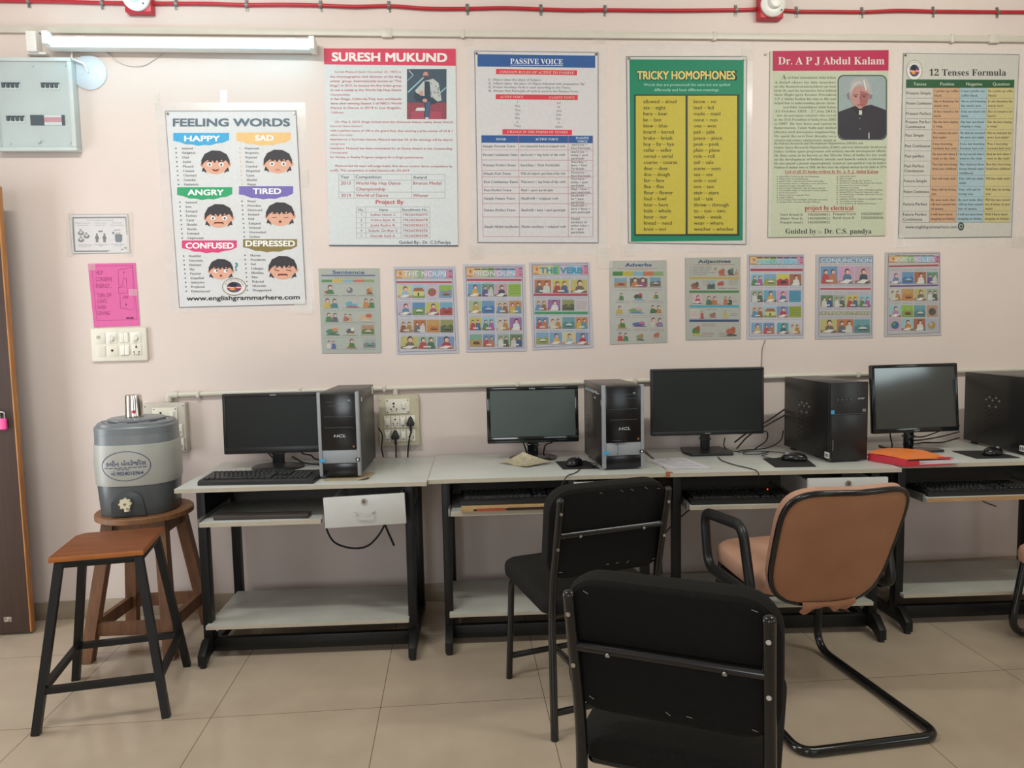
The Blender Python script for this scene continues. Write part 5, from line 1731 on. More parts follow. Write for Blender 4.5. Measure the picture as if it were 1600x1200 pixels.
def letters(parent, name, txt, org, ux, uz, h, m, w=None, align='c', bold=0.02, shear=0.0, res=3, depth=0.0006):
    """raised lettering on a surface: org = baseline anchor, ux right, uz up"""
    vs, fs, a, b_ = glyphs(txt, bold, res)
    k = h if not w else w / (b_ - a)
    W = (b_ - a) * k
    ox = -a * k - (0 if align == 'l' else W / 2)
    org, ux, uz = Vector(org), Vector(ux).normalized(), Vector(uz).normalized()
    n = ux.cross(uz)
    me = bpy.data.meshes.new(name)
    P = [org + ux * (ox + x * k + y * h * shear) + uz * (y * h) + n * depth for x, y in vs]
    me.from_pydata([tuple(p) for p in P], [], fs)
    me.materials.append(m)
    o = bpy.data.objects.new(name, me)
    COL.objects.link(o)
    if parent:
        o.parent = parent
    return o


def monitor(label, loc, rz, w, h, zc, bez, chin, base, scr, body, logo=None, tilt=0.0, logo_top=True, depth=0.045, neck_y=0.03, side_frame=None):
    """origin on the desk below the panel centre; screen faces -y; zc = panel centre height above the desk"""
    t = thing('monitor', label, 'monitor', loc, rz, 'desktop monitors')
    R = Matrix.Translation((0, 0, zc)) @ Matrix.Rotation(math.radians(tilt), 4, 'X')
    b = B()
    ol = rrect(-w / 2, -h / 2, w / 2, h / 2, 0.006, 4)
    b.poly_prism(ol, 0.022, axis=1, base=0.0, bev=0.002)
    # moulded back, tapering
    r0 = [(x * 0.97, 0.022, z * 0.96) for x, z in ol]
    r1 = [(x * 0.72, depth, z * 0.66) for x, z in ol]
    r2 = [(x * 0.5, depth + 0.012, z * 0.45) for x, z in ol]
    b.loft([r0, r1, r2])
    x0, x1, z0, z1 = -w / 2 + bez, w / 2 - bez, -h / 2 + chin, h / 2 - bez * 1.1
    # raised bezel frame
    for a, c in (((-w / 2 + 0.002, h / 2 - bez * 1.1), (w / 2 - 0.002, h / 2 - 0.002)), ((-w / 2 + 0.002, -h / 2 + 0.002), (w / 2 - 0.002, z0)), ((-w / 2 + 0.002, z0), (x0, z1)), ((x1, z0), (w / 2 - 0.002, z1))):
        b.box2((a[0], -0.004, a[1]), (c[0], 0.001, c[1]), bev=0.0015)
    b.xform(R)
    b.build('housing', body, t)
    b = B()
    b.box2((x0 - 0.001, -0.0015, z0 - 0.001), (x1 + 0.001, 0.003, z1 + 0.001))
    b.xform(R)
    b.build('screen', scr, t)
    kind, bw, bd, nw = base
    b = B()
    b.box2((-nw / 2, neck_y, 0.012), (nw / 2, neck_y + 0.025, zc), bev=0.006)
    b.box2((-nw / 2 - 0.004, neck_y - 0.004, 0.06), (nw / 2 + 0.004, neck_y + 0.03, 0.068), bev=0.002)
    b.build('neck', body, t)
    b = B()
    cy = neck_y + 0.0
    if kind == 'oval':
        prof = ((1.0, 0), (1.0, 0.006), (0.93, 0.011), (0.5, 0.017), (0.2, 0.02))
        b.loft([[(bw / 2 * s * math.cos(2 * math.pi * k / 36), cy + bd / 2 * s * math.sin(2 * math.pi * k / 36), z) for k in range(36)] for s, z in prof])
    else:
        tp = 0.80
        ol2 = [(-bw / 2, -bd * 0.1), (-bw / 2 * 0.82, -bd / 2), (bw / 2 * 0.92, -bd / 2), (bw / 2, -bd * 0.1), (bw / 2 * 0.86, bd / 2), (-bw / 2 * 0.86, bd / 2)]
        b.poly_prism([(x, y + cy) for x, y in ol2], 0.013, axis=2, base=0, bev=0.004)
    b.build('base', body, t)
    if logo:
        p = R @ Vector((0, -0.0045, h / 2 - bez * 0.85 if logo_top else -h / 2 + chin * 0.35))
        letters(t, 'maker_mark', logo, p, (1, 0, 0), R.to_3x3() @ Vector((0, 0, 1)), bez * 0.42, M_LOGO, w=0.028, bold=0.012, shear=0.15)
    return t


m1 = monitor('leftmost monitor, matt black on an oval foot behind a keyboard', (-0.815, 3.345, DH), -2, 0.455, 0.272, 0.208, 0.014, 0.03, ('oval', 0.235, 0.19, 0.052), M_SCR, M_MON, 'HCL', tilt=-2)
m2 = monitor('glossy grey screened monitor partly behind the second tower', (0.353, 3.355, DH), -2, 0.425, 0.262, 0.210, 0.016, 0.03, ('oval', 0.225, 0.19, 0.05), M_SCRG, M_MONG, 'HCL', tilt=-2)
m3 = monitor('largest monitor, black with a wide foot, on the third desk', (1.178, 3.345, DH), -3.0, 0.535, 0.315, 0.247, 0.011, 0.02, ('slab', 0.225, 0.19, 0.042), M_SCR, M_MON, 'acer', tilt=-1, logo_top=False)
m4 = monitor('rightmost monitor reflecting daylight, behind the orange folder', (2.128, 3.235, DH), 2, 0.428, 0.318, 0.247, 0.014, 0.022, ('slab', 0.225, 0.19, 0.042), M_SCRR, M_MONG, 'acer', tilt=-5, logo_top=False)
m4['label'] = 'rightmost monitor, glossy with a daylight reflection, behind the orange folder'


def tower(label, loc, rz, w, h, d, style):
    """origin at the front centre of the case on the desk; front faces -y"""
    t = thing('computer_tower', label, 'computer tower', loc, rz, 'desktop computer towers')
    b = B()
    z0 = 0.012
    case = M_CASEBR if style == 'hcl2' else M_CASE
    b.box2((-w / 2 + 0.003, 0.018, z0), (w / 2 - 0.003, d, h), bev=0.003)
    # raised lid edge and side panel seams
    b.box2((-w / 2 + 0.002, 0.03, z0 + 0.01), (-w / 2 + 0.0035, d - 0.01, h - 0.012), bev=0.0005)
    b.box2((w / 2 - 0.0035, 0.03, z0 + 0.01), (w / 2 - 0.002, d - 0.01, h - 0.012), bev=0.0005)
    b.build('case', case, t)
    b = B()
    for x in (-w / 2 + 0.025, w / 2 - 0.025):
        for y in (0.05, d - 0.05):
            b.cyl((x, y, 0), (x, y, z0 + 0.001), 0.014, 12)
    b.build('case_feet', M_BLK, t)
    if style.startswith('hcl'):
        ew = 0.014
        b = B()
        for s in (-1, 1):
            # silver side rails of the bezel, bowed forward
            xs = s * (w / 2 - ew / 2)
            b.box2((xs - ew / 2, -0.003, 0.008), (xs + ew / 2, 0.02, h + 0.003), bev=0.002)
        b.box2((-w / 2 + ew, 0.0, 0.062), (w / 2 - ew, 0.02, 0.118), bev=0.002)
        b.build('silver_bezel', M_SILV, t)['label'] = 'silver frame of the front'
        b = B()
        b.box2((-w / 2 + ew, -0.003, 0.118), (w / 2 - ew, 0.02, h - 0.003), bev=0.003)
        b.box2((-w / 2 + ew, -0.001, 0.008), (w / 2 - ew, 0.02, 0.062), bev=0.003)
        for z, x0, x1 in ((h - 0.038, -0.05, 0.06), (h - 0.055, -0.04, 0.055), (h - 0.10, -0.06, 0.06), (h - 0.145, -0.06, 0.06)):
            b.box2((x0, -0.0036, z), (x1, -0.0025, z + 0.0014), mi=1)
        b.box2((0.042, -0.004, h - 0.034), (0.052, -0.0028, h - 0.029), mi=2)
        b.build('front_panel', [M_FACE, M_DARK, M_SILV], t)
        letters(t, 'maker_mark', 'HCL', (0.004, -0.0036, 0.172), (1, 0, 0), (0, 0, 1), 0.012, M_LOGO, w=0.05, bold=0.012, shear=0.3)
        b = B()
        b.box2((-w / 2 + 0.002, -0.006, 0.07), (-w / 2 + 0.024, -0.0035, 0.082))
        b.build('sticker', M_BLUEST, t)['label'] = 'blue sticker'
        b = B()
        b.box2((w / 2 - 0.02, -0.006, 0.07), (w / 2 - 0.003, -0.0035, 0.084))
        b.box2((w / 2 - 0.015, -0.0065, 0.073), (w / 2 - 0.008, -0.0055, 0.081), mi=1)
        b.build('sticker', [M_HOLE, M_SWPL], t)['label'] = 'small dark sticker'
        b = B()
        b.cyl((w / 2 - 0.026, -0.003, 0.132), (w / 2 - 0.026, -0.005, 0.132), 0.0045, 14)
        b.build('power_button', mat('copper_button', '9a6a48', 0.35, metal=0.5, var=0.1), t)
        if style == 'hcl1':
            b = B()
            b.box2((w / 2 - 0.0035, 0.07, h - 0.045), (w / 2 - 0.0005, 0.085, h - 0.028))
            b.box2((w / 2 - 0.0035, d - 0.06, h - 0.04), (w / 2 - 0.0005, d - 0.03, h - 0.005))
            b.build('sticker', M_SWPL, t)['label'] = 'white stickers on the side'
        else:
            b = B()
            b.box2((-0.05, -0.008, 0.118), (0.01, -0.002, 0.132), bev=0.002)
            b.build('usb_port_strip', M_FACE, t)
            b = B()
            b.tube(smooth_path([(-0.03, -0.008, 0.124), (-0.028, -0.012, 0.10), (-0.026, -0.01, 0.085), (-0.03, -0.008, 0.066)], 5), 0.0012, 6)
            b.build('loose_thread', M_BLK, t)
            b = B()
            for k in range(9):
                zz = h - 0.04 - k * 0.012
                b.box2((-w / 2 + 0.0005, 0.25, zz - 0.12), (-w / 2 + 0.003, 0.31, zz - 0.116))
            b.box2((-w / 2 + 0.0003, 0.06, h - 0.04), (-w / 2 + 0.003, 0.34, h - 0.036), mi=1)
            for k in range(10):
                b.box2((-w / 2 + 0.0002, 0.10 + 0.024 * k, h - 0.044 + 0.003 * (k % 3)), (-w / 2 + 0.003, 0.112 + 0.024 * k, h - 0.03 + 0.002 * (k % 2)), mi=1)
            b.box2((-w / 2 + 0.0002, 0.02, h - 0.085), (-w / 2 + 0.003, 0.03, h - 0.06), mi=1)
            b.box2((-w / 2 + 0.0002, 0.13, h - 0.066), (-w / 2 + 0.003, 0.15, h - 0.056), mi=1)
            b.build('side_vent', [M_FACE, mat('faded_marker', '8f9a9c', 0.6, var=0.2, scale=90)], t)
    else:
        b = B()
        b.box2((-w / 2, 0.0, 0.006), (w / 2, 0.02, h + 0.001), bev=0.004)
        b.box2((-w / 2 + 0.006, -0.003, 0.012), (w / 2 - 0.004, 0.004, h * 0.60), bev=0.003)
        b.box2((-w / 2 + 0.004, -0.0015, h * 0.605), (w / 2 - 0.004, 0.002, h * 0.61), mi=1)
        b.box2((-w / 2 + 0.02, -0.001, h * 0.775), (0.01, 0.002, h * 0.80), mi=2)
        for k in range(4):
            b.box2((-w / 2 + 0.026 + k * 0.02, -0.0015, h * 0.78), (-w / 2 + 0.038 + k * 0.02, 0.001, h * 0.795), mi=1)
        b.build('front_panel', [M_CASE, M_DARK, M_HOLE], t)
        letters(t, 'maker_mark', 'acer', (w / 2 - 0.035, -0.0012, h * 0.79), (1, 0, 0), (0, 0, 1), 0.009, M_LOGO, w=0.032, bold=0.012, shear=0.25)
        b = B()
        b.box2((-w / 2 + 0.002, -0.0015, h * 0.615), (-w / 2 + 0.017, 0.001, h * 0.66))
        b.build('sticker', M_BLUEST, t)['label'] = 'blue sticker'
        b = B()
        b.box2((w / 2 - 0.028, -0.0015, h * 0.63), (w / 2 - 0.012, 0.001, h * 0.665))
        b.build('sticker', mat('grey_sticker', '77756f', 0.5, var=0.2, scale=90), t)['label'] = 'grey sticker'
        b = B()
        b.box2((-w / 2 + 0.0, -0.0045, 0.014), (-w / 2 + 0.001, -0.0035, 0.016))
        b.box2((-w / 2 - 0.001, 0.004, 0.018), (-w / 2 + 0.001, 0.04, 0.044))
        for k in range(3):
            b.box2((-w / 2 - 0.0015, 0.010 + k * 0.010, 0.023), (-w / 2, 0.016 + k * 0.010, 0.038), mi=1)
        b.build('label_plate', [M_SWPL, M_DARK], t)['label'] = 'white label plate'
        b = B()
        b.box2((-w / 2 + 0.010, -0.0045, 0.055), (-w / 2 + 0.0115, -0.0028, 0.1))
        b.build('trim_line', M_SILV, t)
        # pierced vent on the left side
        b = B()
        for i in range(9):
            for j in range(5):
                z = h * 0.72 - i * 0.021 - (j % 2) * 0.008
                y = 0.17 + j * 0.021
                b.box2((-w / 2 + 0.0008, y, z - 0.006), (-w / 2 + 0.0025, y + 0.010, z), mi=0 if i < 3 and (i + j) % 2 else 1)
        b.build('side_vent', [M_SILV, M_HOLE], t)
    return t


c1 = tower('black tower with silver front edges beside the leftmost monitor', (-0.488, 3.072, DH + 0.0035), -3, 0.172, 0.357, 0.405, 'hcl1')
c2 = tower('black tower with silver front edges right of the glossy monitor', (0.706, 3.045, DH), 2.5, 0.18, 0.36, 0.37, 'hcl2')
c3 = tower('plain black tower between the mouse mat and the orange folder', (1.697, 3.032, DH), 3.5, 0.176, 0.348, 0.40, 'acer')
c4 = tower('plain black tower cut by the right edge of the photo', (2.592, 3.015, DH), 0, 0.176, 0.348, 0.41, 'acer')


def keyboard(label, loc, rz, w=0.475, d=0.165, rows=6, m=None, name='keyboard'):
    """origin at the front left corner; keys face up"""
    t = thing(name, label, 'keyboard', loc, rz, 'computer keyboards')
    b = B()
    b.poly_prism([(0, 0), (0, 0.014), (0.012, 0.02), (d - 0.01, 0.028), (d, 0.022), (d, 0)], w, axis=0, base=0, bev=0.003)
    b.build('keyboard_body', M_BLK, t)
    kb = B()
    slope = 0.008 / (d - 0.022)

    def key(x, y, kw, kd=0.0155):
        z = 0.0205 + (y - 0.012) * slope
        kb.box((x + kw / 2, y + kd / 2, z + 0.003), (kw - 0.0025, kd - 0.0025, 0.008), Matrix.Rotation(math.atan(slope), 3, 'X'), bev=0.0012, seg=1)
    P = 0.0187
    X0 = 0.016
    ys = [0.018 + P * k for k in range(5)] + [0.018 + P * 5 + 0.008]
    for r, y in enumerate(ys):
        if r == 0:
            x = X0
            for kw in (1.4, 1.2, 1.2, 6.0, 1.2, 1.2, 1.4, 1.4):
                key(x, y, kw * P)
                x += kw * P
        elif r == 5:
            for g in range(13):
                key(X0 + (g * 15 * P / 13.6), y, P * 0.95)
        else:
            x = X0
            first = (0, 2.2, 1.8, 1.5, 1.0)[r]
            last = (0, 2.8, 2.2, 1.5, 2.0)[r]
            n = int(round(15 - first - last))
            for kw in [first] + [(15 - first - last) / n] * n + [last]:
                key(x, y, kw * P)
                x += kw * P
        cx = X0 + 15 * P + 0.008
        if r in (0, 3, 4, 5):
            for g in range(3):
                key(cx + g * P, y, P)
        if r == 1:
            key(cx + P, y, P)
        nx = cx + 3 * P + 0.008
        if r < 5:
            for g in range(4):
                if nx + (g + 1) * P < w - 0.006:
                    key(nx + g * P, y, P)
    kb.build('keys', mat('black_keys', '232425', 0.4, var=0.15, scale=60), t)
    return t


k1 = keyboard('black keyboard on top of the leftmost desk', (-1.058, 3.035, DH), -5.5)
k2 = keyboard('black keyboard lying on a flat carton in the tray behind the black chair', (0.005, 2.975, 0.6405), -2)
k3 = keyboard('black keyboard with two red lights, in the tray behind the peach armchair', (0.972, 2.962, 0.606), -4.2, w=0.44)
b = B()
for x in (0.355, 0.372):
    b.cyl((x, 0.142, 0.026), (x, 0.142, 0.0285), 0.0022, 10)
b.build('indicator_lights', mat('red_indicator', 'ff3a1a', 0.4, emit=('ff4418', 6.0), var=0.02), k3)['label'] = 'two lit red indicators'
k4 = keyboard('black keyboard on the pulled out wood edged tray at the right', (1.985, 2.915, 0.612), -2.5, w=0.46)

# flat carton under the second keyboard
t = thing('flat_carton', 'flat brown keyboard carton with a red print, in the second desk tray', 'carton', (0.0, 2.97, 0.612), -2)
b = B()
b.box2((0.01, 0.0, 0), (0.48, 0.17, 0.026), bev=0.002)
b.box2((0.075, -0.0006, 0.004), (0.19, 0.001, 0.014), mi=1)
b.box2((0.06, -0.0005, 0.004), (0.2, 0.0, 0.012), mi=2)
b.box2((0.20, -0.0005, 0.003), (0.47, 0.0, 0.014), mi=2)
b.build('carton', [mat('kraft_card', 'a98a5c', 0.7, var=0.1, scale=30), mat('print_red', 'a04428', 0.5, var=0.1), mat('print_brown', '2a1a12', 0.5, var=0.1)], t)

# dark strip in the first tray
o = B().box((0, 0, 0), (0.385, 0.05, 0.018), bev=0.002).build('dark_board', mat('dark_brown_board', '3c352f', 0.5, var=0.12, scale=20))
o.location = (-0.80, 3.02, 0.6195)
o.rotation_euler = (0, 0, math.radians(-4))
tag(o, 'narrow dark brown board lying in the leftmost keyboard tray', 'board')

M_PAD = mat('mouse_mat_cloth', '1d1b1c', 0.8, var=0.1, scale=90, bump=0.3, bscale=600)


def mat_pad(label, pts, z):
    b = B()
    b.poly_prism(pts, 0.003, axis=2, base=z, bev=0.001)
    o = b.build('mouse_mat', M_PAD)
    tag(o, label, 'mouse mat', 'black mouse mats')


mat_pad('black mouse mat left of the second tower', [(0.452, 3.092), (0.612, 3.084), (0.585, 3.27), (0.444, 3.275)], DH)
mat_pad('black mouse mat on the third desk, left of its tower', [(1.342, 2.975), (1.515, 2.96), (1.565, 3.16), (1.372, 3.173)], DH)
mat_pad('black mouse mat at far right, below the rightmost tower', [(2.262, 3.0), (2.45, 2.985), (2.455, 3.165), (2.28, 3.19)], DH)


def mouse(label, loc, rz, cord):
    t = thing('computer_mouse', label, 'mouse', loc, rz, 'computer mice')
    b = B()
    rings = []
    n = 20
    for s, z in ((0.92, 0.0), (1.0, 0.006), (1.0, 0.014), (0.93, 0.022), (0.78, 0.029), (0.5, 0.034), (0.18, 0.036)):
        ring = []
        for k in range(n):
            a = 2 * math.pi * k / n
            x, y = 0.030 * math.cos(a), 0.055 * math.sin(a)
            x *= 1 - 0.12 * math.sin(a)
            ring.append((x * s, y * s, z - 0.006 * max(0, math.sin(a)) * (z / 0.036)))
        rings.append(ring)
    b.loft(rings)
    b.build('mouse_body', M_FACE, t)
    b = B()
    b.cyl((-0.003, 0.03, 0.028), (0.003, 0.03, 0.028), 0.008, 14)
    b.build('scroll_wheel', M_SILV, t)
    b = B()
    b.box2((-0.0006, 0.0, 0.0345), (0.0006, 0.02, 0.036))
    b.build('button_gap', M_HOLE, t)
    if cord:
        b = B()
        b.tube(smooth_path(cord, 6), 0.0018, 6)
        b.build('cord', M_CORD, t)


mouse('black mouse on the mat left of the second tower', (0.515, 3.165, DH + 0.003), -38, [(0, 0.05, 0.012), (0.03, 0.075, 0.004), (0.085, 0.05, 0.003), (0.095, -0.02, 0.003)])
mouse('black mouse on the mat of the third desk', (1.482, 3.095, DH + 0.003), 62, [(0, 0.05, 0.012), (0.01, 0.09, 0.003), (0.06, 0.14, 0.003), (0.10, 0.12, 0.003)])
mouse('black mouse on the mat at far right', (2.383, 3.06, DH + 0.003), -70, [(0, 0.05, 0.012), (0.0, 0.08, 0.004), (-0.06, 0.12, 0.003)])


# ------------------------------------------------------------------ papers
def sheet(name, label, cat, corners, z, lift, m, nu=10, nv=10, th=0.0015):
    """thin paper sheet through four ground corners; lift(u, v) raises it"""
    def f(u, v):
        a = [corners[0][i] + (corners[1][i] - corners[0][i]) * u for i in (0, 1)]
        c = [corners[3][i] + (corners[2][i] - corners[3][i]) * u for i in (0, 1)]
        return (a[0] + (c[0] - a[0]) * v, a[1] + (c[1] - a[1]) * v, z + th + 0.0006 + lift(u, v))
    b = B()
    b.grid(f, nu, nv, thick=th)
    o = b.build(name, m)
    tag(o, label, cat)
    return o


M_NEWS = mat('newsprint', 'b8ad90', 0.7, var=0.18, scale=55, col2='9a9078')
M_NEWS2 = mat('newsprint_brown', 'b4a284', 0.7, var=0.22, scale=40, col2='8f7f64')
sheet('newspaper', 'folded newspaper under the first tower', 'newspaper', [(-0.555, 3.035), (-0.375, 3.02), (-0.355, 3.17), (-0.54, 3.18)], DH, lambda u, v: 0.010 * max(0, u - 0.8) * 5 * (1 - v) if v < 0.3 else 0.0, M_NEWS2)
n1 = sheet('newspaper', 'crumpled newspaper below the glossy monitor', 'newspaper', [(0.187, 3.29), (0.30, 3.16), (0.425, 3.23), (0.30, 3.295)], DH, lambda u, v: 0.046 * v ** 1.4 * (1 - u) ** 1.4 + 0.006 * math.sin(5 * u) ** 2 * (1 - v) + 0.012 * u * v, M_NEWS, 14, 14)
M_PAPER = mat('white_paper', 'c9c5cb', 0.6, var=0.02, scale=10)
M_PRINT = mat('paper_print', '9a98a0', 0.6, var=0.1)
for k, dx in enumerate((0, 0.012)):
    o = sheet('paper_sheet', ('lower' if k == 0 else 'upper') + ' loose printed sheet right of the second tower', 'paper', [(0.90 + dx, 3.02 - dx * 0.4), (1.066 + dx, 3.005), (1.02 + dx, 3.262), (0.845 + dx, 3.235)], DH + 0.0015 * k, lambda u, v: 0.0, M_PAPER, 2, 2, th=0.001)
    o['group'] = 'printed sheets right of the second tower'
b = B()
for k in range(14):
    v = 0.1 + 0.055 * k
    x0, y0 = 0.912 + (0.857 - 0.912) * v, 3.018 + (3.232 - 3.018) * v
    x1, y1 = 1.078 + (1.032 - 1.078) * v, 3.005 + (3.262 - 3.005) * v
    p0 = (x0 + (x1 - x0) * 0.12, y0 + (y1 - y0) * 0.12)
    p1 = (x0 + (x1 - x0) * (0.85 if k % 4 else 0.5), y0 + (y1 - y0) * (0.85 if k % 4 else 0.5))
    b.box(((p0[0] + p1[0]) / 2, (p0[1] + p1[1]) / 2, DH + 0.0032), (math.dist(p0, p1), 0.003, 0.0003), rotz(math.degrees(math.atan2(p1[1] - p0[1], p1[0] - p0[0]))))
b.box((0.952, 3.222, DH + 0.0032), (0.02, 0.008, 0.0003), mi=1)
b.build('printing', [M_PRINT, ink('6a4a58')], o)

# orange and red folder
t = thing('document_folder', 'orange and red document folder with papers, spanning the two right desks', 'folder', (0, 0, DH))
M_ORANGE = mat('orange_card', 'f0823c', 0.45, var=0.05, scale=14)
M_REDF = mat('red_card', 'c2283c', 0.4, var=0.06, scale=14)
FC = [(1.795, 3.05), (1.865, 2.885), (2.085, 2.90), (2.09, 3.11), (1.935, 3.24)]
b = B()
b.poly_prism(FC, 0.004, axis=2, base=0.0015)
b.build('back_cover', M_REDF, t)
b = B()
b.poly_prism([(1.795, 3.05), (1.865, 2.885), (1.873, 2.888), (1.803, 3.054)], 0.026, axis=2, base=0.0056)
b.poly_prism([(1.865, 2.885), (1.925, 2.889), (1.925, 2.895), (1.868, 2.892)], 0.018, axis=2, base=0.0056)
b.build('spine', M_REDF, t)
b = B()
b.poly_prism([(1.83, 3.05), (1.90, 2.905), (2.125, 2.905), (2.12, 3.12), (1.95, 3.22)], 0.009, axis=2, base=0.0056)
b.poly_prism([(1.83, 3.05), (1.93, 2.90), (2.10, 2.915), (2.10, 3.12), (1.95, 3.22)], 0.005, axis=2, base=0.0150)
b.build('papers', M_PAPER, t)
b = B()


def cover(u, v):
    a = (1.797 + (1.872 - 1.797) * v, 3.052 + (2.893 - 3.052) * v)
    c = (2.09 + (2.08 - 2.09) * v, 3.12 + (2.915 - 3.12) * v)
    return (a[0] + (c[0] - a[0]) * u, a[1] + (c[1] - a[1]) * u + 0.13 * (1 - v) * (1 - u) * u * 2, 0.0335 - 0.010 * u * u + 0.002 * math.sin(3 * v) - 0.003 * v)


b.grid(cover, 12, 12, thick=0.002)
b.build('front_cover', M_ORANGE, t)['label'] = 'orange cover'
b = B()
b.poly_prism([(2.02, 2.905), (2.09, 2.908), (2.085, 2.93), (2.03, 2.935)], 0.002, axis=2, base=0.0262)
b.build('red_flap', M_REDF, t)

# ------------------------------------------------------------------ cables behind and below the computers
CB = 0


def cable(label, pts, r=0.0032, m=None, name='cable', group=None):
    o = B().tube(smooth_path(pts, 7), r, 8).build(name, m or M_CORD)
    tag(o, label, 'cable', group)
    return o


zt = DH + 0.004
cable('black cable hanging in a loop below the leftmost drawer', [(-0.60, 3.33, 0.60), (-0.605, 3.32, 0.50), (-0.57, 3.3, 0.42), (-0.50, 3.3, 0.385), (-0.43, 3.3, 0.385), (-0.38, 3.3, 0.42), (-0.335, 3.3, 0.49), (-0.31, 3.3, 0.60)], 0.0045)
cable('short black cable end hanging right of the loop below the drawer', [(-0.345, 3.28, 0.60), (-0.335, 3.28, 0.50), (-0.295, 3.27, 0.395)], 0.005)
cable('black cable behind the leftmost monitor at left', [(-0.90, 3.40, 0.86), (-0.87, 3.43, 0.81), (-0.85, 3.44, 0.78), (-0.83, 3.47, zt)], 0.0035)
cable('black cables behind the leftmost monitor at right', [(-0.74, 3.42, 0.85), (-0.72, 3.45, 0.80), (-0.68, 3.44, 0.79), (-0.66, 3.45, 0.77), (-0.60, 3.46, zt)], 0.0035)
cable('black cord lying from the leftmost monitor to the first tower', [(-0.76, 3.42, 0.79), (-0.70, 3.40, 0.762), (-0.62, 3.40, zt), (-0.585, 3.45, zt)], 0.004)
cable('keyboard cord from the top keyboard to the first tower', [(-0.70, 3.19, 0.762), (-0.66, 3.24, zt), (-0.60, 3.27, zt), (-0.585, 3.30, zt)], 0.003)
cable('black cord curving behind the first tower at its right', [(-0.37, 3.50, 0.90), (-0.355, 3.515, 0.86), (-0.36, 3.515, 0.80), (-0.355, 3.53, zt)], 0.0035)
cable('thin cable behind the glossy monitor left of its neck', [(0.30, 3.41, 0.86), (0.32, 3.44, 0.80), (0.335, 3.46, zt)], 0.0035)
cable('thin cable behind the glossy monitor right of its neck', [(0.46, 3.41, 0.84), (0.45, 3.43, 0.815), (0.42, 3.44, 0.80), (0.41, 3.45, zt)], 0.0035)
cable('mouse cord running over the front edge of the second desk', [(0.53, 3.10, zt + 0.003), (0.51, 3.04, zt), (0.48, 2.985, zt), (0.45, 2.955, zt - 0.002), (0.425, 2.945, 0.72), (0.41, 2.955, 0.68)], 0.0022)
cable('thin cord dropping over the front edge below the largest monitor', [(1.19, 3.24, zt), (1.175, 3.15, zt), (1.19, 3.05, zt), (1.225, 2.955, zt), (1.235, 2.912, zt - 0.002), (1.24, 2.905, 0.73), (1.24, 2.92, 0.69)], 0.0022)
cable('black cable from the largest monitor up to the third tower', [(1.33, 3.40, 0.79), (1.40, 3.41, 0.835), (1.50, 3.42, 0.885), (1.60, 3.44, 0.94)], 0.004)
cable('second black cable from the largest monitor to the third tower', [(1.34, 3.40, zt + 0.004), (1.40, 3.41, 0.815), (1.47, 3.42, 0.85), (1.60, 3.44, 0.91)], 0.0035)
cable('looped black cable between the largest monitor and the third tower', [(1.46, 3.42, 0.84), (1.50, 3.42, 0.83), (1.49, 3.41, 0.79), (1.43, 3.40, zt)], 0.0032)
cable('long slack cable lying on the third desk behind the mouse mat', [(1.29, 3.42, 0.81), (1.28, 3.40, 0.77), (1.31, 3.36, zt), (1.37, 3.38, zt), (1.50, 3.42, zt), (1.585, 3.46, 0.78), (1.60, 3.46, 0.83)], 0.0028)
cable('bunched thin cord lying left of the mouse on the third desk', [(1.32, 3.33, zt), (1.40, 3.35, zt), (1.46, 3.31, zt), (1.39, 3.27, zt), (1.33, 3.29, zt), (1.38, 3.33, zt + 0.004), (1.50, 3.30, zt), (1.52, 3.25, zt), (1.50, 3.20, zt), (1.46, 3.16, zt)], 0.002)
cable('black cable behind the rightmost monitor left of its neck', [(2.06, 3.31, 0.86), (2.075, 3.34, 0.81), (2.10, 3.36, zt)], 0.003)
for k in range(3):
    cable(('upper', 'middle', 'lower')[k] + ' of the black cables between the rightmost monitor and tower', [(2.18, 3.34, 0.80 - 0.02 * k), (2.27, 3.38, 0.79 - 0.015 * k), (2.38, 3.40, 0.785 + 0.03 * (1 - k)), (2.49, 3.43, 0.83 - 0.03 * k)], 0.0032)
cable('thin dark wire hanging under the third desk, left one', [(1.28, 3.42, 0.60), (1.25, 3.46, 0.54), (1.15, 3.50, 0.45), (1.03, 3.52, 0.33), (0.99, 3.52, 0.22)], 0.0035, name='hanging_wire')
cable('thin dark wire hanging under the third desk in a sharp bend', [(1.36, 3.40, 0.60), (1.375, 3.40, 0.55), (1.395, 3.40, 0.51), (1.44, 3.40, 0.52), (1.50, 3.41, 0.56)], 0.003, name='hanging_wire')
cable('thin wire hanging under the rightmost desk', [(2.60, 3.50, 0.60), (2.62, 3.52, 0.50), (2.70, 3.54, 0.42), (2.79, 3.55, 0.38)], 0.003, name='hanging_wire')
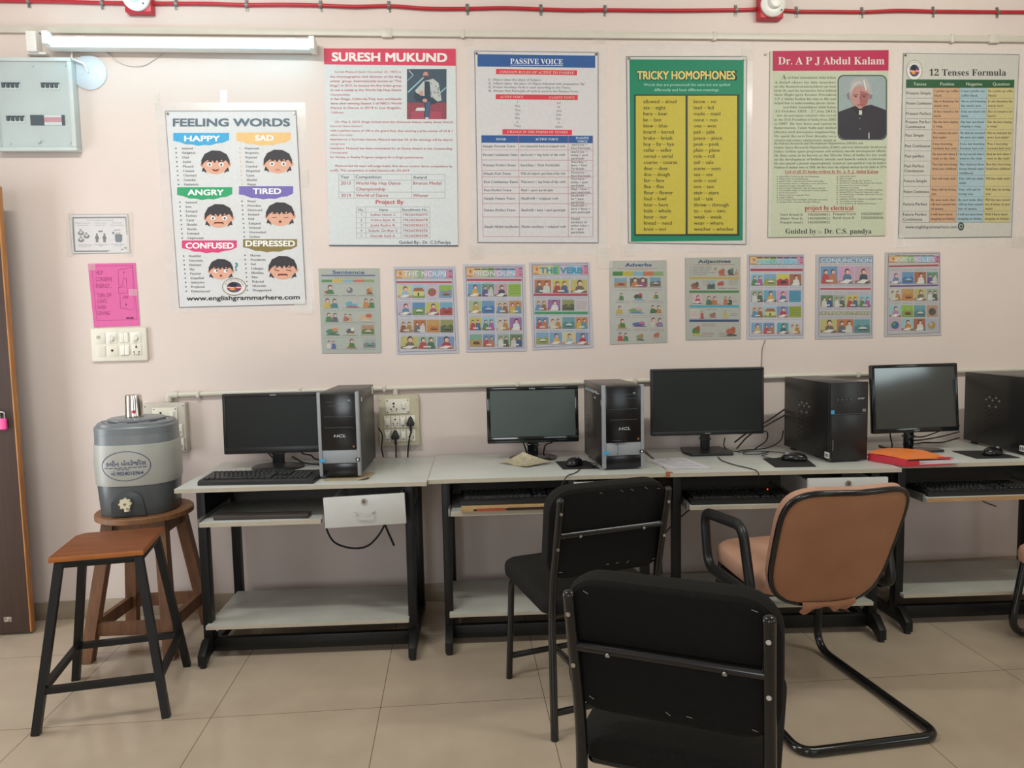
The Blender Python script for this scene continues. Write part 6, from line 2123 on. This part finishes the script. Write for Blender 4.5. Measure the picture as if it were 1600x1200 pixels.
# ------------------------------------------------------------------ stools, water dispenser
M_WOODT = mat('walnut_laminate', '764220', 0.5, var=0.3, scale=5, stretch=(1.2, 22, 1), spec=0.3)
M_WOODL = mat('orange_wood_edge', 'a86226', 0.45, var=0.12, scale=12)
t = thing('lab_stool', 'black metal stool with a square walnut brown top at lower left', 'stool', (-1.30, 2.79, 0), 9)
TS, TZ_ = 0.152, 0.605
b = B()
ol = [(-TS, -TS - 0.01), (TS, -TS - 0.01), (TS, TS), (-TS * 0.84, TS), (-TS, TS * 0.78)]
b.poly_prism(ol, 0.019, axis=2, base=TZ_ - 0.019, bev=0.0015)
so = b.build('seat', [M_WOODT, M_WOODL], t)
for p in so.data.polygons:
    if abs(p.normal.z) < 0.5:
        p.material_index = 1
b = B()
f = 0.142
z0, z1 = TZ_ - 0.047, TZ_ - 0.019
for a, c in (((-f, -f), (f, -f + 0.025)), ((-f, f - 0.025), (f, f)), ((-f, -f), (-f + 0.025, f)), ((f - 0.025, -f), (f, f))):
    b.box2((a[0], a[1], z0), (c[0], c[1], z1), bev=0.002)
b.build('seat_frame', M_FRAME, t)
tops = [(-0.128, -0.128), (0.128, -0.128), (0.128, 0.128), (-0.128, 0.128)]
feet = [(-0.212, -0.208), (0.205, -0.206), (0.20, 0.206), (-0.213, 0.20)]


def square_bar(b, p, q_, s, up=(0, 1, 0), mi=0):
    p, q_ = Vector(p), Vector(q_)
    d = (q_ - p).normalized()
    u = Vector(up)
    u = (u - d * u.dot(d)).normalized()
    w = d.cross(u)
    h = s / 2
    b.loft([[tuple(c + u * i * h + w * j * h) for i, j in ((-1, -1), (1, -1), (1, 1), (-1, 1))] for c in (p, q_)], mi=mi)


for (x0, y0), (x1, y1) in zip(tops, feet):
    b = B()
    square_bar(b, (x0, y0, z1 - 0.005), (x1, y1, 0.0), 0.0265)
    b.build('leg', M_FRAME, t)


def at_h(k, h):
    u = 1 - h / (z1 - 0.005)
    return Vector((tops[k][0] + (feet[k][0] - tops[k][0]) * u, tops[k][1] + (feet[k][1] - tops[k][1]) * u, h))


for i, j in ((0, 1), (1, 2), (2, 3), (3, 0)):
    b = B()
    p, q_ = at_h(i, 0.145), at_h(j, 0.145)
    square_bar(b, p, q_, 0.0225, (0, 0, 1))
    b.build('foot_rail', M_FRAME, t)

M_OLDW = mat('worn_brown_wood', '6f4a30', 0.6, var=0.28, scale=7, stretch=(6, 6, 0.9))
M_OLDT = mat('worn_stool_top', '7c5432', 0.55, var=0.22, scale=6, stretch=(2, 12, 1))
WX, WY, WZ = -1.372, 3.285, 0.607
t = thing('wooden_stool', 'round topped wooden stool carrying the water dispenser', 'stool', (WX, WY, 0), 0)
b = B()
prof = ((0.19, 0), (0.197, 0.003), (0.197, 0.022), (0.193, 0.026))
b.loft([[(r * math.cos(2 * math.pi * k / 48), r * math.sin(2 * math.pi * k / 48), WZ - 0.026 + z) for k in range(48)] for r, z in prof])
b.build('seat', M_OLDT, t)
wt = [(-0.105, -0.105), (0.105, -0.105), (0.105, 0.105), (-0.105, 0.105)]
wf = [(-0.20, -0.175), (0.145, -0.185), (0.175, 0.19), (-0.165, 0.185)]
for (x0, y0), (x1, y1) in zip(wt, wf):
    b = B()
    square_bar(b, (x0, y0, WZ - 0.026), (x1, y1, 0.0), 0.047)
    b.build('leg', M_OLDW, t)


def at_w(k, h):
    u = 1 - h / (WZ - 0.026)
    return Vector((wt[k][0] + (wf[k][0] - wt[k][0]) * u, wt[k][1] + (wf[k][1] - wt[k][1]) * u, h))


for i, j in ((0, 1), (1, 2), (2, 3), (3, 0)):
    for h, hh, nm in ((0.135, 0.055, 'stretcher'), (0.545, 0.06, 'apron')):
        p, q_ = at_w(i, h), at_w(j, h)
        d = (q_ - p).normalized()
        n = Vector((-d.y, d.x, 0)) * 0.011
        u = Vector((0, 0, hh / 2))
        b = B()
        b.loft([[tuple(c + n * a + u * e) for a, e in ((-1, -1), (1, -1), (1, 1), (-1, 1))] for c in (p, q_)])
        b.build(nm, M_OLDW, t)

# insulated water dispenser
M_LID = mat('grey_lid_plastic', '74797c', 0.33, var=0.06, scale=20)
M_BODY = mat('dull_white_drum', 'a3a39b', 0.38, var=0.07, scale=6)
M_BASE = mat('dark_grey_drum_base', '54595b', 0.3, var=0.07, scale=10)
M_IVTAP = mat('ivory_tap', 'd8d0b4', 0.35, var=0.04)
M_NAVY = mat('navy_print', '2c3a66', 0.5, var=0.05)
t = thing('water_dispenser', 'grey insulated water dispenser drum on the round wooden stool', 'water dispenser', (-1.383, 3.285, WZ), 8)


def srect(a, b_, z, n=56, e=3.2, dx=0.0, dy=0.0):
    out = []
    for k in range(n):
        th = 2 * math.pi * k / n
        c, s_ = math.cos(th), math.sin(th)
        out.append((dx + a * math.copysign(abs(c) ** (2 / e), c), dy + b_ * math.copysign(abs(s_) ** (2 / e), s_), z))
    return out


E_ = 2.7
b = B()
b.loft([srect(0.148, 0.145, 0.0, e=E_), srect(0.153, 0.15, 0.006, e=E_), srect(0.160, 0.155, 0.13, e=E_), srect(0.161, 0.156, 0.138, e=E_)])
b.build('drum_base', M_BASE, t)
b = B()
b.loft([srect(0.163, 0.158, 0.132, e=E_), srect(0.165, 0.16, 0.14, e=E_), srect(0.167, 0.162, 0.22, e=E_), srect(0.164, 0.159, 0.298, e=E_), srect(0.162, 0.157, 0.304, e=E_)])
b.build('drum_body', M_BODY, t)
b = B()
b.loft([srect(0.161, 0.156, 0.303, e=E_), srect(0.159, 0.154, 0.345, e=E_), srect(0.1595, 0.1545, 0.346, e=E_), srect(0.160, 0.155, 0.372, e=E_), srect(0.156, 0.151, 0.378, e=E_), srect(0.150, 0.145, 0.378, e=E_), srect(0.148, 0.143, 0.388, e=E_), srect(0.142, 0.137, 0.391, e=E_)])
bl = b
b = B()
b.loft([srect(0.108, 0.108, 0.390, e=2), srect(0.114, 0.114, 0.394, e=2), srect(0.114, 0.114, 0.401, e=2), srect(0.108, 0.108, 0.404, e=2)])
b.build('lid_cap', M_LID, t)
b = bl
for k in range(10):
    a0 = 2 * math.pi * (k + 0.2) / 10
    x, y = 0.132 * math.cos(a0), 0.128 * math.sin(a0)
    b.box((x, y, 0.391), (0.045, 0.014, 0.006), rotz(math.degrees(a0) + 90), bev=0.002)
b.build('lid', M_LID, t, smooth=24)
# recess arch and tap on the front
b = B()
arch = [(-0.068, 0.0)] + [(-0.068 + 0.012 * k * 0, 0.06) for k in range(1)] + [(-0.058 * math.cos(math.pi * k / 14), 0.062 + 0.045 * math.sin(math.pi * k / 14)) for k in range(15)] + [(0.068, 0.0)]
b.poly_prism([(x - 0.012, z + 0.004) for x, z in arch], 0.03, axis=1, base=-0.1595, bev=0.003)
b.build('tap_recess', mat('recess_dark', '3b3f41', 0.4, var=0.05), t)
tp = B()
tp.cyl((-0.014, -0.158, 0.066), (-0.014, -0.192, 0.066), 0.012, 16)
tp.cyl((-0.014, -0.186, 0.066), (-0.014, -0.200, 0.066), 0.021, 18, bev=0.003)
for k in range(8):
    an = 2 * math.pi * k / 8
    tp.cyl((-0.014 + 0.02 * math.cos(an), -0.186, 0.066 + 0.02 * math.sin(an)), (-0.014 + 0.02 * math.cos(an), -0.199, 0.066 + 0.02 * math.sin(an)), 0.005, 8)
tp.cyl((-0.012, -0.18, 0.062), (-0.010, -0.184, 0.032), 0.011, 14)
tp.cyl((-0.014, -0.1995, 0.066), (-0.014, -0.202, 0.066), 0.005, 10, mi=1)
tp.build('tap', [M_IVTAP, M_BRASS], t)
# oval printed mark wrapped round the drum
b_ = bmesh.new()


def wrap(x, z, lift=0.0008):
    """point of the drum surface for a sheet coordinate (x right, z up)"""
    a_, bb = 0.1665, 0.1615
    c = max(-0.98, min(0.98, x / a_))
    y = -bb * (1 - abs(c) ** E_) ** (1 / E_)
    return (x, y - lift, z)


V, F_ = [], []
cx0, cz0, rx, rz_ = -0.012, 0.218, 0.096, 0.062
for k in range(56):
    an = 2 * math.pi * k / 56
    for r in (1.0, 0.968):
        V.append(wrap(cx0 + rx * r * math.cos(an), cz0 + rz_ * r * math.sin(an)))
for k in range(56):
    j = (k + 1) % 56
    F_.append((2 * k, 2 * k + 1, 2 * j + 1, 2 * j))


def wraptext(txt, x, z, h, w, bold):
    vs, fs, a, bb = glyphs(txt, bold, 3)
    k = w / (bb - a)
    o_ = len(V)
    for vx, vz in vs:
        V.append(wrap(x - w / 2 + (vx - a) * k, z + vz * h))
    for f_ in fs:
        F_.append(tuple(i + o_ for i in f_))


wraptext('કલીન બેવરેજીસ', cx0 + 0.000, 0.219, 0.019, 0.156, 0.010)
wraptext('મો.9824010964', cx0 + 0.004, 0.180, 0.0155, 0.124, 0.008)
for x0, x1, z in ((cx0 - 0.084, cx0 + 0.084, 0.2095), (cx0 - 0.035, cx0 + 0.015, 0.2025)):
    n = 9 if x1 - x0 > 0.1 else 3
    for k in range(n):
        o_ = len(V)
        u0, u1 = x0 + (x1 - x0) * k / n, x0 + (x1 - x0) * (k + 0.8) / n
        for p in ((u0, z), (u1, z), (u1, z + 0.003), (u0, z + 0.003)):
            V.append(wrap(*p))
        F_.append((o_, o_ + 1, o_ + 2, o_ + 3))
b_.free()
me = bpy.data.meshes.new('printed_mark')
me.from_pydata(V, [], F_)
me.materials.append(M_NAVY)
o = bpy.data.objects.new('printed_mark', me)
COL.objects.link(o)
o.parent = t
o['label'] = 'dark blue oval print'

t = thing('steel_tumbler', 'upturned steel tumbler with a red spot on the dispenser lid', 'tumbler', (-1.392, 3.285, WZ + 0.4045))
b = B()
R_ = lambda r, z: [(r * math.cos(2 * math.pi * k / 32), r * math.sin(2 * math.pi * k / 32), z) for k in range(32)]
b.loft([R_(0.036, 0.0), R_(0.037, 0.002), R_(0.036, 0.008), R_(0.0335, 0.075), R_(0.032, 0.094), R_(0.029, 0.097), R_(0.027, 0.0955)])
b.build('tumbler_body', mat('polished_steel', 'd8d2c8', 0.12, metal=1.0, var=0.03), t)
b = B()
b.grid(lambda u, v: (0.0362 * math.sin(0.15 + 0.35 * u), -0.0362 * math.cos(0.15 + 0.35 * u), 0.018 + 0.014 * v), 6, 2, thick=0.0006)
b.build('red_sticker', mat('red_sticker', 'b8283a', 0.4, var=0.1), t)['label'] = 'red sticker'

# ------------------------------------------------------------------ chairs
M_FAB = mat('black_fabric', '1f1e1c', 0.85, var=0.12, scale=120, spec=0.15, bump=0.25, bscale=700)
M_FABB = mat('black_back_cloth', '151413', 0.8, var=0.12, scale=60, spec=0.2, bump=0.2, bscale=300)
M_TUBE = mat('black_tube', '141415', 0.16, var=0.1, scale=20, spec=0.6)
M_SCREW = mat('screw_head', 'c4c2bc', 0.25, metal=0.9, var=0.1, scale=200)
M_STAPLE = mat('loose_thread', '8a8680', 0.5, var=0.2)


def pad(b, w, d, h, r, puff, n=9, mi=0, e=4.0):
    """upholstered slab: rounded rectangle w x d, thickness h, crowned; in xy, base at z=0"""
    ol = rrect(-w / 2, -d / 2, w / 2, d / 2, r, 7)
    rings = []
    for s, z in ((0.94, 0.0), (0.985, 0.004), (1.0, h * 0.3), (1.0, h * 0.6), (0.985, h * 0.82), (0.95, h * 0.95), (0.88, h), (0.6, h + puff * 0.6), (0.25, h + puff)):
        rings.append([(x * s if s < 0.9 else x - math.copysign(min(abs(x), w / 2 * (1 - s)), x), y * s if s < 0.9 else y - math.copysign(min(abs(y), d / 2 * (1 - s)), y), z) for x, y in ol])
    b.loft(rings, mi=mi)


def stacking_chair(label, loc, rz):
    """origin on the floor midway between the rear feet; faces +y"""
    t = thing('armless_chair', label, 'chair', loc, rz, 'black armless chairs')
    hw = 0.197
    seat = B()
    pad(seat, 0.43, 0.44, 0.062, 0.05, 0.012)
    seat.xform(Matrix.Translation((0, 0.255, 0.415)) @ Matrix.Rotation(math.radians(2.5), 4, 'X'))
    seat.build('seat', M_FAB, t)
    # back rest: pad stands in front of the uprights, leaning back
    bk = B()
    pad(bk, 0.445, 0.315, 0.062, 0.078, 0.012)
    ol = rrect(-0.207, -0.143, 0.207, 0.143, 0.055, 7)
    bk.poly_prism(ol, 0.003, axis=2, base=-0.0025, mi=1)
    M = Matrix.Translation((0, -0.010, 0.692)) @ Matrix.Rotation(math.radians(-83), 4, 'X')
    bk.xform(Matrix.Translation((0, -0.010, 0.692)) @ Matrix(((1, 0, 0, 0), (0, -math.sin(math.radians(8)), math.cos(math.radians(8)), 0), (0, math.cos(math.radians(8)), math.sin(math.radians(8)), 0), (0, 0, 0, 1))))
    bo = bk.build('backrest', [M_FAB, M_FABB], t)
    st = B()
    for k in range(9):
        x = -0.17 + 0.042 * k + rnd.uniform(-0.01, 0.01)
        for z, yy in ((0.822, -0.034), (0.568, 0.001)):
            if rnd.random() < 0.4:
                st.box((x, yy, z + rnd.uniform(-0.004, 0.004)), (0.012, 0.0012, 0.0012), Matrix.Rotation(rnd.uniform(-0.6, 0.6), 3, 'Y'))
    st.build('staples', M_STAPLE, bo)
    up = lambda z: (0.03 if z < 0.5 else 0.03 - (z - 0.5) * 0.235)
    for s in (-1, 1):
        path = fillet([(s * (hw + 0.008), 0.0, 0.0), (s * hw, 0.028, 0.46), (s * hw, -0.058, 0.818)], 0.12, 8)
        b = B()
        b.tube(path, 0.0135, 12)
        b.sphere((s * hw, -0.058, 0.818), 0.0142, (1, 1, 0.8), 12)
        o = b.build('rear_upright', M_TUBE, t)
        for z in (0.778, 0.655):
            y = 0.028 + (z - 0.46) * (-0.086 / 0.358) - 0.0125
            B().cyl((s * hw, y, z), (s * hw, y - 0.004, z), 0.0052, 10).build('screw', M_SCREW, o)
        b = B()
        path = fillet([(s * 0.195, 0.462, 0.0), (s * 0.18, 0.452, 0.405), (s * 0.18, 0.05, 0.405)], 0.05, 6)
        b.tube(path, 0.0125, 12)
        b.build('front_leg', M_TUBE, t)
    b = B()
    b.tube([(-hw, -0.029, 0.698), (hw, -0.029, 0.698)], 0.0115, 12)
    o = b.build('back_crossbar', M_TUBE, t)
    for x in (-0.12, 0.115):
        B().cyl((x, -0.040, 0.693), (x, -0.043, 0.691), 0.0052, 10).build('screw', M_SCREW, o)
    for nm, a, c in (('front_stretcher', (-0.192, 0.46, 0.09), (0.192, 0.46, 0.09)), ('rear_stretcher', (-0.204, 0.005, 0.09), (0.204, 0.005, 0.09)), ('centre_stretcher', (0, 0.46, 0.09), (0, 0.005, 0.09))):
        b = B()
        b.box([(a[i] + c[i]) / 2 for i in range(3)], (abs(c[0] - a[0]) + 0.016 if c[0] != a[0] else 0.016, abs(c[1] - a[1]) if c[1] != a[1] else 0.012, 0.022), bev=0.003)
        b.build(nm, M_TUBE, t)
    b = B()
    b.tube([(-0.18, 0.05, 0.405), (0.18, 0.05, 0.405)], 0.011, 10)
    b.build('seat_rail', M_TUBE, t)
    return t


ch1 = stacking_chair('black armless chair pushed toward the second desk', (0.494, 2.372, 0), 16)
ch2 = stacking_chair('black armless chair in the foreground, cut by the bottom edge', (0.425, 1.435, 0), -27)

M_PEACH = mat('peach_vinyl', 'a8775a', 0.55, var=0.10, scale=5, spec=0.3, bump=0.25, bscale=28, col2='976848')
M_PEACHF = mat('peach_front_vinyl', 'b48a74', 0.5, var=0.07, scale=8, spec=0.3)


def arm_chair(label, loc, rz, arms=True, seat_z=0.42):
    """cantilever visitor chair; origin on the floor under the seat centre; faces +y"""
    t = thing('cantilever_armchair', label, 'chair', loc, rz, 'peach cantilever armchairs')
    w = 0.245
    # sled: rear bar on the floor, runners forward, front legs up to the seat
    b = B()
    path = fillet([(-w + 0.03, 0.30, 0.43), (-w + 0.012, 0.36, 0.016), (-w, -0.32, 0.016), (w, -0.32, 0.016), (w - 0.012, 0.36, 0.016), (w - 0.03, 0.30, 0.43)], [0, 0.10, 0.06, 0.06, 0.10, 0], 8)
    b.tube(path, 0.0155, 12)
    b.build('sled_base', M_TUBE, t)
    b = B()
    b.tube([(-w + 0.03, 0.30, 0.41), (w - 0.03, 0.30, 0.41)], 0.013, 10)
    b.tube([(-w + 0.03, 0.30, 0.41), (-w + 0.04, 0.01, 0.405), (w - 0.04, 0.01, 0.405), (w - 0.03, 0.30, 0.41)], 0.013, 10)
    b.build('seat_frame', M_TUBE, t)
    b = B()
    pad(b, 0.46, 0.43, 0.07, 0.09, 0.018)
    b.xform(Matrix.Translation((0, 0.172, seat_z)) @ Matrix.Rotation(math.radians(3), 4, 'X'))
    b.build('seat', M_PEACHF, t)
    for s in (-1, 1) if arms else ():
        x = s * (w + 0.028)
        b = B()
        pts = [(x, 0.30, 0.42), (x, 0.335, 0.625), (x, 0.02, 0.655), (x * 0.99, -0.045, 0.42)]
        b.tube(fillet(pts, 0.055, 7, closed=True), 0.017, 12, closed=True, sx=1.25, up=(1, 0, 0))
        b.build('arm_loop', mat('black_arm_plastic', '161718', 0.38, var=0.08, spec=0.5), t)
    # backrest
    R = Matrix.Translation((0, -0.155, 0.60)) @ Matrix(((1, 0, 0, 0), (0, -math.sin(math.radians(22)), math.cos(math.radians(22)), 0), (0, math.cos(math.radians(22)), math.sin(math.radians(22)), 0), (0, 0, 0, 1)))
    W2, H2 = 0.226, 0.236

    def outline(s=1.0, n=48):
        out = []
        for k in range(n):
            th = 2 * math.pi * k / n
            c, q_ = math.cos(th), math.sin(th)
            e = 4.2
            x = W2 * s * math.copysign(abs(c) ** (2 / e), c)
            y = H2 * s * math.copysign(abs(q_) ** (2 / e), q_)
            x *= 1 - 0.045 * (y / H2) * -1
            out.append((x, y))
        return out
    bow = lambda x: -0.045 * (x / W2) ** 2 * -1
    b = B()
    rings = []
    for s, z in ((0.2, -0.012), (0.6, -0.012), (0.90, -0.010), (0.965, -0.004), (0.975, 0.006)):
        rings.append([(x, y, z + bow(x)) for x, y in outline(s)])
    b.loft(rings)
    b.xform(R)
    back = b.build('backrest_shell', M_PEACH, t)
    b = B()
    rings = []
    for s, z in ((0.97, 0.006), (1.0, 0.012), (1.0, 0.034), (0.96, 0.046), (0.85, 0.052), (0.4, 0.056)):
        rings.append([(x, y, z + bow(x)) for x, y in outline(s)])
    b.loft(rings)
    b.xform(R)
    b.build('backrest_cushion', M_PEACHF, t)
    b = B()
    b.tube([tuple(R @ Vector((x, y, 0.002 + bow(x)))) for x, y in outline(0.985)], 0.0105, 10, closed=True)
    b.build('backrest_rim', M_TUBE, t)
    # loose torn hem of the cover hanging over the lower rim
    b = B()

    def hem(u, v):
        x = -0.10 + 0.20 * u
        y = -H2 * 0.90 - v * (0.035 + 0.012 * math.sin(9 * u + 1) + 0.006 * math.sin(23 * u))
        z = -0.0135 - 0.008 * math.sin(math.pi * min(1, v * 1.2)) - 0.004 * math.sin(14 * u) * v
        return tuple(R @ Vector((x, y, z + bow(x))))
    b.grid(hem, 28, 6, thick=0.0015)
    b.build('torn_hem', M_PEACH, back)
    return t


ac1 = arm_chair('peach backed cantilever armchair seen from behind at right of centre', (1.268, 2.47, 0), 5)
ac2 = arm_chair('peach chair cut by the right edge, only its seat edge and front leg showing', (2.685, 2.625, 0), 90, arms=False, seat_z=0.345)
